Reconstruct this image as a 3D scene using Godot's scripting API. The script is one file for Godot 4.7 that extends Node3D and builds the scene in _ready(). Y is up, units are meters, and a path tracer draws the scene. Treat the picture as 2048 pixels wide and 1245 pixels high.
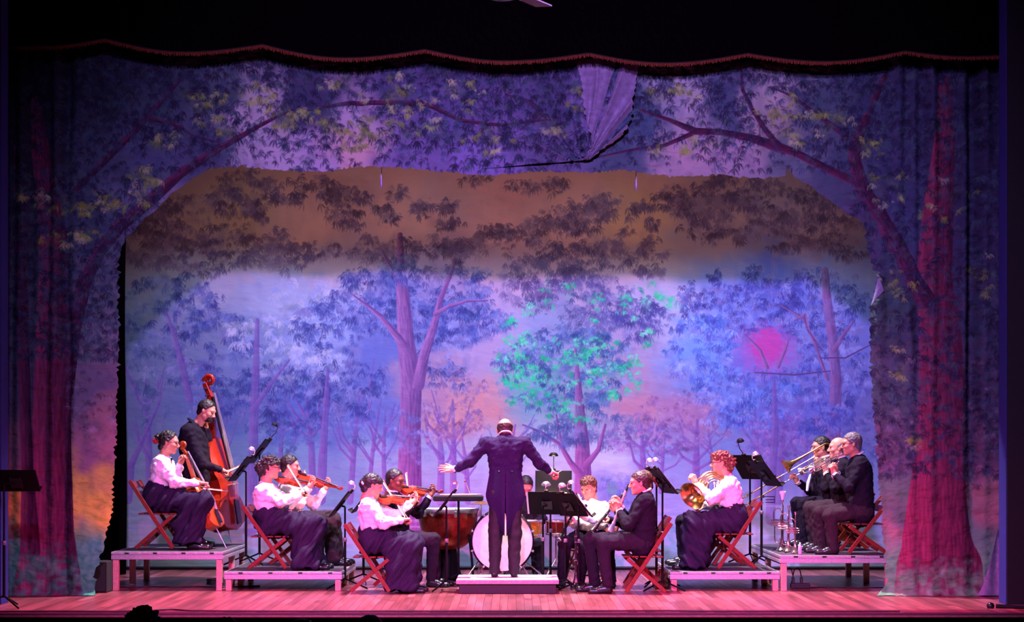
extends Node3D
# A small orchestra on a theatre stage in front of a painted forest drop.
# Stage floor is y = 0, the platform fronts stand at z = 0, upstage is -z, metres throughout.

const F := 3366.0        # focal length in pixels of the 2048 x 1245 frame
const CAMZ := 18.0       # the camera stands this far from the platform fronts
const HY := 905.0        # eye level in the frame
const CX := 1024.0
const EYE := 1.487       # eye height above the stage floor

var taken := {}
var mats := {}


# a point of the photograph at the stage depth z, in metres
func q(px: float, py: float, z: float) -> Vector3:
	var s := (CAMZ - z) / F
	return Vector3((px - CX) * s, EYE - (py - HY) * s, z)


func qa(a: Array, z: float) -> Vector3:
	return q(a[0], a[1], z + (a[2] if a.size() > 2 else 0.0))


# ---------------------------------------------------------------- mesh builder
class MB:
	var v := PackedVector3Array()
	var n := PackedVector3Array()
	var t := PackedVector2Array()
	var ix := PackedInt32Array()

	func vert(p: Vector3, nn: Vector3) -> int:
		v.push_back(p)
		n.push_back(nn)
		return v.size() - 1

	func tri(a: int, b: int, c: int) -> void:
		var cr := (v[b] - v[a]).cross(v[c] - v[a])
		if cr.dot(n[a] + n[b] + n[c]) > 0.0:
			ix.append_array([a, c, b])
		else:
			ix.append_array([a, b, c])

	func quad(a: int, b: int, c: int, d: int) -> void:
		tri(a, b, c)
		tri(a, c, d)

	func flat(p: Array, nn: Vector3) -> void:
		var k := []
		for a in p:
			k.append(vert(a, nn))
		for i in range(1, k.size() - 1):
			tri(k[0], k[i], k[i + 1])

	func box(c: Vector3, s: Vector3, b := Basis.IDENTITY, bev := 0.004) -> void:
		var h := s * 0.5
		bev = minf(bev, minf(h.x, minf(h.y, h.z)) * 0.45)
		var id := {}
		for sx in [-1, 1]:
			for sy in [-1, 1]:
				for sz in [-1, 1]:
					for a in 3:
						var p := Vector3(sx * (h.x - bev), sy * (h.y - bev), sz * (h.z - bev))
						var nn := Vector3.ZERO
						var sg: int = [sx, sy, sz][a]
						p[a] = sg * h[a]
						nn[a] = sg
						id[[sx, sy, sz, a]] = vert(c + b * p, b * nn)
		for a in 3:
			for sg in [-1, 1]:
				var k := []
				for w in [[-1, -1], [1, -1], [1, 1], [-1, 1]]:
					var e := [0, 0, 0]
					e[a] = sg
					e[(a + 1) % 3] = w[0]
					e[(a + 2) % 3] = w[1]
					k.append(id[[e[0], e[1], e[2], a]])
				quad(k[0], k[1], k[2], k[3])
		for a in 3:
			var a1 := (a + 1) % 3
			var a2 := (a + 2) % 3
			for w in [[-1, -1], [1, -1], [1, 1], [-1, 1]]:
				var e0 := [0, 0, 0]
				e0[a1] = w[0]
				e0[a2] = w[1]
				var e1 := e0.duplicate()
				e0[a] = -1
				e1[a] = 1
				quad(id[[e0[0], e0[1], e0[2], a1]], id[[e1[0], e1[1], e1[2], a1]], id[[e1[0], e1[1], e1[2], a2]], id[[e0[0], e0[1], e0[2], a2]])
		for sx in [-1, 1]:
			for sy in [-1, 1]:
				for sz in [-1, 1]:
					tri(id[[sx, sy, sz, 0]], id[[sx, sy, sz, 1]], id[[sx, sy, sz, 2]])

	# a bar of rectangular section between two points
	func bar(a: Vector3, b: Vector3, w: float, h: float, side := Vector3(0, 0, 1), bev := 0.003) -> void:
		var y := (b - a).normalized()
		var x := side.cross(y)
		if x.length() < 0.01:
			x = Vector3(1, 0, 0.3).cross(y)
		x = x.normalized()
		var z := x.cross(y)
		box((a + b) * 0.5, Vector3(w, a.distance_to(b), h), Basis(x, y, z), bev)

	# a round tube along points; r is a number or one radius per point; sq squashes the section along the frame's second axis
	func tube(pts: Array, r, seg := 8, closed := false, caps := true) -> void:
		var m := pts.size()
		var fr := Vector3(0.31, 0.87, 0.38)
		var rings := []
		for i in m:
			var a: Vector3 = pts[(i - 1 + m) % m] if closed else pts[maxi(i - 1, 0)]
			var b: Vector3 = pts[(i + 1) % m] if closed else pts[mini(i + 1, m - 1)]
			var d := (b - a).normalized()
			var x := (fr - d * fr.dot(d))
			if x.length() < 0.05:
				x = d.cross(Vector3(0.9, 0.1, 0.4))
			x = x.normalized()
			fr = x
			var y := d.cross(x)
			var rr: float = r[i] if r is Array else r
			var ring := []
			for k in seg:
				var an := TAU * k / seg
				var nn := x * cos(an) + y * sin(an)
				ring.append(vert(pts[i] + nn * rr, nn))
			rings.append(ring)
		for i in (m if closed else m - 1):
			var r0: Array = rings[i]
			var r1: Array = rings[(i + 1) % m]
			for k in seg:
				quad(r0[k], r0[(k + 1) % seg], r1[(k + 1) % seg], r1[k])
		if caps and not closed:
			for e in [0, m - 1]:
				var d2: Vector3 = (pts[0] - pts[1]).normalized() if e == 0 else (pts[m - 1] - pts[m - 2]).normalized()
				var p := []
				for k in seg:
					p.append(v[rings[e][k]])
				flat(p, d2)

	# profile of (radius, height) turned round the transform's y axis
	func lathe(prof: Array, xf := Transform3D.IDENTITY, seg := 20) -> void:
		var rings := []
		var m := prof.size()
		for i in m:
			var a: Vector2 = prof[maxi(i - 1, 0)]
			var b: Vector2 = prof[mini(i + 1, m - 1)]
			var d := (b - a).normalized()
			var nn2 := Vector2(d.y, -d.x)
			var ring := []
			for k in seg:
				var an := TAU * k / seg
				var p: Vector2 = prof[i]
				var nn := (xf.basis * Vector3(nn2.x * cos(an), nn2.y, nn2.x * sin(an))).normalized()
				ring.append(vert(xf * Vector3(p.x * cos(an), p.y, p.x * sin(an)), nn))
			rings.append(ring)
		for i in m - 1:
			for k in seg:
				quad(rings[i][k], rings[i][(k + 1) % seg], rings[i + 1][(k + 1) % seg], rings[i + 1][k])

	# a polygon in the transform's xy plane given thickness along z, edge rounded by bev
	func extrude(poly: PackedVector2Array, depth: float, xf := Transform3D.IDENTITY, bulge := 0.0) -> void:
		var tr := Geometry2D.triangulate_polygon(poly)
		for sd in [-1.0, 1.0]:
			var base := v.size()
			for p in poly:
				vert(xf * Vector3(p.x, p.y, sd * depth * 0.5), (xf.basis * Vector3(0, 0, sd)).normalized())
			for i in range(0, tr.size(), 3):
				tri(base + tr[i], base + tr[i + 1], base + tr[i + 2])
		var m := poly.size()
		var area := 0.0
		for i in m:
			area += poly[i].cross(poly[(i + 1) % m])
		for i in m:
			var a := poly[i]
			var b := poly[(i + 1) % m]
			var d := (b - a).normalized() * signf(area)
			var nn := (xf.basis * Vector3(d.y, -d.x, 0)).normalized()
			flat([xf * Vector3(a.x, a.y, -depth * 0.5), xf * Vector3(b.x, b.y, -depth * 0.5), xf * Vector3(b.x, b.y, depth * 0.5), xf * Vector3(a.x, a.y, depth * 0.5)], nn)

	func ball(c: Vector3, r: Vector3, b := Basis.IDENTITY, seg := 12) -> void:
		var prof := []
		var m := seg / 2 + 1
		for i in m:
			var an := -PI / 2 + PI * i / (m - 1)
			prof.append(Vector2(maxf(cos(an), 0.001), sin(an)))
		lathe(prof, Transform3D(b * Basis.from_scale(r), c), seg)

	# rows of points; uvs optional
	func grid(rows: Array, uv := []) -> void:
		var base := v.size()
		var h := rows.size()
		var w: int = rows[0].size()
		for j in h:
			for i in w:
				var dx: Vector3 = rows[j][mini(i + 1, w - 1)] - rows[j][maxi(i - 1, 0)]
				var dy: Vector3 = rows[mini(j + 1, h - 1)][i] - rows[maxi(j - 1, 0)][i]
				var nn := dx.cross(dy).normalized()
				if nn.z < 0.0:
					nn = -nn
				vert(rows[j][i], nn)
				if uv.size():
					t.push_back(uv[j][i])
		for j in h - 1:
			for i in w - 1:
				var a := base + j * w + i
				quad(a, a + 1, a + w + 1, a + w)

	func append(o: MB, xf := Transform3D.IDENTITY) -> void:
		var base := v.size()
		var flip := xf.basis.determinant() < 0.0
		var nb := xf.basis.inverse().transposed()
		for i in o.v.size():
			v.push_back(xf * o.v[i])
			n.push_back((nb * o.n[i]).normalized())
		for i in range(0, o.ix.size(), 3):
			if flip:
				ix.append_array([base + o.ix[i], base + o.ix[i + 2], base + o.ix[i + 1]])
			else:
				ix.append_array([base + o.ix[i], base + o.ix[i + 1], base + o.ix[i + 2]])

	# push every vertex along its normal by noise, then take the normals anew
	func rumple(noise: FastNoiseLite, amp: float, stretch := Vector3.ONE, turn := Basis.IDENTITY) -> void:
		for i in v.size():
			v[i] += n[i] * (noise.get_noise_3dv((turn * v[i]) * stretch) * amp)
		var acc := PackedVector3Array()
		acc.resize(v.size())
		for i in range(0, ix.size(), 3):
			var a := ix[i]
			var b := ix[i + 1]
			var c := ix[i + 2]
			var cr := (v[c] - v[a]).cross(v[b] - v[a])
			acc[a] += cr
			acc[b] += cr
			acc[c] += cr
		for i in v.size():
			if acc[i].length_squared() > 1e-18:
				n[i] = acc[i].normalized()

	func mesh() -> ArrayMesh:
		var arr := []
		arr.resize(Mesh.ARRAY_MAX)
		arr[Mesh.ARRAY_VERTEX] = v
		arr[Mesh.ARRAY_NORMAL] = n
		if t.size() == v.size():
			arr[Mesh.ARRAY_TEX_UV] = t
		arr[Mesh.ARRAY_INDEX] = ix
		var am := ArrayMesh.new()
		am.add_surface_from_arrays(Mesh.PRIMITIVE_TRIANGLES, arr)
		return am


# ---------------------------------------------------------------- distance field, meshed as surface nets
class Sdf:
	var o: Vector3
	var c: float
	var nx: int
	var ny: int
	var nz: int
	var d := PackedFloat32Array()

	func _init(lo: Vector3, hi: Vector3, cell: float) -> void:
		o = lo
		c = cell
		nx = int((hi.x - lo.x) / c) + 2
		ny = int((hi.y - lo.y) / c) + 2
		nz = int((hi.z - lo.z) / c) + 2
		d.resize(nx * ny * nz)
		d.fill(1000.0)

	func cap(a: Vector3, b: Vector3, ra: float, rb: float, k := 0.03) -> void:
		var m := maxf(ra, rb) + k + c * 2.0
		var lo := (a.min(b) - Vector3(m, m, m) - o) / c
		var hi := (a.max(b) + Vector3(m, m, m) - o) / c
		var x0 := clampi(int(lo.x), 0, nx - 1)
		var x1 := clampi(int(hi.x) + 1, 0, nx - 1)
		var y0 := clampi(int(lo.y), 0, ny - 1)
		var y1 := clampi(int(hi.y) + 1, 0, ny - 1)
		var z0 := clampi(int(lo.z), 0, nz - 1)
		var z1 := clampi(int(hi.z) + 1, 0, nz - 1)
		var ab := b - a
		var bx := ab.x
		var by := ab.y
		var bz := ab.z
		var il := 1.0 / maxf(ab.length_squared(), 1e-9)
		var dr := rb - ra
		var k4 := 0.25 / k
		for iz in range(z0, z1 + 1):
			var pz := o.z + iz * c - a.z
			for iy in range(y0, y1 + 1):
				var py := o.y + iy * c - a.y
				var row := (iz * ny + iy) * nx
				var base := py * by + pz * bz
				for ix in range(x0, x1 + 1):
					var px := o.x + ix * c - a.x
					var tt := clampf((px * bx + base) * il, 0.0, 1.0)
					var dx := px - bx * tt
					var dy := py - by * tt
					var dz := pz - bz * tt
					var dd := sqrt(dx * dx + dy * dy + dz * dz) - ra - dr * tt
					var e := d[row + ix]
					var h := k - absf(e - dd)
					if h > 0.0:
						d[row + ix] = minf(e, dd) - h * h * k4
					elif dd < e:
						d[row + ix] = dd

	func ell(ct: Vector3, r: Vector3, b := Basis.IDENTITY, k := 0.02, cut := false) -> void:
		var m := maxf(r.x, maxf(r.y, r.z)) + k + c * 2.0
		var lo := (ct - Vector3(m, m, m) - o) / c
		var hi := (ct + Vector3(m, m, m) - o) / c
		var x0 := clampi(int(lo.x), 0, nx - 1)
		var x1 := clampi(int(hi.x) + 1, 0, nx - 1)
		var y0 := clampi(int(lo.y), 0, ny - 1)
		var y1 := clampi(int(hi.y) + 1, 0, ny - 1)
		var z0 := clampi(int(lo.z), 0, nz - 1)
		var z1 := clampi(int(hi.z) + 1, 0, nz - 1)
		var inv := (b * Basis.from_scale(r)).inverse()
		var mr := minf(r.x, minf(r.y, r.z))
		for iz in range(z0, z1 + 1):
			for iy in range(y0, y1 + 1):
				var row := (iz * ny + iy) * nx
				for ix in range(x0, x1 + 1):
					var p := inv * (o + Vector3(ix, iy, iz) * c - ct)
					var l := p.length()
					var dd := (l - 1.0) * mr
					if l > 0.3:
						var g := (inv.transposed() * (p / l)).length()
						dd = (l - 1.0) / g
					var e := d[row + ix]
					if cut:
						d[row + ix] = maxf(e, -dd)
						continue
					var h := k - absf(e - dd)
					if h > 0.0:
						d[row + ix] = minf(e, dd) - h * h * 0.25 / k
					elif dd < e:
						d[row + ix] = dd

	# keep only where nrm . p < off
	func clip(nrm: Vector3, off: float) -> void:
		for iz in nz:
			for iy in ny:
				var row := (iz * ny + iy) * nx
				for ix in nx:
					if d[row + ix] < 100.0:
						d[row + ix] = maxf(d[row + ix], nrm.dot(o + Vector3(ix, iy, iz) * c) - off)

	func into(mb: MB) -> void:
		var id := PackedInt32Array()
		id.resize(d.size())
		id.fill(-1)
		var far := c * 2.0
		var sy := nx
		var sz := nx * ny
		var list := []
		for iz in nz - 1:
			for iy in ny - 1:
				var row := (iz * ny + iy) * nx
				for ix in nx - 1:
					var i := row + ix
					var a := d[i]
					if a > far or a < -far:
						continue
					var b := d[i + 1]
					var e := d[i + sy]
					var f := d[i + sy + 1]
					var g := d[i + sz]
					var h := d[i + sz + 1]
					var j := d[i + sz + sy]
					var l := d[i + sz + sy + 1]
					var neg := int(a < 0.0) + int(b < 0.0) + int(e < 0.0) + int(f < 0.0) + int(g < 0.0) + int(h < 0.0) + int(j < 0.0) + int(l < 0.0)
					if neg == 0 or neg == 8:
						continue
					var s := Vector3.ZERO
					var w := 0
					if (a < 0.0) != (b < 0.0):
						s += Vector3(a / (a - b), 0, 0); w += 1
					if (e < 0.0) != (f < 0.0):
						s += Vector3(e / (e - f), 1, 0); w += 1
					if (g < 0.0) != (h < 0.0):
						s += Vector3(g / (g - h), 0, 1); w += 1
					if (j < 0.0) != (l < 0.0):
						s += Vector3(j / (j - l), 1, 1); w += 1
					if (a < 0.0) != (e < 0.0):
						s += Vector3(0, a / (a - e), 0); w += 1
					if (b < 0.0) != (f < 0.0):
						s += Vector3(1, b / (b - f), 0); w += 1
					if (g < 0.0) != (j < 0.0):
						s += Vector3(0, g / (g - j), 1); w += 1
					if (h < 0.0) != (l < 0.0):
						s += Vector3(1, h / (h - l), 1); w += 1
					if (a < 0.0) != (g < 0.0):
						s += Vector3(0, 0, a / (a - g)); w += 1
					if (b < 0.0) != (h < 0.0):
						s += Vector3(1, 0, b / (b - h)); w += 1
					if (e < 0.0) != (j < 0.0):
						s += Vector3(0, 1, e / (e - j)); w += 1
					if (f < 0.0) != (l < 0.0):
						s += Vector3(1, 1, f / (f - l)); w += 1
					var gr := Vector3(b + f + h + l - a - e - g - j, e + f + j + l - a - b - g - h, g + h + j + l - a - b - e - f)
					id[i] = mb.vert(o + (Vector3(ix, iy, iz) + s / w) * c, gr.normalized())
					list.append(i)
		for i in list:
			var a := d[i]
			var neg := a < 0.0
			if neg != (d[i + 1] < 0.0):
				face(mb, id, i, sy, sz)
			if neg != (d[i + sy] < 0.0):
				face(mb, id, i, 1, sz)
			if neg != (d[i + sz] < 0.0):
				face(mb, id, i, 1, sy)

	func face(mb: MB, id: PackedInt32Array, i: int, u: int, w: int) -> void:
		if i - u - w < 0:
			return
		var a := id[i]
		var b := id[i - u]
		var e := id[i - u - w]
		var f := id[i - w]
		if a < 0 or b < 0 or e < 0 or f < 0:
			return
		mb.quad(a, b, e, f)


# ---------------------------------------------------------------- nodes, names, materials
func numbered(called: String) -> String:
	var k: int = taken.get(called, -1) + 1
	taken[called] = k
	return called if k == 0 else "%s_%03d" % [called, k]


func tag(o: Node, label: String, category: String, group := "") -> Node:
	o.set_meta("label", label)
	o.set_meta("category", category)
	if group:
		o.set_meta("group", group)
	return o


func thing(called: String, label: String, category: String, at := Vector3.ZERO, group := "") -> Node3D:
	var o := Node3D.new()
	o.name = numbered(called)
	add_child(o)
	o.position = at
	tag(o, label, category, group)
	return o


# one named mesh; shape in world coordinates when the parent is moved by "at"
func part(called: String, mb, m: Material, parent: Node3D = self, xf := Transform3D.IDENTITY) -> MeshInstance3D:
	var o := MeshInstance3D.new()
	o.name = called if parent != self else numbered(called)
	o.mesh = mb.mesh() if mb is MB else mb
	o.material_override = m
	o.transform = xf
	parent.add_child(o, true)
	return o


# a part whose shape was built in world coordinates, put under a thing that stands elsewhere
func wpart(called: String, mb: MB, m: Material, parent: Node3D) -> MeshInstance3D:
	var off := Vector3.ZERO
	var p: Node = parent
	while p != self:
		off += (p as Node3D).position
		p = p.get_parent()
	return part(called, mb, m, parent, Transform3D(Basis.IDENTITY, -off))


func struct(called: String, mb: MB, m: Material) -> MeshInstance3D:
	var o := part(called, mb, m)
	o.set_meta("kind", "structure")
	return o


func col(r: int, g: int, b: int) -> Color:
	return Color(r / 255.0, g / 255.0, b / 255.0)


func noise_tex(freq: float, lo: float, hi: float, sd: int, size := 256, oct := 4) -> NoiseTexture2D:
	var key := "nt%f_%f_%f_%d" % [freq, lo, hi, sd]
	if not mats.has(key):
		var t := NoiseTexture2D.new()
		t.width = size
		t.height = size
		t.seamless = true
		var f := FastNoiseLite.new()
		f.seed = sd
		f.frequency = freq
		f.fractal_octaves = oct
		t.noise = f
		var g := Gradient.new()
		g.set_color(0, Color(lo, lo, lo))
		g.set_color(1, Color(hi, hi, hi))
		t.color_ramp = g
		mats[key] = t
	return mats[key]


# a plain material with a slight grain in colour and, when asked, in relief
func mat(key: String, c: Color, rough := 0.7, metal := 0.0, grain := 0.25, bump := 0.0, scale := 3.0) -> StandardMaterial3D:
	if mats.has(key):
		return mats[key]
	var m := StandardMaterial3D.new()
	m.resource_name = key
	m.albedo_color = c
	m.roughness = rough
	m.metallic = metal
	if grain > 0.0:
		m.albedo_texture = noise_tex(0.02, 1.0 - grain, 1.0, 7)
		m.uv1_triplanar = true
		m.uv1_world_triplanar = true
		m.uv1_scale = Vector3.ONE * scale
	if bump > 0.0:
		m.heightmap_enabled = true
		m.heightmap_texture = noise_tex(0.035, 0.0, 1.0, 11)
		m.heightmap_scale = bump
		m.uv1_triplanar = true
		m.uv1_world_triplanar = true
		m.uv1_scale = Vector3.ONE * scale
	mats[key] = m
	return m


func fnoise(freq: float, sd: int, oct := 3) -> FastNoiseLite:
	var f := FastNoiseLite.new()
	f.seed = sd
	f.frequency = freq
	f.fractal_octaves = oct
	return f


func _ready() -> void:
	# ---- camera: level, the lens shifted upwards
	var cam := Camera3D.new()
	cam.name = "camera"
	cam.projection = Camera3D.PROJECTION_FRUSTUM
	cam.near = 0.1
	cam.far = 120.0
	cam.size = 2.0 * 0.1 * 622.5 / F
	cam.frustum_offset = Vector2(0.0, 0.1 * (HY - 622.5) / F)
	cam.position = Vector3(0, EYE, CAMZ)
	add_child(cam)
	cam.current = true
	# ---- a dark house: nothing but the lamps lights it
	var env := Environment.new()
	env.background_mode = Environment.BG_COLOR
	env.background_color = Color(0, 0, 0)
	env.tonemap_mode = Environment.TONE_MAPPER_LINEAR
	env.tonemap_exposure = 1.12
	env.sdfgi_enabled = true
	env.ssao_enabled = true
	env.ssil_enabled = true
	var we := WorldEnvironment.new()
	we.name = "environment"
	we.environment = env
	add_child(we)
	# ---- lamps: front-of-house lavender from the balcony rail, pink from the side boxes, white from over the stage, amber batten for the drop
	var violet := Color(0.62, 0.30, 1.0).linear_to_srgb()
	var pink := Color(1.0, 0.05, 0.40).linear_to_srgb()
	var white := Color(1.0, 0.86, 1.0).linear_to_srgb()
	lamp("balcony_spotlight", "lavender balcony rail spotlight aimed at the middle of the stage", Vector3(-0.6, 7.2, 16.6), Vector3(0.5, 1.9, 0), violet, 330.0, 23.0, 1.0, 0.26)
	lamp("box_spotlight", "pink box spotlight on the house wall beside the black tall stand", Vector3(-6.6, 5.6, 10.0), Vector3(1.0, 0.3, 0.2), pink, 215.0, 24.0, 1.0, 0.03, 7.0)
	lamp("box_spotlight", "pink box spotlight on the house wall opposite the black tall stand", Vector3(6.6, 5.6, 10.0), Vector3(-1.0, 0.3, 0.2), pink, 215.0, 24.0, 1.0, 0.03, 7.0)
	lamp("overhead_spotlight", "white overhead spotlight hung above the string players", Vector3(-1.6, 6.3, -0.1), Vector3(-2.2, 0.8, 0.0), white, 92.0, 34.0, 0.8, 0.05)
	lamp("overhead_spotlight", "white overhead spotlight hung above the conductor", Vector3(0.0, 6.3, -0.1), Vector3(0.2, 0.8, 0.0), white, 72.0, 30.0, 0.8, 0.05)
	lamp("overhead_spotlight", "white overhead spotlight hung above the brass players", Vector3(1.8, 6.3, -0.1), Vector3(2.6, 0.8, 0.0), white, 92.0, 34.0, 0.8, 0.05)
	lamp("apron_fill_light", "added pink fill light over the apron on the strings' side", Vector3(-2.6, 6.3, 1.28), Vector3(-2.6, 0.0, 2.25), pink, 62.0, 25.0, 0.7, 0.05)  # this pair is an extra wash, added to brighten the apron boards
	lamp("apron_fill_light", "added pink fill light over the apron on the brass side", Vector3(2.6, 6.3, 1.28), Vector3(2.6, 0.0, 2.25), pink, 62.0, 25.0, 0.7, 0.05)
	var cyc := Color(0.50, 0.56, 1.0).linear_to_srgb()
	for i in 4:
		var fx: float = [-3.3, -1.1, 1.1, 3.3][i]
		lamp("backdrop_flood", "pale blue flood lantern hung over the " + ["bass player's end of the drop", "big painted trunk", "green leaved painted tree", "painted red sun"][i], Vector3(fx, 6.1, -1.35), Vector3(fx, 0.55 + [0.25, 0.0, -0.3, 0.1][i], -3.3), cyc, [9.5, 13.0, 14.5, 11.5][i], 42.0, 1.0, 0.075, 20.0)
	amber_batten()
	# ---- the place
	shell()
	stage_floor()
	print("shell ", Time.get_ticks_msec())
	backdrop()
	print("backdrop ", Time.get_ticks_msec())
	cut_drop()
	masking_leg()
	valance()
	print("drops ", Time.get_ticks_msec())
	platforms()
	furniture()
	print("furniture ", Time.get_ticks_msec())
	people()
	print("people ", Time.get_ticks_msec())
	instruments()
	details()
	print("done ", Time.get_ticks_msec())


# a theatre lantern: housing, yoke and glowing lens, its light just in front of the lens
func lamp(called: String, label: String, at: Vector3, to: Vector3, c: Color, energy: float, angle: float, blend: float, size: float, shutter := 90.0) -> void:
	var f := (to - at).normalized()
	var r := f.cross(Vector3.UP).normalized()
	var b := Basis(r, -f, r.cross(-f))
	var t := thing(called, label, "spotlight", at, "theatre lanterns out of the picture")
	var h := MB.new()
	h.lathe([Vector2(0.001, 0.62), Vector2(0.09, 0.6), Vector2(0.11, 0.5), Vector2(0.11, 0.3), Vector2(0.075, 0.24), Vector2(0.075, 0.08), Vector2(0.085, 0.07), Vector2(0.085, 0.04)], Transform3D(b, Vector3.ZERO), 16)
	part("housing", h, mat("black_metal", col(26, 26, 28), 0.5, 0.4, 0.2), t)
	var y := MB.new()
	var up := Vector3.UP
	y.tube([r * 0.13 - f * 0.35, r * 0.13 - f * 0.35 + up * 0.2, -r * 0.13 - f * 0.35 + up * 0.2, -r * 0.13 - f * 0.35], 0.012, 6)
	y.tube([-f * 0.35 + up * 0.2, -f * 0.35 + up * 0.34], 0.02, 6)
	part("yoke", y, mat("black_metal", col(26, 26, 28), 0.5, 0.4, 0.2), t)
	var lens := StandardMaterial3D.new()
	lens.resource_name = "lantern_lens"
	lens.albedo_color = Color(0.1, 0.1, 0.1)
	lens.emission_enabled = true
	lens.emission = c
	lens.emission_energy_multiplier = 1.0
	var l := MB.new()
	l.lathe([Vector2(0.001, 0.05), Vector2(0.05, 0.053), Vector2(0.074, 0.06)], Transform3D(b, Vector3.ZERO), 16)
	part("lens_light", l, lens, t)
	if shutter < 80.0:   # a barn door over the lens cuts the beam this many degrees above its axis
		var dv := f.rotated(r, deg_to_rad(shutter)).normalized()
		var bd := MB.new()
		var p0 := f * 0.05 + r.cross(f) * 0.09
		var tip := dv * 0.6
		bd.bar(p0, tip, 0.006, 0.9, r.cross(tip - p0).normalized().cross((tip - p0).normalized()), 0.001)
		part("barn_door", bd, mat("black_metal", col(26, 26, 28), 0.5, 0.4, 0.2), t)
	var s := SpotLight3D.new()
	s.name = "spot"
	s.light_color = c
	s.light_energy = energy
	s.spot_angle = angle
	s.spot_angle_attenuation = blend
	s.spot_range = 40.0
	s.spot_attenuation = 2.0
	s.light_size = size
	s.shadow_enabled = true
	t.add_child(s)
	s.look_at_from_position(at, to, Vector3(0, 0.99, 0.1).normalized())


func amber_batten() -> void:
	var at := Vector3(0, 6.3, -0.75)
	var to := Vector3(0, 3.6, -3.3)
	var t := thing("batten_light", "long amber batten light hung behind the torn forest border", "batten", at)
	var f := (to - at).normalized()
	var b := Basis(Vector3.RIGHT, f.cross(Vector3.RIGHT) * -1.0, -f)
	var h := MB.new()
	h.box(-f * 0.09, Vector3(8.0, 0.2, 0.16), b, 0.01)
	part("trough", h, mat("black_metal", col(26, 26, 28), 0.5, 0.4, 0.2), t)
	var g := MB.new()
	g.box(-f * 0.005, Vector3(7.9, 0.16, 0.008), b, 0.001)
	var em := StandardMaterial3D.new()
	em.resource_name = "amber_strip_light"
	em.albedo_color = Color(0.1, 0.1, 0.1)
	em.emission_enabled = true
	em.emission = Color(1.0, 0.45, 0.33).linear_to_srgb()
	em.emission_energy_multiplier = 0.8
	part("strip_light", g, em, t)
	for x in [-2.2, 2.2]:
		var w := MB.new()
		w.tube([Vector3(x, 0.05, 0), Vector3(x, 2.2, 0)], 0.01, 6)
		part("hanger", w, mat("black_metal", col(26, 26, 28), 0.5, 0.4, 0.2), t)
	var a := AreaLight3D.new()
	a.name = "amber_light"
	a.area_size = Vector2(7.8, 0.16)
	a.light_color = Color(1.0, 0.38, 0.38).linear_to_srgb()
	a.light_energy = 2.3
	a.area_range = 30.0
	a.area_attenuation = 2.0
	a.shadow_enabled = true
	t.add_child(a)
	a.look_at_from_position(at + f * 0.02, to, Vector3(0, 0.99, 0.1).normalized())


# ---------------------------------------------------------------- the building
func shell() -> void:
	var dark := mat("dark_plaster", col(30, 26, 30), 0.9, 0.0, 0.3)
	var black := mat("black_paint", col(14, 13, 15), 0.9, 0.0, 0.3)
	var carpet := mat("house_carpet", col(34, 22, 24), 0.95, 0.0, 0.4)
	var edge := mat("blue_light_tint", col(22, 26, 128), 0.75, 0.0, 0.2)  # blue glow on the returns, carried by the colour
	var m := MB.new()
	m.box(Vector3(0, 4.2, -4.1), Vector3(16.4, 8.8, 0.2)); struct("wall_back", m, black)
	m = MB.new()
	m.box(Vector3(-8.1, 4.2, -1.3), Vector3(0.2, 8.8, 5.6)); struct("wall_stage_left", m, black)
	m = MB.new()
	m.box(Vector3(8.1, 4.2, -1.3), Vector3(0.2, 8.8, 5.6)); struct("wall_stage_right", m, black)
	m = MB.new()
	m.box(Vector3(0, 8.7, 10.0), Vector3(17.4, 0.2, 28.6)); struct("ceiling", m, black)
	# proscenium: two piers and a header, blue stage light put into the colour of the piers' returns
	var lx := q(0, 0, 1.6).x
	var rx := q(2014, 0, 1.6).x
	m = MB.new()
	m.box(Vector3((lx - 8.4) * 0.5, 4.2, 1.475), Vector3(absf(lx + 8.4), 8.8, 0.25)); struct("wall_proscenium_left", m, black)
	m = MB.new()
	m.box(Vector3((rx + 8.4) * 0.5, 4.2, 1.475), Vector3(8.4 - rx, 8.8, 0.25)); struct("wall_proscenium_right", m, black)
	m = MB.new()
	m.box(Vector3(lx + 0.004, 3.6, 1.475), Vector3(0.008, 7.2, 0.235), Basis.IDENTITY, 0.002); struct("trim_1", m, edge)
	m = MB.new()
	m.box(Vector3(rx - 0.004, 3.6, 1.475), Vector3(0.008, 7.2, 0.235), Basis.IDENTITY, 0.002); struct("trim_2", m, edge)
	m = MB.new()
	m.box(Vector3((lx + rx) * 0.5, 7.6, 1.475), Vector3(rx - lx, 2.0, 0.25)); struct("wall_header", m, black)
	# the auditorium
	m = MB.new()
	m.box(Vector3(0, -0.38, 13.4), Vector3(17.4, 0.2, 21.9), Basis(Vector3(1, 0, 0), -0.0798)); struct("floor_house", m, carpet)
	m = MB.new()
	m.box(Vector3(-8.6, 3.7, 12.9), Vector3(0.2, 10.0, 22.8)); struct("wall_house_left", m, dark)
	m = MB.new()
	m.box(Vector3(8.6, 3.7, 12.9), Vector3(0.2, 10.0, 22.8)); struct("wall_house_right", m, dark)
	m = MB.new()
	m.box(Vector3(0, 3.7, 24.3), Vector3(17.4, 10.0, 0.2)); struct("wall_house_back", m, dark)


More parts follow.
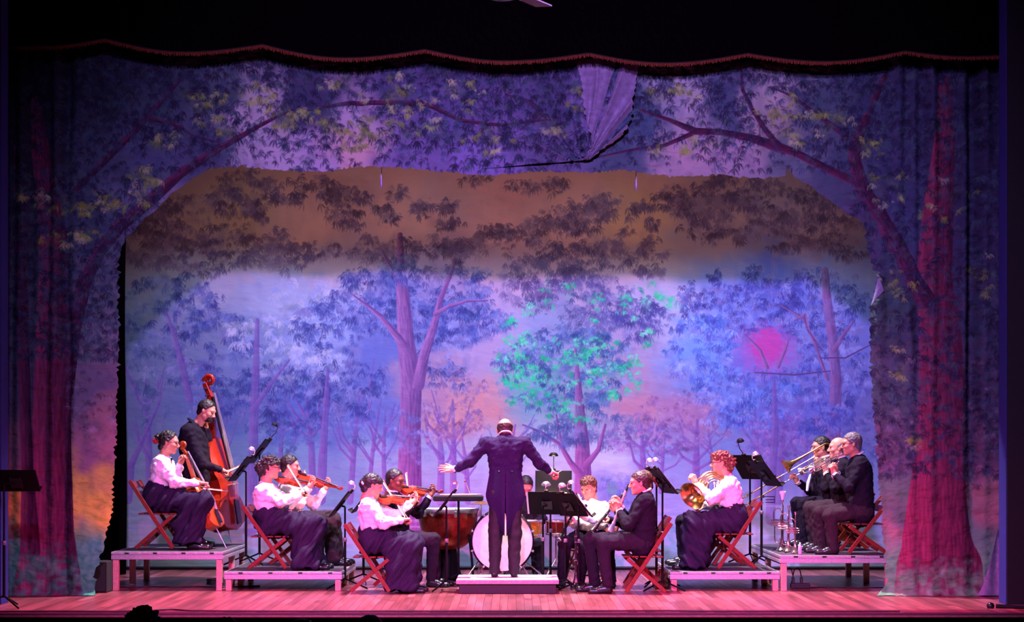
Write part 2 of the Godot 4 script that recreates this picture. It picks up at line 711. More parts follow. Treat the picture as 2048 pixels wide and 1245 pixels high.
func stage_floor() -> void:
	var lip := 2.46
	var sub := MB.new()
	sub.box(Vector3(0, -0.075, -0.8), Vector3(16.6, 0.10, 6.5), Basis.IDENTITY, 0.002)
	var fl := struct("floor", sub, mat("subfloor", col(30, 14, 12), 0.9, 0.0, 0.2))
	# tongue and groove boards running up and down stage, each its own piece
	var rng := RandomNumberGenerator.new()
	rng.seed = 21
	var wood := []
	for k in 5:
		var w := StandardMaterial3D.new()
		w.resource_name = "stage_board"
		var g: float = [0.0, 0.05, -0.05, 0.09, -0.08][k]
		w.albedo_color = Color(0.56 + g, 0.29 + g * 0.6, 0.32 + g * 0.6)
		w.albedo_texture = grain_tex()
		w.uv1_triplanar = true
		w.uv1_world_triplanar = true
		w.uv1_scale = Vector3(1.1, 1.1, 0.32)
		w.uv1_offset = Vector3(k * 0.23, 0, k * 0.41)
		w.roughness = 0.36
		w.roughness_texture = noise_tex(0.02, 0.75, 1.0, 5)
		w.metallic_specular = 0.5
		wood.append(w)
	var wd := 0.0800
	var x := -5.56
	while x < 5.56:
		var cut := rng.randf_range(0.2, 1.9)
		for e in [[-4.0, cut], [cut, lip]]:
			var b := MB.new()
			b.box(Vector3(x + wd * 0.5, -0.0125, (e[0] + e[1]) * 0.5), Vector3(wd - 0.0016, 0.025, e[1] - e[0] - 0.0016), Basis.IDENTITY, 0.0012)
			part("plank", b, wood[rng.randi() % 5], fl)
		x += wd
	for s in [-1, 1]:
		var b2 := MB.new()
		b2.box(Vector3(s * 6.95, -0.0125, -0.8), Vector3(2.74, 0.025, 6.4), Basis.IDENTITY, 0.002)
		part("side_boarding", b2, wood[0], fl)
	# the stage edge: a dark nosing, a metal strip and the black fascia below
	var nose := MB.new()
	nose.box(Vector3(0, -0.02, lip + 0.05), Vector3(16.6, 0.05, 0.10), Basis.IDENTITY, 0.008)
	struct("trim_3", nose, mat("nosing", col(30, 16, 22), 0.6, 0.0, 0.2))
	for e in [[0.014, 0.105], [0.002, 0.150]]:
		var st := MB.new()
		st.box(Vector3(0, -0.012 - e[0], lip + e[1]), Vector3(16.6, 0.010, 0.012), Basis.IDENTITY, 0.003)
		struct("trim_4" if e[0] > 0.01 else "trim_5", st, mat("edge_strip", col(150, 120, 110), 0.4, 0.6, 0.2))
	var fas := MB.new()
	fas.box(Vector3(0, -0.62, lip + 0.06), Vector3(16.6, 1.06, 0.14), Basis.IDENTITY, 0.005)
	struct("wall_fascia", fas, mat("black_paint", col(14, 13, 15), 0.9, 0.0, 0.3))


func grain_tex() -> ImageTexture:
	if mats.has("grain"):
		return mats["grain"]
	var im := Image.create(256, 512, false, Image.FORMAT_RGB8)
	var a := fnoise(0.05, 3, 4)
	var b := fnoise(0.01, 9, 3)
	for y in 512:
		for x in 256:
			var v := 0.86 + 0.16 * a.get_noise_2d(x * 1.0, y * 0.06) + 0.18 * b.get_noise_2d(x * 0.8, y * 0.4)
			im.set_pixel(x, y, Color(v, v * 0.98, v * 0.96))
	mats["grain"] = ImageTexture.create_from_image(im)
	return mats["grain"]


# ---------------------------------------------------------------- scene painting (dye on cloth)
# A painted cloth: its picture is addressed in pixels of the photograph, o is the picture's upper left corner, k texture pixels per photo pixel
class Paint:
	var im: Image
	var o: Vector2
	var k: float
	var rng := RandomNumberGenerator.new()
	var fine := FastNoiseLite.new()
	var sprites := {}
	var masks := []

	func _init(x0: float, y0: float, x1: float, y1: float, w: int, sd: int) -> void:
		o = Vector2(x0, y0)
		k = w / (x1 - x0)
		im = Image.create(w, int((y1 - y0) * k), false, Image.FORMAT_RGBA8)
		rng.seed = sd
		fine.seed = sd
		fine.frequency = 0.06
		fine.fractal_octaves = 3
		make_masks()

	# broad washes from colour notes (x, y, r, g, b)
	func wash(notes: Array, power := 3.0) -> void:
		var w := 120
		var h := int(120.0 * im.get_height() / im.get_width())
		var lo := Image.create(w, h, false, Image.FORMAT_RGBA8)
		for j in h:
			for i in w:
				var p := o + Vector2((i + 0.5) / w * im.get_width(), (j + 0.5) / h * im.get_height()) / k
				p += Vector2(fine.get_noise_2d(p.x * 0.16, p.y * 0.16), fine.get_noise_2d(p.x * 0.16 + 900.0, p.y * 0.16)) * 46.0
				var r := 0.0
				var g := 0.0
				var b := 0.0
				var s := 0.0
				for c in notes:
					var dx: float = p.x - c[0]
					var dy: float = p.y - c[1]
					var q := 1.0 / pow(dx * dx + dy * dy + 120.0, power * 0.5)
					r += c[2] * q
					g += c[3] * q
					b += c[4] * q
					s += q
				lo.set_pixel(i, j, Color(r / s / 255.0, g / s / 255.0, b / s / 255.0))
		lo.resize(im.get_width(), im.get_height(), Image.INTERPOLATE_CUBIC)
		im.blit_rect(lo, Rect2i(0, 0, im.get_width(), im.get_height()), Vector2i.ZERO)

	# fans of narrow drooping leaves (the first twenty) and soft brush marks (the rest)
	func make_masks() -> void:
		for m in 30:
			var s := 40
			var data := PackedByteArray()
			data.resize(s * s)
			if m < 20:
				var leaves := []
				var cnt := rng.randi_range(3, 6)
				var a0 := rng.randf_range(-1.0, 1.0) + PI * 0.5
				var root := Vector2(s * 0.5, s * 0.5) - Vector2(cos(a0), sin(a0)) * 8.0
				for i in cnt:
					var an := a0 + (i - (cnt - 1) * 0.5) * rng.randf_range(0.3, 0.6)
					var ln := rng.randf_range(9.0, 19.0)
					var dr := Vector2(cos(an), sin(an))
					var st := root + dr * rng.randf_range(0.0, 5.0)
					var mid := st + dr * ln * 0.5
					var tip := st + dr * ln + Vector2(0, rng.randf_range(1.0, 5.0))
					leaves.append([st, mid, tip, rng.randf_range(0.9, 1.6), rng.randf_range(0.55, 1.0)])
				for y in s:
					for x in s:
						var best := 0.0
						for l in leaves:
							for h in 2:
								var a: Vector2 = l[h]
								var ab: Vector2 = l[h + 1] - a
								var p := Vector2(x + 0.5, y + 0.5) - a
								var t := clampf(p.dot(ab) / ab.length_squared(), 0.0, 1.0)
								var dd := (p - ab * t).length()
								var w: float = l[3] * (0.3 + 1.1 * sin(PI * (t + h) * 0.5))
								best = maxf(best, clampf((w - dd) * 0.7 + 0.5, 0.0, 1.0) * l[4])
						data[y * s + x] = int(best * 255.0)
			else:
				var an2 := rng.randf_range(-0.5, 0.5) + (1.2 if m % 2 else 0.0)
				var ax := Vector2(cos(an2), sin(an2))
				for y in s:
					for x in s:
						var p2 := Vector2(x + 0.5 - s * 0.5, y + 0.5 - s * 0.5)
						var u := p2.dot(ax) / 18.0
						var w2 := p2.cross(ax) / 9.0
						var e := 1.0 - sqrt(u * u + w2 * w2)
						var br := 0.65 + 0.6 * fine.get_noise_2d(w2 * 40.0 + m * 70.0, u * 9.0)
						data[y * s + x] = int(clampf(e * 1.4 * br, 0.0, 1.0) * 255.0)
			masks.append([s, data])

	# loose brush marks over a rectangle
	func marks(x0: float, y0: float, x1: float, y1: float, cnt: int, cs: Array, size := 1.0) -> void:
		for i in cnt:
			var c: Color = cs[rng.randi() % cs.size()]
			var sp := sprite(c, 20 + rng.randi() % 10, rng.randf() < 0.5, size)
			im.blend_rect(sp, Rect2i(Vector2i.ZERO, sp.get_size()), Vector2i((Vector2(rng.randf_range(x0, x1), rng.randf_range(y0, y1)) - o) * k) - sp.get_size() / 2)

	func sprite(c: Color, m: int, flip: bool, size: float) -> Image:
		var sz := maxf(int(size * 4.0) * 0.25, 0.25)
		var key := "%s_%d_%s_%.1f" % [c.to_html(), m, flip, sz]
		if not sprites.has(key):
			var s: int = masks[m][0]
			var src: PackedByteArray = masks[m][1]
			var data := PackedByteArray()
			data.resize(s * s * 4)
			var r := int(c.r * 255.0)
			var g := int(c.g * 255.0)
			var b := int(c.b * 255.0)
			for i in s * s:
				data[i * 4] = r
				data[i * 4 + 1] = g
				data[i * 4 + 2] = b
				data[i * 4 + 3] = int(src[i] * c.a)
			var sp := Image.create_from_data(s, s, false, Image.FORMAT_RGBA8, data)
			if flip:
				sp.flip_x()
			if sz != 1.0:
				sp.resize(maxi(int(s * sz), 6), maxi(int(s * sz), 6), Image.INTERPOLATE_LANCZOS if sz > 1.0 else Image.INTERPOLATE_BILINEAR)
			sprites[key] = sp
		return sprites[key]

	func leaf(x: float, y: float, c: Color, size := 1.0) -> void:
		var sp := sprite(c, rng.randi() % 20, rng.randf() < 0.5, size)
		im.blend_rect(sp, Rect2i(Vector2i.ZERO, sp.get_size()), Vector2i(((Vector2(x, y) - o) * k)) - sp.get_size() / 2)

	# a cloud of leaves in clumps: centre, radii, count, colours
	func foliage(x: float, y: float, rx: float, ry: float, cnt: int, cs: Array, size := 0.75) -> void:
		var left := int(cnt * 2.6)
		for i in cnt / 12 + 1:
			var a1 := rng.randf() * TAU
			var r1 := sqrt(rng.randf()) * 0.9
			var sp := sprite(Color(cs[rng.randi() % cs.size()], 0.22), 20 + rng.randi() % 10, rng.randf() < 0.5, 1.5)
			im.blend_rect(sp, Rect2i(Vector2i.ZERO, sp.get_size()), Vector2i((Vector2(x + cos(a1) * r1 * rx, y + sin(a1) * r1 * ry) - o) * k) - sp.get_size() / 2)
		while left > 0:
			var a := rng.randf() * TAU
			var r := sqrt(rng.randf())
			var c := Vector2(x + cos(a) * r * rx, y + sin(a) * r * ry)
			var n := rng.randi_range(3, 9)
			left -= n
			var tone: float = [-0.15, 0.0, 0.0, 0.15, 0.32][rng.randi() % 5]
			for i in n:
				var lc: Color = cs[rng.randi() % cs.size()]
				lc = Color(lc.lightened(tone) if tone > 0.0 else lc.darkened(-tone), lc.a)
				leaf(c.x + rng.randfn(0.0, 12.0) * size, c.y + rng.randfn(0.0, 7.0) * size, lc, size * [0.67, 0.67, 1.0, 1.0, 1.34][rng.randi() % 5])

	# soft dab of colour
	func dab(x: float, y: float, rx: float, ry: float, c: Color) -> void:
		var p0 := Vector2i((Vector2(x - rx, y - ry) - o) * k)
		var p1 := Vector2i((Vector2(x + rx, y + ry) - o) * k)
		for j in range(maxi(p0.y, 0), mini(p1.y, im.get_height() - 1) + 1):
			for i in range(maxi(p0.x, 0), mini(p1.x, im.get_width() - 1) + 1):
				var u := Vector2((i - p0.x) / maxf(p1.x - p0.x, 1.0) * 2.0 - 1.0, (j - p0.y) / maxf(p1.y - p0.y, 1.0) * 2.0 - 1.0)
				var w := 1.0 - u.length() + 0.35 * fine.get_noise_2d(i * 0.9, j * 0.9)
				if w > 0.0:
					im.set_pixel(i, j, im.get_pixel(i, j).lerp(Color(c, 1.0), clampf(w * 2.2, 0.0, 1.0) * c.a))

	# a trunk or a branch: points (x, y, width), bark streaked along it
	func limb(pts: Array, c0: Color, c1: Color, grain := 1.0) -> void:
		for s in pts.size() - 1:
			var a := (Vector2(pts[s][0], pts[s][1]) - o) * k
			var b := (Vector2(pts[s + 1][0], pts[s + 1][1]) - o) * k
			var wa: float = pts[s][2] * 0.5 * k
			var wb: float = pts[s + 1][2] * 0.5 * k
			var m := maxf(wa, wb) + 2.0
			var lo := a.min(b) - Vector2(m, m)
			var hi := a.max(b) + Vector2(m, m)
			var ab := b - a
			var il := 1.0 / maxf(ab.length_squared(), 0.01)
			var dr := ab.normalized()
			for j in range(maxi(int(lo.y), 0), mini(int(hi.y) + 1, im.get_height() - 1)):
				for i in range(maxi(int(lo.x), 0), mini(int(hi.x) + 1, im.get_width() - 1)):
					var p := Vector2(i, j) - a
					var t := clampf(p.dot(ab) * il, 0.0, 1.0)
					var off := p - ab * t
					var w := lerpf(wa, wb, t)
					var dd := off.length()
					if dd > w + 0.6:
						continue
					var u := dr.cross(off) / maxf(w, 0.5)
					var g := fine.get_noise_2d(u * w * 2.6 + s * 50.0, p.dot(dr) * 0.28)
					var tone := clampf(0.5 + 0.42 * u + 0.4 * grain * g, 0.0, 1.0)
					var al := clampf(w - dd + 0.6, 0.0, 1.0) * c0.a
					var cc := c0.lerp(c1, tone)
					im.set_pixel(i, j, im.get_pixel(i, j).lerp(Color(cc, 1.0), al))

	# a bare tree: trunk and forking branches
	func tree(x: float, y0: float, y1: float, w: float, lean: float, spread: float, forks: int, c0: Color, c1: Color) -> void:
		var top := Vector2(x + lean, y1)
		var mid := Vector2(x + lean * 0.35 + rng.randf_range(-4, 4), lerpf(y0, y1, 0.5))
		limb([[x, y0 + 4, w * 1.05], [mid.x, mid.y, w * 0.85], [top.x, top.y, w * 0.3]], c0, c1)
		for f in forks:
			var t := rng.randf_range(0.3, 0.85)
			var s := Vector2(lerpf(x, top.x, t), lerpf(y0, y1, t))
			var sd := -1.0 if f % 2 == 0 else 1.0
			var e := s + Vector2(sd * spread * rng.randf_range(0.5, 1.0), (y1 - y0) * rng.randf_range(0.25, 0.5))
			var m2 := s.lerp(e, 0.5) + Vector2(sd * spread * 0.14, 4)
			limb([[s.x, s.y, w * 0.5], [m2.x, m2.y, w * 0.34], [e.x, e.y, w * 0.12]], c0, c1)
			if rng.randf() < 0.7:
				var e2 := m2 + Vector2(sd * spread * rng.randf_range(0.1, 0.5), (y1 - y0) * rng.randf_range(0.1, 0.3))
				limb([[m2.x, m2.y, w * 0.25], [e2.x, e2.y, w * 0.1]], c0, c1)

	func texture() -> ImageTexture:
		im.convert(Image.FORMAT_RGB8)
		return ImageTexture.create_from_image(im)


func cloth_mat(called: String, tex: Texture2D, bump: float) -> StandardMaterial3D:
	var m := StandardMaterial3D.new()
	m.resource_name = called
	m.albedo_texture = tex
	m.roughness = 0.95
	m.metallic_specular = 0.15
	m.texture_repeat = false
	if bump > 0.0:   # creased cloth
		m.heightmap_enabled = true
		m.heightmap_texture = noise_tex(0.03, 0.0, 1.0, 23, 1024, 5)
		m.heightmap_scale = bump
	return m


func backdrop() -> void:
	var z := -3.3
	var x0 := 155.0
	var x1 := 1893.0
	var y0 := 255.0
	var y1 := 1141.0
	var p := Paint.new(x0, y0, x1, y1, 2048, 5)
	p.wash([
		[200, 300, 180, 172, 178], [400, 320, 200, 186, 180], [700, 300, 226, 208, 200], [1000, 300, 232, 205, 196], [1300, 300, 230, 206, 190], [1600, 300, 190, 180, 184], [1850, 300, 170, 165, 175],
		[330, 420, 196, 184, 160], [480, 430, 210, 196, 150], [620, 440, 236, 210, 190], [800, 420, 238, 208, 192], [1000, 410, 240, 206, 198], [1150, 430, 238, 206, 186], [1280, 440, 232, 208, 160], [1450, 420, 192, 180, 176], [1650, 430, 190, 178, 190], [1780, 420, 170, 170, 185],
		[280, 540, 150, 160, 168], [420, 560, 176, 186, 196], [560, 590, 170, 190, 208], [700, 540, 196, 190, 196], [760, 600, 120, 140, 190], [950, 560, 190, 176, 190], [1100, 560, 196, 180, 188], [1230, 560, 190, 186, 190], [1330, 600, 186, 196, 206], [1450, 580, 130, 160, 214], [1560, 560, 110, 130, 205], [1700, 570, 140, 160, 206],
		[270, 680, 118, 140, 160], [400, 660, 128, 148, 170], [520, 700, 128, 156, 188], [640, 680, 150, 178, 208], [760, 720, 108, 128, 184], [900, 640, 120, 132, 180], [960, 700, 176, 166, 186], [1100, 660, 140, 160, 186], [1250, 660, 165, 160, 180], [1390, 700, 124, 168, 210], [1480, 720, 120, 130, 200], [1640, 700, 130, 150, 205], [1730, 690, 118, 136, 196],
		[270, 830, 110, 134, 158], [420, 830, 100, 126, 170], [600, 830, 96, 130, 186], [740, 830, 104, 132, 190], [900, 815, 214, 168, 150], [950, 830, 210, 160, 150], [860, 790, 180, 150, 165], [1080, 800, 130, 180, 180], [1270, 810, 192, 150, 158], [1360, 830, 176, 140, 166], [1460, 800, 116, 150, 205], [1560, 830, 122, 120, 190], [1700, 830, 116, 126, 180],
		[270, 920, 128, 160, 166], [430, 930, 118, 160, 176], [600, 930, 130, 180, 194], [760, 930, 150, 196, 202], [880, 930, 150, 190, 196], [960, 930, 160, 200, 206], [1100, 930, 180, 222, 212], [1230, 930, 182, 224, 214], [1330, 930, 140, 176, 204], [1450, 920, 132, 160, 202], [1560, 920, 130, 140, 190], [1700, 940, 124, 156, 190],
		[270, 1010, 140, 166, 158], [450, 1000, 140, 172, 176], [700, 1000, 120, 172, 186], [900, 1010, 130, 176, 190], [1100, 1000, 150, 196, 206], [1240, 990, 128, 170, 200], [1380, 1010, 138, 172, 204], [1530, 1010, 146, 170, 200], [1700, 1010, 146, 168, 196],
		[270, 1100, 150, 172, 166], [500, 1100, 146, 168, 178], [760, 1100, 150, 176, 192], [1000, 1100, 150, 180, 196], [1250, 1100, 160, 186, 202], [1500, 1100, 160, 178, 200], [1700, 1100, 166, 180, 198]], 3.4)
	var mk := [Color(col(200, 206, 220), 0.12), Color(col(90, 100, 160), 0.12), Color(col(150, 140, 190), 0.12), Color(col(120, 150, 200), 0.12), Color(col(190, 160, 170), 0.1)]
	p.marks(160, 560, 1890, 1140, 3000, mk, 1.0)
	p.marks(160, 270, 1890, 560, 1500, [Color(col(236, 214, 190), 0.14), Color(col(180, 160, 160), 0.14), Color(col(220, 196, 150), 0.14), Color(col(210, 180, 186), 0.14)], 1.5)
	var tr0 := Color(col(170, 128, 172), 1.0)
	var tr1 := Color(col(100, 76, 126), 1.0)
	var far0 := Color(col(150, 122, 178), 0.75)
	var far1 := Color(col(104, 92, 158), 0.75)
	var dk := [Color(col(120, 112, 150), 0.8), Color(col(104, 98, 140), 0.8), Color(col(134, 122, 140), 0.7), Color(col(110, 96, 118), 0.8)]
	var blue := [Color(col(86, 106, 164), 0.75), Color(col(74, 84, 150), 0.75), Color(col(100, 130, 186), 0.7), Color(col(66, 72, 132), 0.7)]
	var pale := [Color(col(170, 192, 212), 0.8), Color(col(150, 176, 214), 0.8), Color(col(186, 204, 208), 0.7)]
	var grn := [Color(col(52, 236, 128), 0.95), Color(col(40, 220, 140), 0.9), Color(col(70, 240, 160), 0.9)]
	# faint far trees first
	for a in [[300, 1000, 760, 16, -10], [430, 1005, 790, 9, 14], [560, 1000, 800, 11, 10], [625, 1000, 780, 15, -14], [700, 1000, 770, 12, 20], [735, 1000, 800, 9, 26], [770, 1000, 820, 10, 0], [880, 1000, 830, 15, -4], [905, 1005, 800, 13, 0], [935, 1000, 870, 11, -12], [1010, 990, 850, 10, 20], [1290, 990, 850, 14, -8], [1320, 980, 870, 8, 10], [1390, 985, 840, 16, 4], [1430, 985, 850, 8, -16], [1515, 1000, 820, 14, -6], [1555, 1000, 840, 17, 12], [1610, 985, 850, 10, 6]]:
		p.tree(a[0], a[1], a[2], a[3], a[4], 46.0, 5, far0, far1)
	# canopy masses
	p.foliage(300, 450, 70, 90, 190, dk)
	p.foliage(420, 470, 150, 80, 260, dk)
	p.foliage(520, 380, 90, 40, 90, dk)
	for a in [[690, 400, 44, 26, 46], [650, 372, 34, 16, 20], [700, 440, 36, 16, 22], [770, 430, 30, 18, 16], [870, 420, 42, 16, 34], [890, 446, 30, 10, 16], [800, 385, 26, 12, 10], [1000, 480, 52, 26, 50], [1070, 470, 34, 18, 24], [1095, 440, 40, 22, 30], [1160, 440, 52, 34, 74], [1200, 412, 40, 20, 30], [1280, 450, 36, 40, 30], [1290, 520, 50, 36, 44], [1210, 500, 40, 20, 26], [1370, 400, 50, 30, 60], [1480, 380, 90, 30, 110], [1470, 440, 110, 50, 170], [1600, 470, 70, 50, 110], [1640, 400, 60, 30, 60], [1700, 470, 40, 50, 50], [760, 500, 90, 26, 70], [620, 500, 60, 16, 40], [900, 500, 60, 22, 44], [560, 520, 60, 30, 50], [1110, 370, 26, 12, 12], [960, 360, 26, 10, 8], [1040, 372, 40, 10, 10]]:
		p.foliage(a[0], a[1], a[2], a[3], a[4], dk)
	p.foliage(340, 620, 110, 70, 150, blue)
	p.foliage(300, 760, 70, 90, 110, [Color(col(110, 140, 170), 0.55), Color(col(80, 108, 150), 0.6)])
	p.foliage(430, 720, 90, 110, 180, blue)
	p.foliage(560, 800, 130, 70, 220, blue)
	p.foliage(640, 590, 90, 40, 90, pale)
	p.foliage(560, 660, 110, 50, 110, pale)
	p.foliage(660, 660, 70, 60, 110, blue)
	p.foliage(600, 730, 90, 40, 70, pale)
	p.foliage(760, 600, 90, 70, 220, blue)
	p.foliage(700, 780, 80, 60, 120, blue)
	p.foliage(890, 690, 70, 90, 170, blue)
	p.foliage(930, 590, 70, 50, 90, blue)
	p.foliage(960, 650, 60, 40, 90, blue)
	p.foliage(640, 870, 140, 30, 120, [Color(col(104, 140, 190), 0.6), Color(col(90, 118, 170), 0.6)], 0.5)
	p.foliage(480, 900, 120, 40, 100, [Color(col(96, 136, 170), 0.6), Color(col(86, 120, 160), 0.6)], 0.5)
	p.foliage(900, 850, 80, 40, 170, [Color(col(150, 120, 150), 0.7), Color(col(120, 104, 150), 0.7), Color(col(200, 160, 150), 0.6)], 0.5)
	p.foliage(920, 780, 50, 40, 60, [Color(col(190, 150, 160), 0.6), Color(col(140, 118, 160), 0.7)], 0.5)
	p.foliage(1060, 570, 60, 50, 110, [Color(col(104, 96, 136), 0.75), Color(col(120, 116, 150), 0.7)])
	p.foliage(1150, 530, 70, 40, 110, [Color(col(104, 96, 136), 0.75), Color(col(92, 90, 130), 0.75)])
	p.foliage(1180, 620, 110, 60, 190, [Color(col(84, 96, 140), 0.75), Color(col(110, 116, 160), 0.7)])
	p.foliage(1290, 640, 60, 40, 80, [Color(col(78, 84, 140), 0.75)])
	p.foliage(1130, 740, 140, 90, 320, [Color(col(76, 110, 150), 0.75), Color(col(66, 92, 140), 0.75), Color(col(96, 140, 180), 0.7)])
	p.foliage(1190, 860, 100, 30, 80, [Color(col(80, 104, 150), 0.7)])
	p.foliage(1370, 840, 110, 60, 260, [Color(col(150, 118, 160), 0.65), Color(col(128, 104, 156), 0.7), Color(col(176, 140, 166), 0.6)], 0.5)
	p.foliage(1300, 880, 110, 30, 140, [Color(col(130, 110, 166), 0.65), Color(col(110, 100, 156), 0.7)], 0.5)
	p.foliage(1490, 610, 130, 70, 260, [Color(col(82, 88, 160), 0.75), Color(col(96, 120, 200), 0.7), Color(col(70, 72, 140), 0.75)])
	p.foliage(1400, 700, 60, 80, 160, [Color(col(90, 130, 205), 0.75), Color(col(80, 90, 170), 0.75), Color(col(130, 180, 220), 0.8)])
	p.foliage(1640, 620, 90, 80, 240, [Color(col(86, 98, 176), 0.75), Color(col(112, 140, 212), 0.7), Color(col(70, 74, 140), 0.75)])
	p.foliage(1650, 760, 90, 80, 240, [Color(col(100, 120, 196), 0.7), Color(col(78, 84, 160), 0.75), Color(col(124, 150, 214), 0.7)])
	p.foliage(1500, 800, 100, 60, 240, [Color(col(100, 136, 210), 0.75), Color(col(80, 90, 170), 0.75), Color(col(120, 164, 220), 0.75)])
	p.foliage(1580, 880, 110, 50, 220, [Color(col(140, 110, 180), 0.7), Color(col(110, 96, 170), 0.7), Color(col(170, 130, 190), 0.6)], 0.5)
	p.foliage(1720, 880, 50, 60, 120, [Color(col(96, 110, 170), 0.7), Color(col(80, 90, 150), 0.7)], 0.5)
	# the low red sun among the branches
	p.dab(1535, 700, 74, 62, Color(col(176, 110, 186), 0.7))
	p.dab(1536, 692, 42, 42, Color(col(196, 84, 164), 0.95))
	# the big tree in the middle
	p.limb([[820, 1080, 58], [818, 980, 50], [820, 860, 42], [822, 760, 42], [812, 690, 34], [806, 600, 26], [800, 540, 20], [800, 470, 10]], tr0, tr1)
	p.limb([[836, 770, 24], [848, 710, 20], [868, 650, 15], [880, 600, 11], [898, 555, 8], [912, 520, 4]], tr0, tr1)
	p.limb([[870, 628, 9], [900, 612, 7], [935, 602, 5], [975, 601, 3]], tr0, tr1)
	p.limb([[812, 700, 20], [790, 668, 14], [760, 632, 9], [735, 612, 6], [705, 590, 2]], tr0, tr1)
	p.limb([[803, 560, 12], [786, 545, 9], [772, 520, 5], [764, 500, 3]], tr0, tr1)
	# middle-distance trunks
	p.limb([[500, 1060, 28], [504, 980, 21], [507, 860, 18], [512, 740, 14], [514, 640, 8]], far0, far1)
	p.limb([[506, 820, 12], [540, 770, 8], [578, 720, 4]], far0, far1)
	p.limb([[380, 800, 15], [362, 720, 13], [345, 660, 9], [330, 620, 4]], far0, far1)
	p.limb([[255, 1000, 18], [262, 930, 14], [285, 880, 9], [312, 820, 4]], far0, far1)
	p.limb([[640, 1000, 22], [646, 900, 16], [652, 800, 11], [655, 740, 6]], far0, far1)
	p.limb([[1168, 1010, 44], [1166, 960, 34], [1164, 890, 28], [1160, 840, 22], [1156, 770, 12], [1150, 700, 5]], tr0, tr1)
	p.limb([[1160, 950, 16], [1140, 925, 11], [1120, 890, 8], [1085, 866, 5], [1045, 850, 3]], tr0, tr1)
	p.limb([[1126, 898, 7], [1116, 860, 5], [1112, 830, 3]], tr0, tr1)
	p.limb([[1172, 930, 14], [1196, 900, 9], [1210, 850, 5]], tr0, tr1)
	p.limb([[1660, 1030, 36], [1664, 940, 30], [1668, 850, 26], [1672, 760, 22], [1662, 660, 20], [1652, 590, 18], [1650, 540, 12]], Color(tr0, 0.75), Color(tr1, 0.75))
	p.limb([[1668, 700, 10], [1690, 664, 7], [1708, 640, 3]], Color(tr0, 0.8), Color(tr1, 0.8))
	p.limb([[1655, 760, 6], [1630, 690, 5], [1606, 636, 4], [1560, 610, 3]], tr0, tr1)
	p.limb([[1590, 640, 3], [1610, 630, 6], [1616, 660, 5], [1645, 700, 3]], tr0, tr1)
	p.limb([[1534, 736, 7], [1520, 700, 5], [1490, 670, 3]], tr0, tr1)
	p.limb([[1556, 734, 6], [1570, 700, 5], [1576, 680, 3]], tr0, tr1)
	p.limb([[1540, 1040, 20], [1545, 940, 16], [1550, 860, 14], [1548, 760, 6]], far0, far1)
	p.limb([[1640, 716, 2], [1690, 716, 3], [1740, 690, 2]], tr1, tr1)
	p.limb([[1510, 745, 2], [1590, 750, 3], [1660, 742, 2]], tr1, tr1)
	# leaves that hang in front of the trunks
	p.foliage(860, 520, 90, 40, 60, [Color(col(96, 92, 130), 0.75), Color(col(112, 108, 140), 0.7)])
	p.foliage(780, 540, 50, 30, 40, blue)
	p.foliage(820, 850, 60, 30, 60, [Color(col(124, 150, 200), 0.6), Color(col(110, 120, 180), 0.6)], 0.5)
	p.foliage(820, 910, 60, 26, 44, [Color(col(124, 150, 200), 0.5)], 0.5)
	p.foliage(1120, 870, 60, 26, 40, [Color(col(80, 110, 160), 0.7)])
	p.foliage(1660, 840, 60, 40, 90, [Color(col(100, 126, 205), 0.75), Color(col(84, 90, 170), 0.75)])
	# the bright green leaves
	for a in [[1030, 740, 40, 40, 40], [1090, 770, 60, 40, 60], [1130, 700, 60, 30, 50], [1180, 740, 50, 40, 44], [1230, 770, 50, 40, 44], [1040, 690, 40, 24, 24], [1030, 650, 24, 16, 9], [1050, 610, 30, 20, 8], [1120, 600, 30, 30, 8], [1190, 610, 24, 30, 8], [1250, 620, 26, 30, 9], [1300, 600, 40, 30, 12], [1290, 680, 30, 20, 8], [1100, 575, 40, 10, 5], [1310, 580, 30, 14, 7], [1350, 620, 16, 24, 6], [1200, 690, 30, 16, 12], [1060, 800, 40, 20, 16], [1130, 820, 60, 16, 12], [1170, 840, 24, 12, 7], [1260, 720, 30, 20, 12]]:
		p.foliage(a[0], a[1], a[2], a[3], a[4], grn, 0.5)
	p.foliage(1160, 590, 130, 40, 60, [Color(col(84, 86, 130), 0.75)], 0.5)
	p.foliage(1130, 720, 110, 60, 90, [Color(col(70, 92, 150), 0.75)], 0.5)
	# bushes and the painted ground
	p.dab(1245, 985, 55, 40, Color(col(100, 140, 180), 0.6))
	p.dab(1225, 985, 14, 26, Color(col(96, 190, 150), 0.6))
	p.dab(750, 1010, 40, 30, Color(col(100, 176, 180), 0.5))
	p.foliage(1240, 985, 50, 26, 60, [Color(col(110, 140, 200), 0.6), Color(col(90, 120, 180), 0.6)], 0.5)
	for i in 260:
		var gx := p.rng.randf_range(160.0, 1880.0)
		var gy := p.rng.randf_range(1005.0, 1130.0)
		p.dab(gx, gy, p.rng.randf_range(20, 60), p.rng.randf_range(2, 5), Color(col(120, 150, 190), 0.28) if i % 2 else Color(col(176, 190, 206), 0.3))
	# the cloth itself: hangs from a pipe above, chain in the hem
	var rows := []
	var uvs := []
	var nz := fnoise(0.35, 4, 2)
	for j in 45:
		var r := []
		var u := []
		for i in 121:
			var px := lerpf(x0, x1, i / 120.0)
			var py := lerpf(y0, y1, j / 44.0)
			var a := q(px, py, z)
			a.z += 0.03 * nz.get_noise_2d(a.x * 2.0, a.y * 0.5)
			a.y = maxf(a.y, 0.004)
			r.append(a)
			u.append(Vector2(i / 120.0, j / 44.0))
		rows.append(r)
		uvs.append(u)
	var m := MB.new()
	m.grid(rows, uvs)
	var t := thing("forest_backdrop", "painted forest drop with lavender trees and bright green leaves behind the orchestra", "backdrop", Vector3(0, 0, z))
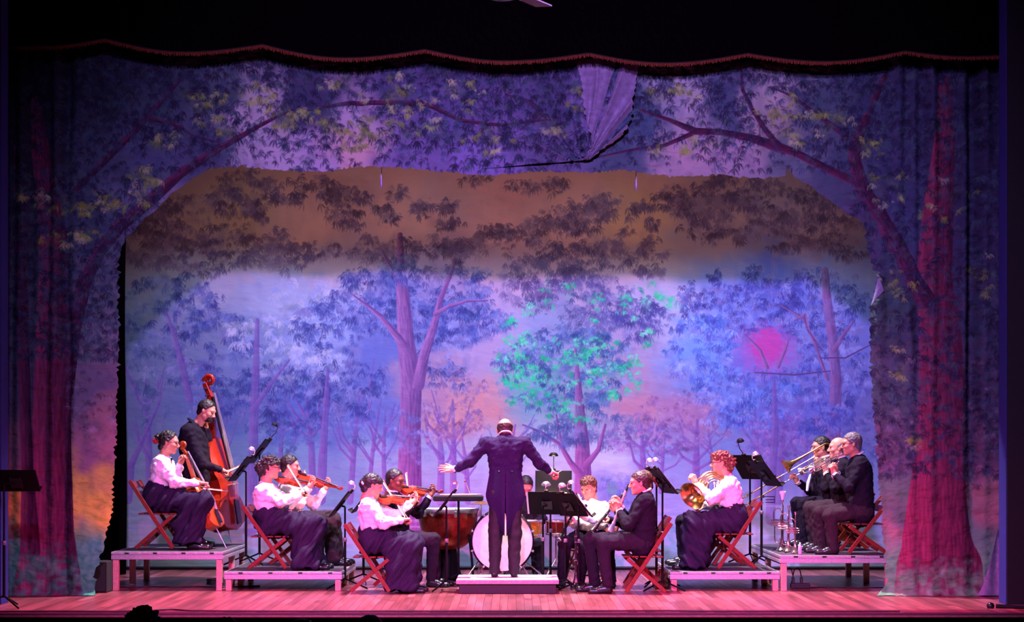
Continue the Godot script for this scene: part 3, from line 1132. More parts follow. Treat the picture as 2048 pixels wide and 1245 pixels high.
	wpart("cloth", m, cloth_mat("painted_drop", p.texture(), 0.8), t)
	var hem := MB.new()
	hem.tube([Vector3(-5.5, 0.022, z + 0.02), Vector3(5.5, 0.022, z + 0.02)], 0.02, 8)
	wpart("hem_pipe", hem, mat("dark_steel", col(40, 38, 46), 0.5, 0.6, 0.2), t)


var CUT_Z := 0.6


func cut_fold(x: float, y: float, nz: FastNoiseLite) -> float:
	var f := 0.016 * nz.get_noise_2d(x * 3.0, y * 1.2)
	f += 0.006 * nz.get_noise_2d(x * 16.0, y * 14.0)
	var rr := smoothstep(3.55, 4.1, x)
	f += rr * (0.035 * sin(x * 22.0 + 0.5 * sin(y * 1.3)) + 0.028 * sin(x * 35.0 + 1.0 + 0.4 * sin(y * 0.9))) * (0.35 + 0.65 * smoothstep(0.6, 3.2, y))
	f -= 0.09 * exp(-pow((x - 4.77) / 0.07, 2.0)) * smoothstep(0.4, 1.4, y)
	f -= 0.07 * exp(-pow((x - 4.14 - 0.05 * sin(y)) / 0.05, 2.0)) * smoothstep(2.2, 3.2, y)
	f -= 0.06 * exp(-pow((x - 3.78) / 0.07, 2.0)) * smoothstep(3.2, 3.9, y)
	var lf := smoothstep(-4.3, -4.75, x)
	f += lf * (0.034 * sin(x * 33.0 + 0.6 * sin(y * 1.1)) + 0.024 * sin(x * 21.0 + 0.5 * sin(y * 0.7))) * (0.25 + 0.75 * smoothstep(0.3, 2.0, y))
	f -= 0.05 * exp(-pow((x + 4.62 + 0.03 * sin(y * 2.0)) / 0.05, 2.0))
	# the border's own soft vertical folds
	f -= 0.05 * exp(-pow((x + 1.57) / 0.05, 2.0)) * smoothstep(4.4, 5.0, y)
	f -= 0.035 * exp(-pow((x + 0.27 - 0.12 * (y - 4.8)) / 0.05, 2.0)) * smoothstep(4.3, 4.6, y)
	return f


func edge_at(tab: Array, y: float) -> float:
	for i in tab.size() - 1:
		var a: Array = tab[i]
		var b: Array = tab[i + 1]
		if y <= a[0] and y >= b[0]:
			return lerpf(a[1], b[1], (a[0] - y) / maxf(a[0] - b[0], 0.01))
	return tab[0][1] if y > tab[0][0] else tab[tab.size() - 1][1]


func cut_drop() -> void:
	var x0 := -60.0
	var x1 := 2108.0
	var y0 := 40.0
	var y1 := 1202.0
	var p := Paint.new(x0, y0, x1, y1, 2048, 17)
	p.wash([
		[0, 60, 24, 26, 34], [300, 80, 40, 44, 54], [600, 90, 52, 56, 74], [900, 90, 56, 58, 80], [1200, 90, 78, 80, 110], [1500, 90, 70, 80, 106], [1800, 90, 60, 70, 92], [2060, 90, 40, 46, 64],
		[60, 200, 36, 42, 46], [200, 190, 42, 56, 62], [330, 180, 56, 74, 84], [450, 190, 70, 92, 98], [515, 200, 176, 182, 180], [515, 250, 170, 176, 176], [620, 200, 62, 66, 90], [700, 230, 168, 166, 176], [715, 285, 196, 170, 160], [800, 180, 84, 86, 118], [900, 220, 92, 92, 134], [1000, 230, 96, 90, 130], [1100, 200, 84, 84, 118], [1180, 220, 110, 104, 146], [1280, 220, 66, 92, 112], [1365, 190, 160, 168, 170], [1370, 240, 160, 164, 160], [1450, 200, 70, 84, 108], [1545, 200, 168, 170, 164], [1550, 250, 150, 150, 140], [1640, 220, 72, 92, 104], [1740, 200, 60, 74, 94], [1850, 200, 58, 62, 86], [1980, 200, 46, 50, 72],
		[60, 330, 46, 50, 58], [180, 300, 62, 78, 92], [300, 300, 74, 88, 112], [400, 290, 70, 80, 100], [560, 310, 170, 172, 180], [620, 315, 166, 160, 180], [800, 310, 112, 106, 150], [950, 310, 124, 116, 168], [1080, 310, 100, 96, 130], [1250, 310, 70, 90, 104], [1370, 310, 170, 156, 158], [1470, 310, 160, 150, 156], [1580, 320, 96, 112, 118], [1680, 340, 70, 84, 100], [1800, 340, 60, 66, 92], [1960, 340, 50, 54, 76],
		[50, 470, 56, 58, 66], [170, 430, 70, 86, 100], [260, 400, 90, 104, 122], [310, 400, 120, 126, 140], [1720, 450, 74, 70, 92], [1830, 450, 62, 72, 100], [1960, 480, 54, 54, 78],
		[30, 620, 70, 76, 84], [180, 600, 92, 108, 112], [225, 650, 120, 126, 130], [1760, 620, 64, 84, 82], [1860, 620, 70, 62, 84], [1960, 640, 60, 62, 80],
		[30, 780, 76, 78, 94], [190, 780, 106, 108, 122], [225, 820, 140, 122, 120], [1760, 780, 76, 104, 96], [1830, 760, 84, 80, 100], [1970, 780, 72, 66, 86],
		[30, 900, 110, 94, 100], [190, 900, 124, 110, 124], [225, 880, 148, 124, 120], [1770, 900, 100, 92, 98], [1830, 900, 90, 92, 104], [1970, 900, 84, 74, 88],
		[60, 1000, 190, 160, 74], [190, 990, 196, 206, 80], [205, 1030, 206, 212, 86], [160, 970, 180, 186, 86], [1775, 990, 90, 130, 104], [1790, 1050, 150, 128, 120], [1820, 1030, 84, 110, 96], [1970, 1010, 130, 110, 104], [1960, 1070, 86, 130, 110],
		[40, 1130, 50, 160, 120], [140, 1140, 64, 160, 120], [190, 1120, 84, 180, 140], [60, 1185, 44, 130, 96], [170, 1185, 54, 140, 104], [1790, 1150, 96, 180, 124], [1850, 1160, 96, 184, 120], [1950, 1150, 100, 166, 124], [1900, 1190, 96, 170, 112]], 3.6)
	p.marks(-50, 90, 2100, 1200, 3600, [Color(col(150, 150, 180), 0.12), Color(col(40, 44, 70), 0.16), Color(col(60, 90, 100), 0.14), Color(col(96, 80, 120), 0.14), Color(col(20, 22, 34), 0.14)], 1.0)
	var bk0 := Color(col(104, 56, 84), 1.0)
	var bk1 := Color(col(50, 30, 48), 1.0)
	var dim0 := Color(col(100, 54, 84), 0.9)
	var dim1 := Color(col(46, 26, 44), 0.9)
	# trunks: splayed at the foot, dissolving in the leaves above
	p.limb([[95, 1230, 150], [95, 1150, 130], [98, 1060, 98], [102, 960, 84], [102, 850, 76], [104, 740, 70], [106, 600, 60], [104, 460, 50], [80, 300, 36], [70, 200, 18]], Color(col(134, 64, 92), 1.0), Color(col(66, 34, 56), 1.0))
	p.limb([[60, 1100, 40], [56, 960, 26], [50, 800, 20], [44, 600, 22], [34, 420, 18], [30, 280, 10]], dim0, dim1)
	p.limb([[130, 780, 34], [146, 660, 30], [170, 560, 28], [200, 500, 25], [240, 450, 26], [300, 400, 25], [362, 345, 19], [440, 295, 13], [520, 250, 8], [600, 210, 3]], bk0, bk1)
	p.limb([[150, 380, 12], [210, 320, 14], [270, 260, 13], [320, 205, 11], [360, 160, 5]], dim0, dim1)
	p.limb([[290, 236, 9], [340, 245, 7], [390, 272, 4], [440, 285, 2]], dim0, dim1)
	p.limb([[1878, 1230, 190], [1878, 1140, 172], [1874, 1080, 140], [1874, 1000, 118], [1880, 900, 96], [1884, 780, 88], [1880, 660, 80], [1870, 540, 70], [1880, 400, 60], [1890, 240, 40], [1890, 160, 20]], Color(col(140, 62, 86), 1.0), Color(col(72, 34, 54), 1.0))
	p.limb([[1850, 600, 34], [1800, 500, 34], [1760, 430, 30], [1722, 370, 30], [1708, 320, 26], [1712, 280, 22], [1740, 220, 16], [1770, 150, 10], [1780, 100, 6]], bk0, bk1)
	p.limb([[1706, 300, 18], [1690, 270, 15], [1650, 240, 9], [1580, 190, 5], [1550, 178, 2]], dim0, dim1)
	p.limb([[1700, 360, 16], [1640, 330, 15], [1590, 305, 15], [1545, 290, 20], [1500, 275, 15], [1440, 264, 12], [1390, 262, 14], [1340, 240, 8], [1280, 220, 5]], bk0, bk1)
	p.limb([[1560, 295, 13], [1530, 260, 10], [1505, 220, 8], [1485, 180, 7], [1480, 130, 4]], dim0, dim1)
	p.limb([[1390, 264, 10], [1330, 290, 7], [1260, 300, 5], [1180, 318, 3]], bk0, bk1)
	p.limb([[640, 215, 5], [700, 205, 9], [800, 205, 10], [860, 210, 10], [920, 240, 8], [1000, 250, 6], [1100, 240, 3]], bk0, bk1)
	p.limb([[1040, 260, 3], [1080, 225, 12], [1060, 205, 8], [1010, 190, 4]], Color(bk0, 0.8), Color(bk1, 0.8))
	var dark := [Color(col(40, 42, 62), 0.8), Color(col(34, 34, 52), 0.8), Color(col(52, 62, 84), 0.7), Color(col(30, 44, 50), 0.7)]
	var teal := [Color(col(60, 96, 100), 0.6), Color(col(54, 80, 104), 0.6), Color(col(70, 104, 96), 0.6)]
	var yel := [Color(col(134, 166, 66), 0.8), Color(col(112, 144, 74), 0.75), Color(col(156, 178, 84), 0.75)]
	# crown of leaves over the whole border
	for i in 9000:
		var x := p.rng.randf_range(-40.0, 2090.0)
		var y := p.rng.randf_range(100.0, 345.0)
		var pale_gap := (absf(x - 520) < 44.0 or absf(x - 715) < 40.0 or absf(x - 1368) < 46.0 or absf(x - 1548) < 40.0) and y > 180.0  # pale painted patches that keep fewer leaves
		if y > 300.0 and p.rng.randf() < 0.55 or pale_gap and p.rng.randf() < 0.6:
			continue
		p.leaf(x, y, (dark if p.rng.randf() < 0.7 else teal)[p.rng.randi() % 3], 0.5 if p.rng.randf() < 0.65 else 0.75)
	for i in 2200:
		var y2 := p.rng.randf_range(340.0, 720.0)
		p.leaf(p.rng.randf_range(0.0, 330.0 - (y2 - 340.0) * 0.2), y2, (dark if p.rng.randf() < 0.5 else teal)[p.rng.randi() % 3], 0.5 if p.rng.randf() < 0.65 else 0.75)
	for i in 2200:
		var y3 := p.rng.randf_range(340.0, 960.0)
		p.leaf(p.rng.randf_range(1700.0, 2050.0), y3, (dark if p.rng.randf() < 0.6 else teal)[p.rng.randi() % 3], 0.5 if p.rng.randf() < 0.65 else 0.75)
	# leaf veil over lower legs
	p.foliage(190, 780, 60, 110, 120, [Color(col(70, 62, 84), 0.6), Color(col(128, 120, 130), 0.5), Color(col(84, 96, 104), 0.6)], 0.5)
	p.foliage(1780, 800, 60, 160, 120, [Color(col(60, 78, 80), 0.6), Color(col(110, 100, 110), 0.5)], 0.5)
	p.foliage(1960, 850, 60, 130, 110, [Color(col(50, 44, 60), 0.6), Color(col(96, 80, 96), 0.5)], 0.5)
	# yellow-green sprays
	for a in [[480, 190, 70, 20, 22], [400, 200, 60, 30, 14], [440, 250, 60, 20, 16], [620, 250, 60, 30, 20], [700, 280, 60, 26, 22], [780, 190, 60, 50, 18], [760, 240, 60, 30, 22], [840, 230, 60, 50, 18], [930, 190, 50, 40, 14], [970, 280, 60, 30, 14], [560, 230, 50, 30, 18], [660, 160, 50, 20, 8], [280, 355, 50, 20, 24], [250, 400, 60, 20, 24], [200, 420, 50, 16, 16], [180, 470, 40, 14, 14], [60, 400, 40, 20, 16], [120, 480, 50, 20, 16], [140, 420, 40, 20, 12], [330, 280, 40, 20, 12], [1110, 270, 50, 30, 12], [1180, 200, 60, 30, 10], [1340, 200, 60, 30, 16], [1360, 290, 70, 20, 14], [1540, 210, 50, 40, 16], [1640, 240, 60, 30, 20], [1590, 260, 40, 30, 16], [1750, 300, 40, 30, 12], [1780, 380, 40, 60, 14], [1900, 420, 60, 60, 14], [1960, 560, 30, 60, 10], [1790, 560, 40, 60, 12], [1800, 700, 40, 60, 8], [1850, 890, 40, 20, 6], [1240, 150, 60, 20, 8]]:
		p.foliage(a[0], a[1], a[2], a[3], a[4], yel, 0.5)
	# grass at the foot of the trees
	p.marks(-50, 1112, 225, 1205, 500, [Color(col(54, 160, 116), 0.45), Color(col(76, 184, 130), 0.4), Color(col(44, 116, 90), 0.45), Color(col(110, 196, 150), 0.35)], 0.75)
	p.marks(1745, 1140, 2100, 1205, 560, [Color(col(96, 170, 112), 0.45), Color(col(120, 190, 130), 0.4), Color(col(80, 130, 96), 0.45), Color(col(140, 186, 150), 0.35)], 0.75)
	p.marks(-50, 1085, 225, 1120, 60, [Color(col(54, 150, 116), 0.4), Color(col(44, 116, 90), 0.4)], 0.5)
	p.marks(1780, 1115, 1980, 1145, 80, [Color(col(96, 160, 112), 0.4), Color(col(80, 120, 96), 0.4)], 0.5)
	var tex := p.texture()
	var m := MB.new()
	var nz := fnoise(0.6, 31, 3)
	var rag := fnoise(0.05, 77, 2)
	var tabl := [[1194, 190], [1150, 191], [1110, 204], [1040, 222], [950, 229], [850, 232], [700, 237], [600, 237], [520, 238], [480, 248], [450, 275], [430, 300], [400, 330], [370, 366], [350, 398], [335, 424]]
	var tabr := [[1196, 1742], [1189, 1752], [1180, 1764], [1168, 1774], [1130, 1773], [1050, 1766], [950, 1757], [850, 1748], [750, 1742], [680, 1740], [640, 1738], [600, 1744], [560, 1756], [540, 1750], [500, 1736], [460, 1727], [436, 1719], [429, 1692], [412, 1672], [390, 1645], [370, 1615], [355, 1590], [335, 1572]]
	var tabt := [[424, 337], [480, 333], [530, 338], [600, 344], [650, 343], [700, 335], [740, 332], [760, 334], [800, 335], [850, 341], [880, 345], [920, 347], [960, 351], [1010, 348], [1050, 345], [1100, 342], [1150, 345], [1200, 345], [1240, 340], [1290, 346], [1340, 353], [1400, 352], [1450, 350], [1500, 355], [1530, 357], [1572, 352]]
	var put := func(px: float, py: float) -> Vector3:
		var a := q(px, py, CUT_Z)
		var zz := CUT_Z + cut_fold(a.x, a.y, nz)
		if a.y < 0.03:
			zz += 0.05
		return Vector3(a.x, maxf(a.y, 0.004), zz)
	for side in 2:
		var rows := []
		var uvs := []
		var ys := []
		var yy := 1195.0
		while yy > 345.0:
			ys.append(yy)
			yy -= 5.0
		while yy > 70.0:
			ys.append(yy)
			yy -= 9.0
		for y in ys:
			var e: float = edge_at(tabl if side == 0 else tabr, y)
			if y > 350.0:
				e += 7.0 * rag.get_noise_1d(y * 6.0) + 4.0 * rag.get_noise_1d(y * 19.0)
			var out := -56.0 if side == 0 else 2104.0
			var r := []
			var u := []
			for i in 97:
				var px := lerpf(out, e, i / 96.0)
				r.append(put.call(px, y))
				u.append(Vector2((px - x0) / (x1 - x0), (y - y0) / (y1 - y0)))
			rows.append(r)
			uvs.append(u)
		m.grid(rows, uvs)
	var cols := []
	var ucols := []
	for i in 288:
		var px := 424.0 + (1572.0 - 424.0) * i / 287.0
		var e2 := 0.0
		for s in tabt.size() - 1:
			if px >= tabt[s][0] and px <= tabt[s + 1][0] + 0.01:
				e2 = lerpf(tabt[s][1], tabt[s + 1][1], (px - tabt[s][0]) / float(tabt[s + 1][0] - tabt[s][0]))
		e2 += (5.0 * rag.get_noise_1d(px * 7.0) + 3.0 * rag.get_noise_1d(px * 20.0)) * minf(1.0, minf(px - 424.0, 1572.0 - px) / 20.0)
		var r2 := []
		var u2 := []
		for j in 34:
			var py := lerpf(e2, 70.0, j / 33.0)
			r2.append(put.call(px, py))
			u2.append(Vector2((px - x0) / (x1 - x0), (py - y0) / (y1 - y0)))
		cols.append(r2)
		ucols.append(u2)
	m.grid(cols, ucols)
	var t := thing("cut_forest_drop", "painted forest portal cloth with two dark red trunks and a ragged leafy opening", "backdrop", Vector3(0, 0, CUT_Z))
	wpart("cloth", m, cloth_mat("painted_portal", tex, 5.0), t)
	# the torn flap: a second thickness of the painted border, gathered in folds towards its ragged free edge
	var muslin := mat("muslin", col(146, 136, 170), 0.95, 0.0, 0.3, 0.3, 2.0)
	var fm := MB.new()
	var frows := []
	var fuv := []
	var ex := [1278, 1273, 1265, 1262, 1252, 1236, 1206, 1180]
	var ey := [122, 160, 200, 235, 262, 282, 300, 322]
	for j in 64:
		var v := j / 63.0
		var k := mini(int(v * 7.0), 6)
		var w := v * 7.0 - k
		var e := Vector2(lerpf(ex[k], ex[k + 1], w) + 5.0 * rag.get_noise_1d(v * 500.0), lerpf(ey[k], ey[k + 1], w))
		var l := Vector2(960, lerpf(122, 338, v))
		var r3 := []
		var u3 := []
		for i in 91:
			var uu := i / 90.0
			var pp := l.lerp(e, uu)
			var an := atan2(338.0 - pp.y, pp.x - 1168.0)
			var lift := smoothstep(0.0, 0.85, uu)
			var a2 := q(pp.x, pp.y, CUT_Z)
			var fold := lift * (0.050 + 0.026 * sin(an * 17.0) + 0.020 * sin(an * 31.0 + 1.0)) + 0.012
			r3.append(Vector3(a2.x, a2.y, CUT_Z + cut_fold(a2.x, a2.y, nz) + fold))
			u3.append(Vector2((pp.x - x0) / (x1 - x0), (pp.y - y0) / (y1 - y0)))
		frows.append(r3)
		fuv.append(u3)
	fm.grid(frows, fuv)
	wpart("torn_flap", fm, cloth_mat("painted_flap", tex, 1.5), t)
	# where the flap hangs turned over it shows the plain reverse of the cloth
	var rv := MB.new()
	var rrows := []
	for j in 64:
		var v2 := j / 63.0
		var r5 := []
		for i in 61:
			var uu2 := i / 60.0
			var st := lerpf(0.60, 0.93, pow(v2, 1.3)) + 0.02 * sin(v2 * 9.0)
			var c0: Vector3 = frows[j][mini(int(st * 90.0), 90)]
			var c1: Vector3 = frows[j][90]
			var c := c0.lerp(c1, uu2)
			var an2 := atan2(c.y - q(0, 334, CUT_Z).y, c.x - q(1168, 0, CUT_Z).x)
			var s3 := 1.0 - absf(sin(an2 * 13.0 + 0.4 * sin(v2 * 5.0)))
			c.z = CUT_Z + 0.085 + 0.075 * s3 * s3 * (1.0 - 0.5 * v2) + 0.02 * sin(an2 * 29.0)
			r5.append(c)
		rrows.append(r5)
	rv.grid(rrows)
	wpart("flap_reverse", rv, muslin, t)
	var corner := MB.new()
	corner.grid([[q(1742, 612, CUT_Z + 0.03), q(1752, 598, CUT_Z + 0.05), q(1768, 582, CUT_Z + 0.04)], [q(1748, 590, CUT_Z + 0.03), q(1756, 580, CUT_Z + 0.05), q(1764, 570, CUT_Z + 0.04)], [q(1755, 558, CUT_Z + 0.03), q(1756.5, 557.5, CUT_Z + 0.03), q(1758, 557, CUT_Z + 0.03)]])
	wpart("folded_corner", corner, muslin, t)
	# the curtain's own turned-up hem at the far corner
	var turn := MB.new()
	var trow := []
	for j in 16:
		var v2 := j / 15.0
		var r4 := []
		for i in 10:
			var u4 := i / 9.0
			r4.append(q(lerpf(lerpf(1954, 1996, pow(v2, 0.7)), 2000, u4), lerpf(1192, 1060, v2), CUT_Z + 0.10 + 0.03 * sin(u4 * 5.0 + v2 * 3.0)))
		trow.append(r4)
	turn.grid(trow)
	wpart("turned_edge", turn, muslin, t)


func valance() -> void:
	var z := 0.95
	var pts := [[-140, 95], [90, 98], [210, 83], [370, 110], [525, 95], [690, 122], [850, 105], [1010, 128], [1178, 112], [1330, 132], [1495, 113], [1650, 129], [1810, 108], [1930, 119], [2110, 106]]
	var bottom := func(px: float) -> float:
		for i in pts.size() - 1:
			if px <= pts[i + 1][0]:
				var u: float = (px - pts[i][0]) / float(pts[i + 1][0] - pts[i][0])
				# cusps at the peaks, round in the dips
				var w := sin(u * PI * 0.5) if pts[i][1] < pts[i + 1][1] else 1.0 - cos(u * PI * 0.5)
				return lerpf(pts[i][1], pts[i + 1][1], w)
		return pts[pts.size() - 1][1]
	var t := thing("scalloped_valance", "black velvet valance with scalloped hem and dull gold fringe above the stage", "curtain", Vector3(0, 5.4, z))
	var cols := []
	for i in 361:
		var px := -120.0 + 2250.0 * i / 360.0
		var r := []
		for j in 22:
			var v := j / 21.0
			var py := lerpf(bottom.call(px) - 4.0, -170.0, v)
			var a := q(px, py, z)
			a.z += 0.05 * sin(a.x * 3.9 + 1.0) * v + 0.03 * sin(v * 16.0 + 2.0 * cos((px - 210.0) / 321.0 * TAU)) * (1.0 - v)
			r.append(a)
		cols.append(r)
	var m := MB.new()
	m.grid(cols)
	wpart("drape", m, velvet(), t)
	var fr := MB.new()
	var gold := mat("bullion_fringe", col(150, 58, 10), 0.7, 0.0, 0.5, 0.0, 12.0)
	var rng := RandomNumberGenerator.new()
	rng.seed = 8
	var px2 := -100.0
	while px2 < 2120.0:
		var b: float = bottom.call(px2)
		var ln := rng.randf_range(5.0, 8.5)
		var a0 := q(px2, b - 5.0, z + 0.03)
		var a1 := q(px2 + rng.randf_range(-1.0, 1.0), b - 5.0 + ln, z + 0.035)
		fr.tube([a0, a1], [0.006, 0.004], 4, false, false)
		px2 += 2.1
	var fo := wpart("fringe", fr, gold, t)
	fo.set_meta("kind", "stuff")
	var braid := MB.new()
	var bp := []
	for i in 200:
		var px3 := -100.0 + 2220.0 * i / 199.0
		bp.append(q(px3, bottom.call(px3) - 6.0, z + 0.03))
	braid.tube(bp, 0.008, 5)
	wpart("braid", braid, mat("fringe_braid", col(26, 8, 4), 0.9, 0.0, 0.4, 0.0, 12.0), t)


func velvet() -> StandardMaterial3D:
	var m := mat("black_velvet", col(7, 4, 7), 1.0, 0.0, 0.3)
	m.metallic_specular = 0.08
	return m


# black masking leg between the cut drop and the painted drop
func masking_leg() -> void:
	var z := -2.3
	var t := thing("masking_leg", "black velvet masking leg behind the cut drop on the bass player's side", "curtain", Vector3(q(150, 0, z).x, 0, z))
	var rows := []
	for j in 30:
		var r := []
		for i in 40:
			var px := lerpf(60, 251, i / 39.0)
			var a := q(px, 0, z)
			r.append(Vector3(a.x + 0.012 * sin(j * 0.35), 0.01 + 6.6 * j / 29.0, z + 0.05 * sin(i * 0.9)))
		rows.append(r)
	var m := MB.new()
	m.grid(rows)
	wpart("drape", m, velvet(), t)
	var pipe := MB.new()
	pipe.tube([q(60, 0, z) * Vector3(1, 0, 1) + Vector3(0, 6.62, 0), q(251, 0, z) * Vector3(1, 0, 1) + Vector3(0, 6.62, 0)], 0.02, 8)
	wpart("pipe", pipe, mat("dark_steel", col(40, 38, 46), 0.5, 0.6, 0.2), t)


# ---------------------------------------------------------------- people
# hands, heads and hair are meshed once in their own axes and set on each body
func hand_shape(kind: String) -> MB:
	var key := "hand_" + kind
	if mats.has(key):
		return mats[key]
	var curl: Array = {"open": [0.10, 0.15, 0.10], "hook": [0.55, 0.8, 0.5], "grip": [0.95, 1.15, 0.8]}[kind]
	var s := Sdf.new(Vector3(-0.07, -0.05, -0.05), Vector3(0.11, 0.21, 0.10), 0.0046)
	s.cap(Vector3(0, -0.03, 0), Vector3(0, 0.02, 0), 0.025, 0.026, 0.01)
	s.cap(Vector3(0.020, 0.02, 0), Vector3(0.026, 0.085, 0), 0.017, 0.0135, 0.014)
	s.cap(Vector3(0.0, 0.015, 0), Vector3(0.002, 0.092, 0), 0.018, 0.0135, 0.014)
	s.cap(Vector3(-0.020, 0.02, 0), Vector3(-0.028, 0.080, 0), 0.017, 0.0125, 0.014)
	var fx := [0.031, 0.0105, -0.0105, -0.031]
	var fl := [0.92, 1.0, 0.94, 0.76]
	for i in 4:
		var p := Vector3(fx[i], 0.088 - 0.006 * absf(i - 1.0), 0.0)
		var a := 0.0
		for k in 3:
			a += curl[k] * (1.0 + 0.07 * i)
			var sp: float = (fx[i] * (4.5 if kind == "open" else 1.0)) * (1.0 if k == 0 else 0.6)
			var e: Vector3 = p + Vector3(sp, cos(a), sin(a)).normalized() * ([0.044, 0.028, 0.022][k] * fl[i])
			s.cap(p, e, 0.0098 - 0.0012 * k, 0.0090 - 0.0012 * k, 0.004)
			p = e
	var th := [Vector3(0.022, 0.02, 0.006), Vector3(0.048, 0.05, 0.014), Vector3(0.064, 0.082, 0.02), Vector3(0.072, 0.108, 0.026)]
	if kind != "open":
		th = [Vector3(0.022, 0.02, 0.008), Vector3(0.044, 0.045, 0.026), Vector3(0.042, 0.075, 0.042), Vector3(0.030, 0.098, 0.050)]
	s.cap(th[0], th[1], 0.016, 0.0125, 0.01)
	s.cap(th[1], th[2], 0.0122, 0.0105, 0.004)
	s.cap(th[2], th[3], 0.0105, 0.0085, 0.004)
	var m := MB.new()
	s.into(m)
	mats[key] = m
	return m


func head_shape() -> MB:
	if mats.has("head"):
		return mats["head"]
	var s := Sdf.new(Vector3(-0.12, -0.19, -0.15), Vector3(0.12, 0.15, 0.15), 0.0058)
	s.ell(Vector3(0, 0.030, -0.014), Vector3(0.076, 0.090, 0.097))
	s.ell(Vector3(0, -0.030, 0.026), Vector3(0.060, 0.082, 0.062), Basis.IDENTITY, 0.03)
	for e in [-1, 1]:
		s.cap(Vector3(e * 0.050, -0.055, 0.0), Vector3(0.010 * e, -0.096, 0.062), 0.022, 0.020, 0.025)
		s.ell(Vector3(e * 0.040, -0.024, 0.062), Vector3(0.022, 0.022, 0.020), Basis.IDENTITY, 0.02)
		s.ell(Vector3(e * 0.078, -0.004, -0.006), Vector3(0.010, 0.031, 0.019), Basis(Vector3.UP, -0.35 * e), 0.006)
	s.cap(Vector3(-0.034, 0.026, 0.074), Vector3(0.034, 0.026, 0.074), 0.014, 0.014, 0.02)
	for e in [-1, 1]:
		s.ell(Vector3(e * 0.031, 0.004, 0.098), Vector3(0.018, 0.012, 0.014), Basis.IDENTITY, 0.01, true)
	s.cap(Vector3(0, 0.010, 0.086), Vector3(0, -0.030, 0.108), 0.008, 0.0125, 0.010)
	s.cap(Vector3(-0.010, -0.034, 0.098), Vector3(0.010, -0.034, 0.098), 0.009, 0.009, 0.008)
	s.cap(Vector3(-0.020, -0.060, 0.080), Vector3(0.020, -0.060, 0.080), 0.0075, 0.0075, 0.006)
	s.cap(Vector3(-0.016, -0.071, 0.079), Vector3(0.016, -0.071, 0.079), 0.0075, 0.0075, 0.006)
	s.cap(Vector3(0, -0.06, -0.03), Vector3(0, -0.17, -0.045), 0.056, 0.058, 0.03)
	var m := MB.new()
	s.into(m)
	mats["head"] = m
	return m


func hair_shape(kind: String) -> MB:
	var key := "hair_" + kind
	if mats.has(key):
		return mats[key]
	var s := Sdf.new(Vector3(-0.15, -0.17, -0.22), Vector3(0.15, 0.17, 0.15), 0.0066)
	var amp := 0.006
	s.ell(Vector3(0, 0.036, -0.020), Vector3(0.086, 0.097, 0.105))
	match kind:
		"short", "crop", "fringe":
			s.clip(Vector3(0, -0.62, 0.78), 0.010 if kind == "short" else -0.002)
			s.clip(Vector3(0, -1, 0), 0.062)
			s.clip(Vector3(0, -0.9, 0.43), 0.055)
			s.ell(Vector3(0, -0.035, -0.062), Vector3(0.066, 0.052, 0.050))
			amp = 0.006 if kind == "short" else 0.005
			if kind == "fringe":
				s.ell(Vector3(0, 0.075, 0.062), Vector3(0.060, 0.026, 0.034))
				s.ell(Vector3(0, 0.09, 0.0), Vector3(0.075, 0.05, 0.08))
				amp = 0.014
		"bald":
			s.clip(Vector3(0, 1, 0.15), 0.042)
			s.clip(Vector3(0, 0.2, 1), 0.02)
			s.clip(Vector3(0, -1, 0), 0.07)
			s.ell(Vector3(0, -0.035, -0.062), Vector3(0.068, 0.055, 0.052))
			amp = 0.006
		"bun", "clip", "curly", "pony":
			s.clip(Vector3(0, -0.55, 0.83), 0.006)
			s.clip(Vector3(0, -1, 0), 0.085)
			s.clip(Vector3(0, -0.85, 0.52), 0.052)
			s.ell(Vector3(0, -0.05, -0.075), Vector3(0.062, 0.05, 0.045))
			if kind == "bun":
				s.ell(Vector3(0, 0.045, -0.13), Vector3(0.045, 0.042, 0.04))
				amp = 0.012
			elif kind == "clip":
				s.ell(Vector3(0, 0.0, -0.115), Vector3(0.045, 0.05, 0.035))
				s.ell(Vector3(0, 0.05, 0.05), Vector3(0.07, 0.045, 0.05))
			elif kind == "curly":
				s.ell(Vector3(0, 0.06, 0.03), Vector3(0.08, 0.06, 0.07))
				s.ell(Vector3(0, 0.0, -0.11), Vector3(0.07, 0.07, 0.055))
				s.ell(Vector3(0, -0.045, -0.10), Vector3(0.05, 0.05, 0.045))
				amp = 0.026
			else:
				s.ell(Vector3(0, 0.02, -0.135), Vector3(0.026, 0.026, 0.03))
				s.cap(Vector3(0, 0.02, -0.14), Vector3(0, -0.06, -0.165), 0.022, 0.012, 0.01)
		"beard":
			s = Sdf.new(Vector3(-0.12, -0.17, -0.05), Vector3(0.12, 0.02, 0.15), 0.0060)
			s.ell(Vector3(0, -0.074, 0.045), Vector3(0.054, 0.046, 0.056))
			s.cap(Vector3(-0.024, -0.052, 0.088), Vector3(0.024, -0.052, 0.088), 0.008, 0.008, 0.01)
			s.clip(Vector3(0, 1, -0.35), -0.066)
			amp = 0.008
	var m := MB.new()
	s.into(m)
	m.rumple(fnoise(34.0 if kind != "curly" else 26.0, 12, 2), amp)
	mats[key] = m
	return m


func shoe_shape() -> MB:
	if mats.has("shoe_mesh"):
		return mats["shoe_mesh"]
	# heel at the origin, toe along +x, sole at y = 0
	var s := Sdf.new(Vector3(-0.10, -0.03, -0.09), Vector3(0.27, 0.14, 0.09), 0.0085)
	s.cap(Vector3(-0.02, 0.03, 0), Vector3(0.17, 0.022, 0.004), 0.036, 0.040, 0.03)
	s.cap(Vector3(0, 0.06, 0), Vector3(0.07, 0.05, 0), 0.040, 0.036, 0.03)
	s.clip(Vector3(0, -1, 0), 0.0)
	var m := MB.new()
	s.into(m)
	mats["shoe_mesh"] = m
	return m


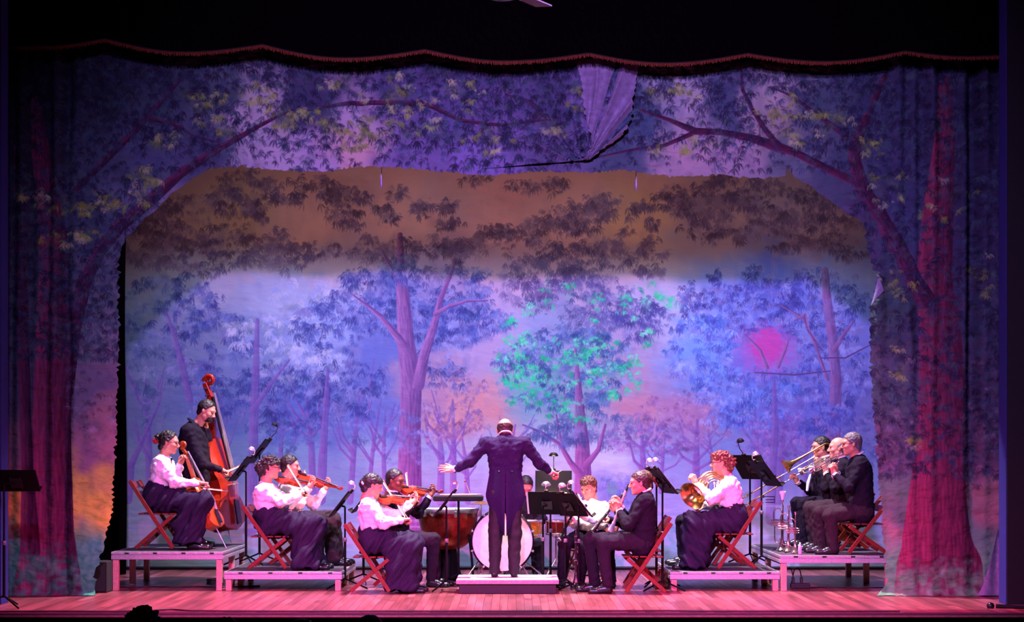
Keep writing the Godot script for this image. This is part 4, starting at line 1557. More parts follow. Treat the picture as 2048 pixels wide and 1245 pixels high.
func glasses_shape() -> MB:
	if mats.has("glasses_mesh"):
		return mats["glasses_mesh"]
	var m := MB.new()
	for e in [-1, 1]:
		var ring := []
		for k in 14:
			var a := TAU * k / 14
			ring.append(Vector3(e * 0.031 + cos(a) * 0.024, 0.002 + sin(a) * 0.018, 0.104 - 0.006 * absf(cos(a))))
		m.tube(ring, 0.0022, 5, true)
		m.tube([Vector3(e * 0.055, 0.006, 0.100), Vector3(e * 0.080, 0.008, 0.03), Vector3(e * 0.082, 0.006, -0.01)], 0.002, 5)
	m.tube([Vector3(-0.008, 0.006, 0.108), Vector3(0.008, 0.006, 0.108)], 0.0022, 5)
	mats["glasses_mesh"] = m
	return m


func skin_mat(key: String, c: Color) -> StandardMaterial3D:
	var m := mat("skin_" + key, c, 0.55, 0.0, 0.12, 0.0, 6.0)
	m.subsurf_scatter_enabled = false
	return m


func frame_of(f: Vector3, up := Vector3.UP) -> Basis:
	var z := f.normalized()
	var x := up.cross(z).normalized()
	return Basis(x, z.cross(x), z)


# j: joints in photo pixels [x, y, dz]; w: what the figure wears and holds
func person(label: String, z: float, floor_y: float, f: Vector3, j: Dictionary, w: Dictionary) -> Node3D:
	f = f.normalized()
	var fh := Vector3(f.x, 0, f.z).normalized()
	var R := fh.cross(Vector3.UP).normalized()
	var P := {}
	for key in j:
		P[key] = qa(j[key], z)
	var sw: float = w.get("sw", 0.165)
	var bulk: float = w.get("bulk", 1.0)
	var sh: Vector3 = P.sh
	var hip: Vector3 = P.hip
	var shr: Vector3 = sh + R * sw - Vector3(0, 0.035, 0)
	var shl: Vector3 = sh - R * sw - Vector3(0, 0.035, 0)
	var hr := hip + R * 0.085
	var hl := hip - R * 0.085
	var lo := hip
	var hi := hip
	for key in P:
		lo = lo.min(P[key])
		hi = hi.max(P[key])
	lo -= Vector3(0.26, 0.16, 0.26)
	hi += Vector3(0.26, 0.2, 0.26)
	var t := thing("person", label, "person", Vector3(hip.x, floor_y, hip.z), w.get("group", "musicians on the stage"))
	var up := (sh - hip).normalized()
	# ---- the body, one surface from feet to fingertips
	var s := Sdf.new(lo, hi, 0.022)
	for e in [-1, 1]:
		s.cap(hip + R * (0.07 * e), sh + R * (0.085 * e) - up * 0.10, 0.085 * bulk, 0.085 * bulk, 0.06)
	s.cap(shr, shl, 0.045, 0.045, 0.05)
	s.cap(sh - up * 0.03, P.head + (sh - P.head) * 0.35, 0.05, 0.052, 0.04)
	for a in [[shr, P.er, P.wr], [shl, P.el, P.wl]]:
		s.cap(a[0], a[1], 0.045, 0.037, 0.03)
		s.cap(a[1], a[2], 0.037, 0.027, 0.02)
	for a in [[hr, P.kr, P.ar], [hl, P.kl, P.al]]:
		s.cap(a[0], a[1], 0.075, 0.052, 0.03)
		s.cap(a[1], a[2], 0.052, 0.034, 0.02)
	var body := MB.new()
	s.into(body)
	var hf: Vector3 = w.get("look", f)
	var hb := frame_of(hf, w.get("headup", Vector3.UP))
	var hs: float = w.get("hs", 1.0)
	var hx := Transform3D(hb.scaled(Vector3.ONE * hs) if hs != 1.0 else hb, P.head)
	body.append(head_shape(), hx)
	for a in [["r", P.er, P.wr], ["l", P.el, P.wl]]:
		var d: Vector3 = w.get("hd" + a[0], (a[2] - a[1])).normalized()
		var pn: Vector3 = w.get("hp" + a[0], Vector3(0, -1, 0))
		var x := d.cross(pn)
		if x.length() < 0.05:
			x = d.cross(Vector3(0, 0.3, 1))
		x = x.normalized()
		var b := Basis(x, d, x.cross(d))
		if a[0] == "l":
			b = Basis(-x, d, x.cross(d))
		body.append(hand_shape(w.get("h" + a[0], "hook")), Transform3D(b, a[2]))
	wpart("body", body, skin_mat(w.get("skin", "fair"), w.get("skinc", col(206, 136, 112))), t)
	# ---- eyes
	var ey := MB.new()
	for e in [-1, 1]:
		ey.ball(Vector3(e * 0.031, 0.004, 0.083), Vector3(0.0115, 0.0065, 0.009), Basis.IDENTITY, 8)
	part("eyes", ey, mat("eyes", col(40, 28, 26), 0.2, 0.0, 0.0), t, Transform3D(hx.basis, hx.origin - t.position))
	# ---- hair
	var hm := mat("hair_" + w.get("hairkey", "dark"), w.get("hairc", col(34, 20, 18)), 0.55, 0.0, 0.45, 0.0, 14.0)
	part("hair", hair_shape(w.get("hair", "short")), hm, t, Transform3D(hx.basis, hx.origin - t.position))
	if w.has("beard"):
		part("beard", hair_shape("beard"), hm, t, Transform3D(hx.basis, hx.origin - t.position))
	if w.has("glasses"):
		part("glasses", glasses_shape(), mat("glasses_frame", col(30, 22, 24), 0.3, 0.3, 0.0), t, Transform3D(hx.basis, hx.origin - t.position))
	# ---- the upper garment
	var top: String = w.get("top", "jacket")
	var g := Sdf.new(lo, hi, 0.0155)
	var puff := 1.0 if top == "jacket" else 1.12
	for e in [-1, 1]:
		g.cap(hip + R * (0.072 * e) + up * w.get("hemline", -0.05 if top == "jacket" else 0.12), sh + R * (0.085 * e) - up * 0.11, w.get("waist", 0.118 if top == "jacket" else 0.112) * bulk, 0.116 * bulk, 0.07)
	g.cap(sh - up * 0.17 + fh * 0.03, hip + up * 0.2 + fh * 0.03, 0.10 * bulk, 0.10 * bulk, 0.08)
	if w.get("low", "trousers") == "skirt":
		g.clip(-up, -up.dot(hip + up * 0.150))
	g.cap(shr, shl, 0.066, 0.066, 0.06)
	g.cap(sh - up * 0.05, sh + up * 0.002, 0.092, 0.078, 0.05)
	for a in [[shr, P.er, P.wr], [shl, P.el, P.wl]]:
		var cuff: Vector3 = a[1].lerp(a[2], 0.94)
		g.cap(a[0], a[1], 0.068 * puff, 0.056 * puff, 0.04)
		g.cap(a[1], cuff, 0.056 * puff, 0.038, 0.03)
	var jm := MB.new()
	g.into(jm)
	jm.rumple(fnoise(11.0, w.get("seed", 3), 3), 0.027 if top != "jacket" else 0.017, Vector3(1, 1.3, 1))
	var cm: Material = w.topm
	wpart("jacket" if top == "jacket" else "blouse" if top == "blouse" else "shirt", jm, cm, t)
	# ---- collar and cuffs
	var white := mat("white_cotton", col(236, 236, 240), 0.85, 0.0, 0.08, 0.0, 4.0)
	if top == "jacket":
		var ring := []
		var nk: Vector3 = (P.head - sh).normalized()
		var nb := frame_of(nk, fh)
		for k in 14:
			var a2 := TAU * k / 14
			ring.append(sh + up * 0.066 + nb.x * (cos(a2) * 0.061) + nb.y * (sin(a2) * 0.061))
		var cl := MB.new()
		cl.tube(ring, 0.011, 6, true)
		wpart("collar", cl, white if w.get("white_collar", true) else cm, t)
		for a in [[P.er, P.wr], [P.el, P.wl]]:
			var c0: Vector3 = a[0].lerp(a[1], 0.90)
			var c1: Vector3 = a[0].lerp(a[1], 1.02)
			var cu := MB.new()
			cu.tube([c0, c1], [0.041, 0.037], 10)
			wpart("cuff", cu, white if w.get("white_collar", true) else cm, t)
	elif w.has("bowtie"):
		var bt := MB.new()
		var bp: Vector3 = sh + up * 0.03 + hf * 0.085 - Vector3(0, 0.01, 0)
		bt.ball(bp, Vector3(0.022, 0.018, 0.03))
		wpart("bow_tie", bt, mat("black_wool", col(30, 21, 38), 0.8, 0.0, 0.2), t)
	# ---- skirt or trousers
	var low: String = w.get("low", "trousers")
	var lm: Material = w.lowm
	if low == "skirt":
		var hem: float = w.hem_y
		var k := Sdf.new(lo - Vector3(0.1, 0, 0.1), hi + Vector3(0.1, 0, 0.1), 0.017)
		k.cap(hr, hl, 0.12 * bulk, 0.12 * bulk, 0.06)
		k.cap(hip + up * 0.10 + R * 0.065, hip + up * 0.10 - R * 0.065, 0.122 * bulk, 0.122 * bulk, 0.04)
		k.clip(up, up.dot(hip + up * 0.175))
		var drag: Vector3 = w.get("drag", Vector3.ZERO)
		for a in [[hr, P.kr, P.ar, 1.0], [hl, P.kl, P.al, -1.0]]:
			k.cap(a[0], a[1], 0.125 * bulk, 0.098, 0.10)
			var foot: Vector3 = Vector3(a[2].x, hem, a[2].z) + R * (a[3] * 0.05) + drag
			k.cap(a[1] - Vector3(0, 0.01, 0), foot, 0.096, 0.105, 0.09)
			k.cap(a[0].lerp(a[1], 0.62) - Vector3(0, 0.05, 0), foot - fh * w.get("train", 0.10), 0.085, 0.10, 0.10)
		k.clip(Vector3(0, -1, 0), -hem)
		var sm := MB.new()
		k.into(sm)
		# folds run slantwise from hip to hem
		var sl := Basis(Vector3(0, 0, 1), 0.62 * signf(fh.x))
		sm.rumple(fnoise(7.0, w.get("seed", 3) + 5, 2), 0.062, Vector3(1.25, 0.22, 0.7), sl)
		sm.rumple(fnoise(15.0, w.get("seed", 3) + 8, 1), 0.012, Vector3(1.0, 0.35, 0.7), sl)
		wpart("skirt", sm, lm, t)
	else:
		var wide: float = w.get("wide", 1.0)
		var k2 := Sdf.new(lo, hi, 0.016)
		k2.cap(hr, hl, 0.112 * bulk, 0.112 * bulk, 0.05)
		for a in [[hr, P.kr, P.ar], [hl, P.kl, P.al]]:
			k2.cap(a[0], a[1], 0.098 * bulk, 0.074 * wide, 0.04)
			k2.cap(a[1], a[2] - Vector3(0, 0.02, 0), 0.074 * wide, 0.058 * wide, 0.03)
		k2.clip(Vector3(0, -1, 0), -(floor_y + 0.035))
		var tm := MB.new()
		k2.into(tm)
		tm.rumple(fnoise(12.0, w.get("seed", 3) + 2, 2), 0.010)
		wpart("trousers", tm, lm, t)
	# ---- shoes
	for a in [P.ar, P.al]:
		var sd: Vector3 = w.get("toes", fh)
		var b3 := Basis(sd, Vector3.UP, sd.cross(Vector3.UP))
		var ft := Vector3(a.x, floor_y + 0.001, a.z)
		part("shoe", shoe_shape(), mat("black_leather", col(26, 20, 24), 0.3, 0.0, 0.1), t, Transform3D(b3, ft - t.position))
	# ---- a folding chair for those who sit
	if w.get("sits", true):
		chair(hip, floor_y, fh, w.chair)
	return t


func people() -> void:
	var black := mat("black_wool", col(30, 21, 38), 0.8, 0.0, 0.25, 0.0, 8.0)
	var charcoal := mat("charcoal_wool", col(42, 30, 46), 0.8, 0.0, 0.25, 0.0, 8.0)
	var tails := mat("tailcoat_wool", col(46, 30, 72), 0.75, 0.0, 0.25, 0.0, 8.0)
	var skirtm := mat("skirt_cloth", col(44, 34, 62), 0.7, 0.0, 0.25, 0.0, 8.0)
	var brownish := mat("trouser_cloth", col(54, 40, 48), 0.8, 0.0, 0.25, 0.0, 8.0)
	var white := mat("white_blouse", col(238, 232, 238), 0.85, 0.0, 0.1, 0.0, 4.0)
	for cloth in [black, charcoal, tails, skirtm, brownish, white]:
		cloth.metallic_specular = 0.22
	var RT := Vector3(1, 0, 0)
	var LT := Vector3(-1, 0, 0)
	var low := 0.21
	var high := 0.42
	var rise := 0.385
	# strings, from the cut drop inwards
	var t := person("seated cellist in white blouse and long dark skirt, red flower in her bun", -0.45, high, RT,
		{"head": [339, 886], "sh": [326, 921], "hip": [322, 1000], "er": [350, 966, 0.18], "wr": [398, 967, 0.10], "el": [350, 968, -0.26], "wl": [361, 928, -0.16], "kr": [402, 1003, 0.13], "kl": [402, 1003, -0.15], "ar": [384, 1086, 0.10], "al": [388, 1086, -0.10]},
		{"look": Vector3(1, -0.12, 0.1), "hair": "bun", "glasses": 1, "top": "blouse", "topm": white, "low": "skirt", "lowm": skirtm, "hem_y": high + 0.07, "bowtie": 1, "hr": "grip", "hl": "hook", "sw": 0.15, "chair": "wooden folding chair under the cellist with the red hair flower", "seed": 4})
	var fl := MB.new()
	for k in 9:
		var a := TAU * k / 9.0
		fl.ball(q(312, 882, -0.45) + Vector3(cos(a) * 0.022, sin(a) * 0.022, 0.01), Vector3(0.016, 0.02, 0.014), Basis(Vector3(0, 0, 1), a), 8)
	fl.ball(q(311, 882, -0.45), Vector3(0.028, 0.03, 0.03), Basis.IDENTITY, 8)
	wpart("hair_flower", fl, mat("red_petals", col(196, 26, 30), 0.7, 0.0, 0.2), t)
	person("standing bearded man in black coat bent over the double bass", -1.05, high, Vector3(1, 0, 0.1),
		{"head": [414, 823], "sh": [385, 856], "hip": [391, 955], "er": [404, 928, 0.22], "wr": [441, 940, 0.10], "el": [424, 900, -0.28], "wl": [412, 858, -0.16], "kr": [398, 1020, 0.10], "kl": [390, 1020, -0.12], "ar": [395, 1084, 0.10], "al": [386, 1084, -0.12]},
		{"look": Vector3(0.9, -0.35, 0.25), "headup": Vector3(0.3, 1, 0), "hair": "crop", "beard": 1, "topm": black, "lowm": black, "hr": "grip", "white_collar": false, "sits": false, "bulk": 1.18, "sw": 0.18, "seed": 5})
	person("violinist with glasses in white blouse on the low riser", -0.35, low, RT,
		{"head": [541, 936], "sh": [530, 976], "hip": [545, 1045], "er": [560, 1004, 0.22], "wr": [598, 988, 0.06], "el": [578, 1008, -0.28], "wl": [616, 976, -0.30], "kr": [632, 1052, 0.14], "kl": [634, 1052, -0.14], "ar": [622, 1126, 0.12], "al": [630, 1126, -0.10]},
		{"look": Vector3(1, -0.05, -0.25), "hair": "curly", "hairkey": "dark_curly", "hairc": col(40, 22, 26), "glasses": 1, "top": "blouse", "topm": white, "low": "skirt", "lowm": skirtm, "hem_y": low + 0.03, "bulk": 1.18, "hr": "grip", "hl": "hook", "hpl": Vector3(0, 1, 0.2), "sw": 0.17, "chair": "wooden folding chair under the violinist with glasses", "seed": 6})
	person("violinist in white shirt and dark trousers sitting behind the bespectacled violinist", -1.05, low, RT,
		{"head": [581, 933], "sh": [577, 967], "hip": [585, 1040], "er": [598, 1008, 0.18], "wr": [618, 978, 0.10], "el": [626, 1010, -0.25], "wl": [650, 980, -0.28], "kr": [660, 1042, 0.12], "kl": [662, 1042, -0.12], "ar": [668, 1116, 0.12], "al": [674, 1116, -0.12]},
		{"look": Vector3(1, -0.05, 0.1), "hair": "short", "top": "shirt", "topm": white, "lowm": brownish, "wide": 1.5, "hr": "grip", "hl": "hook", "hpl": Vector3(0, 1, 0.2), "chair": "wooden folding chair behind the violinist with glasses", "seed": 7})
	var w2 := person("violinist in white blouse with dark hair clipped at the back, seated on the floor boards", 0.15, 0.0, RT,
		{"head": [746, 972], "sh": [737, 1006], "hip": [748, 1085], "er": [768, 1047, 0.20], "wr": [803, 1041, 0.08], "el": [788, 1034, -0.25], "wl": [820, 1008, -0.30], "kr": [822, 1090, 0.13], "kl": [822, 1090, -0.13], "ar": [812, 1168, 0.10], "al": [818, 1168, -0.08]},
		{"look": Vector3(1, -0.22, -0.15), "hair": "clip", "hairkey": "black", "hairc": col(26, 14, 26), "top": "blouse", "topm": white, "low": "skirt", "lowm": skirtm, "hem_y": 0.03, "hr": "grip", "hl": "hook", "hpl": Vector3(0, 1, 0.2), "sw": 0.155, "chair": "wooden folding chair under the violinist with the hair clip", "seed": 8})
	var cp := MB.new()
	cp.box(q(725, 967, 0.21), Vector3(0.02, 0.035, 0.03), Basis(Vector3(0, 0, 1), 0.5), 0.006)
	wpart("hair_clip", cp, mat("white_plastic", col(230, 226, 230), 0.4, 0.0, 0.0), w2)
	person("violinist in dark suit and glasses with dark skin, white cuffs", -0.6, 0.0, Vector3(1, 0, 0.15),
		{"head": [791, 962], "sh": [787, 995], "hip": [797, 1076], "er": [802, 1042, 0.20], "wr": [822, 1014, 0.12], "el": [836, 1028, -0.22], "wl": [860, 994, -0.24], "kr": [868, 1080, 0.12], "kl": [866, 1080, -0.12], "ar": [862, 1152, 0.10], "al": [872, 1150, -0.12]},
		{"look": Vector3(1, -0.2, 0.45), "hair": "crop", "hairkey": "black", "hairc": col(26, 14, 26), "glasses": 1, "topm": black, "lowm": charcoal, "skin": "brown", "skinc": col(120, 68, 50), "hr": "grip", "hl": "hook", "hpl": Vector3(0, 1, 0.2), "chair": "wooden folding chair under the violinist in the dark suit", "seed": 9})
	# the conductor, seen from behind
	var cd := person("conductor in black tailcoat with his back turned and both arms spread", 0.10, 0.155, Vector3(0, 0, -1),
		{"head": [1010, 861, -0.065], "sh": [1011, 881], "hip": [1011, 985], "er": [1079, 928, -0.05], "wr": [1101, 944, -0.16], "el": [940, 924, 0.0], "wl": [909, 940, -0.08], "kr": [1029, 1068, 0.0], "kl": [991, 1068, 0.0], "ar": [1028, 1148, 0.0], "al": [989, 1148, 0.0]},
		{"look": Vector3(0, -0.2, -1), "hair": "bald", "hairkey": "brown", "hairc": col(70, 44, 40), "topm": tails, "lowm": mat("dress_trousers", col(24, 17, 30), 0.75, 0.0, 0.2), "hl": "open", "hr": "grip", "hdl": Vector3(-1, 0.10, -0.1), "hpl": Vector3(0, -0.5, -0.85), "hdr": Vector3(0.8, -0.3, -0.4), "sw": 0.205, "hemline": 0.16, "waist": 0.100, "bulk": 0.93, "sits": false, "toes": Vector3(0, 0, -1), "seed": 10})
	for e in [-1, 1]:
		var rows := []
		for i in 22:
			var v := i / 21.0
			var py := lerpf(940, 1074, v)
			var inner: float = 1011.0 + e * (0.2 + 1.5 * v)
			var outer: float = 1011.0 + e * lerpf(lerpf(31, 40, minf(v * 2.5, 1.0)), 6.0, pow(maxf(v - 0.4, 0.0) / 0.6, 1.3))
			var r := []
			for k in 9:
				var u := k / 8.0
				r.append(q(lerpf(inner, outer, u), py - u * 6.0 * v, 0.10 + 0.165 - 0.12 * u * u + 0.012 * sin(u * 7.0 + v * 2.0) - 0.03 * v))
			rows.append(r)
		var tm := MB.new()
		tm.grid(rows)
		var back := []
		for r2 in rows:
			var rr := []
			for p in r2:
				rr.append(p - Vector3(0, 0, 0.012))
			back.append(rr)
		tm.grid(back)
		wpart("coat_tail", tm, tails, cd)
		var bt := MB.new()
		bt.ball(q(1011 + e * 13.0, 944, 0.10 + 0.165), Vector3(0.012, 0.012, 0.006), Basis.IDENTITY, 8)
		wpart("button", bt, mat("black_button", col(40, 30, 50), 0.2, 0.0, 0.0), cd)
	person("percussionist in black sitting behind the bass drum", -2.35, 0.0, Vector3(0.1, 0, 1),
		{"head": [1052, 974], "sh": [1048, 1004], "hip": [1044, 1078], "er": [1008, 1040, 0.10], "wr": [1030, 1046, 0.30], "el": [1085, 1040, 0.10], "wl": [1072, 1044, 0.30], "kr": [1020, 1088, 0.42], "kl": [1072, 1088, 0.42], "ar": [1018, 1146, 0.36], "al": [1074, 1146, 0.36]},
		{"look": Vector3(0.1, -0.75, 1), "hair": "crop", "topm": black, "lowm": black, "white_collar": false, "hr": "grip", "hl": "grip", "chair": "wooden folding chair behind the bass drum", "seed": 11})
	# winds
	person("young clarinettist in bright white shirt with brown hair", -0.85, 0.0, Vector3(-0.5, 0, 0.86),
		{"head": [1177, 977], "sh": [1181, 1011], "hip": [1180, 1074], "er": [1150, 1046, 0.10], "wr": [1140, 1042, 0.34], "el": [1204, 1048, 0.20], "wl": [1158, 1030, 0.34], "kr": [1130, 1088, 0.32], "kl": [1168, 1096, 0.42], "ar": [1124, 1150, 0.28], "al": [1160, 1160, 0.34]},
		{"look": Vector3(-0.62, -0.28, 0.85), "hair": "fringe", "hairkey": "auburn", "hairc": col(104, 52, 34), "top": "shirt", "topm": white, "lowm": black, "bowtie": 1, "hr": "hook", "hl": "hook", "sw": 0.15, "hs": 0.98, "toes": Vector3(-0.4, 0, 0.9).normalized(), "chair": "wooden folding chair under the young clarinettist", "seed": 12})
	person("wind player in dark suit jacket seated on the red folding chair beside the podium", 0.2, 0.0, LT,
		{"head": [1278, 967], "sh": [1290, 995], "hip": [1284, 1084], "er": [1262, 1048, -0.22], "wr": [1241, 1014, -0.12], "el": [1256, 1052, 0.20], "wl": [1238, 1022, 0.02], "kr": [1180, 1080, -0.12], "kl": [1205, 1086, 0.12], "ar": [1190, 1164, -0.12], "al": [1215, 1166, 0.12]},
		{"look": Vector3(-1, -0.08, 0.1), "hair": "short", "hairkey": "brown", "hairc": col(70, 44, 40), "topm": black, "lowm": charcoal, "hr": "hook", "hl": "hook", "hdl": Vector3(-0.3, 1, 0), "hpl": Vector3(-1, 0, 0.3), "hdr": Vector3(-0.3, 1, 0), "hpr": Vector3(-1, 0, 0.3), "bulk": 1.08, "chair": "red wooden folding chair under the wind player beside the podium", "seed": 13})
	person("wind player with a ponytail hidden behind the man beside the podium", -0.42, 0.0, LT,
		{"head": [1284, 965], "sh": [1287, 1000], "hip": [1284, 1074], "er": [1250, 1050, -0.24], "wr": [1216, 1040, -0.06], "el": [1252, 1050, 0.20], "wl": [1234, 1024, 0.08], "kr": [1212, 1080, -0.12], "kl": [1214, 1080, 0.10], "ar": [1216, 1154, -0.12], "al": [1222, 1154, 0.10]},
		{"look": Vector3(-1, -0.1, 0.0), "hair": "pony", "hairkey": "auburn", "hairc": col(104, 52, 34), "topm": black, "lowm": black, "white_collar": false, "hr": "hook", "hl": "hook", "hdl": Vector3(-0.4, 1, 0), "hpl": Vector3(-0.4, 0, 1), "chair": "wooden folding chair behind the man beside the podium", "seed": 14})
	person("horn player with curly red hair and white blouse", -0.35, low, LT,
		{"head": [1441, 926], "sh": [1456, 962], "hip": [1464, 1040], "er": [1430, 1010, -0.24], "wr": [1404, 1012, -0.10], "el": [1424, 1000, 0.20], "wl": [1392, 968, 0.12], "kr": [1386, 1050, -0.14], "kl": [1384, 1050, 0.14], "ar": [1388, 1126, -0.10], "al": [1382, 1126, 0.10]},
		{"look": Vector3(-1, -0.05, 0.05), "hair": "curly", "hairkey": "red", "hairc": col(128, 46, 40), "glasses": 1, "top": "blouse", "topm": white, "low": "skirt", "lowm": skirtm, "hem_y": low + 0.03, "drag": Vector3(-0.02, 0, 0), "bulk": 1.1, "hl": "grip", "hr": "grip", "hdl": Vector3(-0.4, 1, 0), "hpl": Vector3(-0.6, 0, -0.8), "sw": 0.165, "chair": "red wooden folding chair under the horn player with red hair", "seed": 15})
	person("second horn player in black sitting behind the horn player with red hair", -1.0, low, LT,
		{"head": [1448, 930], "sh": [1454, 966], "hip": [1442, 1042], "er": [1424, 1010, -0.24], "wr": [1408, 985, -0.05], "el": [1424, 1008, 0.22], "wl": [1406, 975, 0.10], "kr": [1364, 1044, -0.12], "kl": [1366, 1044, 0.12], "ar": [1366, 1116, -0.12], "al": [1372, 1116, 0.12]},
		{"hair": "crop", "hairkey": "brown", "hairc": col(70, 44, 40), "topm": black, "lowm": black, "hr": "grip", "hl": "grip", "chair": "wooden folding chair behind the horn player with red hair", "seed": 16})
	# brass on the far riser
	var tb := person("trombonist with dark hair and glasses, white shirt front showing", -1.6, rise, Vector3(-1, 0, 0.15),
		{"head": [1641, 895], "sh": [1650, 925], "hip": [1655, 1008], "er": [1624, 985, -0.14], "wr": [1594, 963, 0.06], "el": [1652, 975, 0.20], "wl": [1640, 934, 0.12], "kr": [1594, 1008, -0.10], "kl": [1606, 1008, 0.12], "ar": [1600, 1086, -0.10], "al": [1606, 1086, 0.12]},
		{"look": Vector3(-1, -0.05, 0.15), "hair": "short", "glasses": 1, "topm": black, "lowm": black, "hr": "grip", "hl": "grip", "hdr": Vector3(-0.5, 0.85, 0.1), "hpr": Vector3(-0.8, 0, 0.6), "hdl": Vector3(-0.2, 1, 0), "hpl": Vector3(-0.8, 0, -0.6), "chair": "wooden folding chair under the trombonist", "seed": 17})
	var sf := MB.new()
	sf.grid([[q(1612, 982, -1.40), q(1614, 983, -1.38), q(1617, 982, -1.39)], [q(1613, 966, -1.39), q(1617, 967, -1.36), q(1620, 964, -1.38)], [q(1619, 950, -1.40), q(1621, 949, -1.38), q(1623, 948, -1.39)]])
	wpart("shirt_front", sf, mat("white_cotton", col(236, 236, 240), 0.85, 0.0, 0.08), tb)
	person("bald trumpeter in dark suit between the two other brass players", -0.95, rise, LT,
		{"head": [1675, 897], "sh": [1684, 926], "hip": [1688, 1014], "er": [1674, 978, -0.22], "wr": [1655, 944, -0.06], "el": [1672, 978, 0.20], "wl": [1652, 946, 0.10], "kr": [1620, 1016, -0.12], "kl": [1630, 1018, 0.12], "ar": [1628, 1092, -0.12], "al": [1636, 1092, 0.12]},
		{"hair": "bald", "hairkey": "grey", "hairc": col(120, 104, 112), "topm": black, "lowm": brownish, "hr": "grip", "hl": "grip", "hdl": Vector3(-0.2, 1, 0), "hpl": Vector3(-0.7, 0, -0.7), "hdr": Vector3(-0.2, 1, 0), "hpr": Vector3(-0.7, 0, 0.7), "chair": "wooden folding chair under the bald trumpeter", "seed": 18})
	person("grey haired trumpeter with glasses in dark suit on the end chair", -0.2, rise, LT,
		{"head": [1702, 889], "sh": [1717, 921], "hip": [1722, 1022], "er": [1702, 974, -0.22], "wr": [1672, 946, -0.05], "el": [1698, 976, 0.22], "wl": [1668, 950, 0.10], "kr": [1640, 1026, -0.12], "kl": [1660, 1032, 0.13], "ar": [1646, 1098, -0.12], "al": [1668, 1100, 0.12]},
		{"look": Vector3(-1, -0.06, 0.06), "hair": "short", "hairkey": "grey", "hairc": col(120, 104, 112), "glasses": 1, "topm": black, "lowm": brownish, "hr": "grip", "hl": "grip", "hdl": Vector3(-0.2, 1, 0), "hpl": Vector3(-0.7, 0, -0.7), "hdr": Vector3(-0.2, 1, 0), "hpr": Vector3(-0.7, 0, 0.7), "bulk": 1.08, "chair": "wooden folding chair under the grey haired trumpeter", "seed": 19})
	# heads of the audience in front of the stage
	var dark := mat("dark_coat", col(16, 14, 18), 0.9, 0.0, 0.2)
	for a in [[286, 1213, 9.5, "spectator with bushy dark hair in front of the stage", "curly"], [740, 1229, 8.6, "spectator with short dark hair in front of the podium", "short"], [604, 1236, 9.5, "spectator with cropped dark hair in front of the low string riser", "crop"], [452, 1234, 8.6, "spectator with dark hair in a bun in front of the low string riser", "bun"]]:
		var z: float = a[2]
		var s := F / (CAMZ - z)
		var hx: float = a[0]
		var hy: float = a[1] + 0.135 * s
		var fy := -1.1 + (z - 3.0) * 0.08
		var g := func(dx: float, dy: float, dz: float) -> Array: return [hx + dx * s, hy + dy * s, dz]
		person(a[3], z, fy, Vector3(0, 0, -1), {"head": g.call(0, 0, 0), "sh": g.call(0, 0.2, 0.03), "hip": g.call(0, 0.66, 0.08), "er": g.call(0.24, 0.45, 0.0), "wr": g.call(0.12, 0.6, -0.2), "el": g.call(-0.24, 0.45, 0.0), "wl": g.call(-0.12, 0.6, -0.2), "kr": g.call(0.12, 0.66, -0.4), "kl": g.call(-0.12, 0.66, -0.4), "ar": g.call(0.12, 1.08, -0.38), "al": g.call(-0.12, 1.08, -0.38)},
			{"look": Vector3(0, 0.02, -1), "hair": a[4], "hairkey": "black", "hairc": col(20, 14, 18), "topm": dark, "lowm": dark, "white_collar": false, "sits": false, "group": "spectators before the stage"})


# ---------------------------------------------------------------- chairs
func chair(hip: Vector3, floor_y: float, f: Vector3, label: String) -> void:
	var seat: float = clampf(hip.y - floor_y - 0.14, 0.34, 0.46)
	var at := Vector3(hip.x, floor_y, hip.z) - f * 0.02
	var t := thing("folding_chair", label, "chair", at, "wooden folding chairs")
	var R := f.cross(Vector3.UP)
	var m := mat("red_varnish", col(126, 38, 22), 0.35, 0.0, 0.3, 0.0, 6.0)
	var P := func(x: float, y: float, z: float) -> Vector3: return f * x + Vector3.UP * y + R * z
	var k := seat / 0.43
	for e in [-1, 1]:
		var b := MB.new()
		b.bar(P.call(-0.27, 0.80 * k, e * 0.232), P.call(0.20, 0.026, e * 0.232), 0.042, 0.022, R, 0.004)
		part("back_post", b, m, t)
		b = MB.new()
		b.bar(P.call(0.19, seat - 0.03, e * 0.206), P.call(-0.21, 0.026, e * 0.206), 0.040, 0.022, R, 0.004)
		part("rear_leg", b, m, t)
	for i in 5:
		var b2 := MB.new()
		b2.box(P.call(-0.15 + i * 0.085, seat - 0.01, 0), Vector3(0.40, 0.016, 0.07), Basis(R, Vector3.UP, R.cross(Vector3.UP)), 0.004)
		part("seat_slat", b2, m, t)
	var d: Vector3 = (P.call(-0.27, 0.80 * k, 0) - P.call(0.20, 0, 0)).normalized()
	for i in 2:
		var c: Vector3 = P.call(-0.27, 0.80 * k, 0) - d * (0.05 + i * 0.12)
		var b3 := MB.new()
		b3.box(c, Vector3(0.45, 0.075, 0.014), Basis(R, d, R.cross(d)), 0.004)
		part("back_slat", b3, m, t)
	for y in [0.10, 0.30]:
		var b4 := MB.new()
		var x2 := lerpf(-0.21, 0.19, y / 0.40)
		b4.tube([P.call(x2, y * k, -0.206), P.call(x2, y * k, 0.206)], 0.010, 6)
		part("stretcher", b4, m, t)


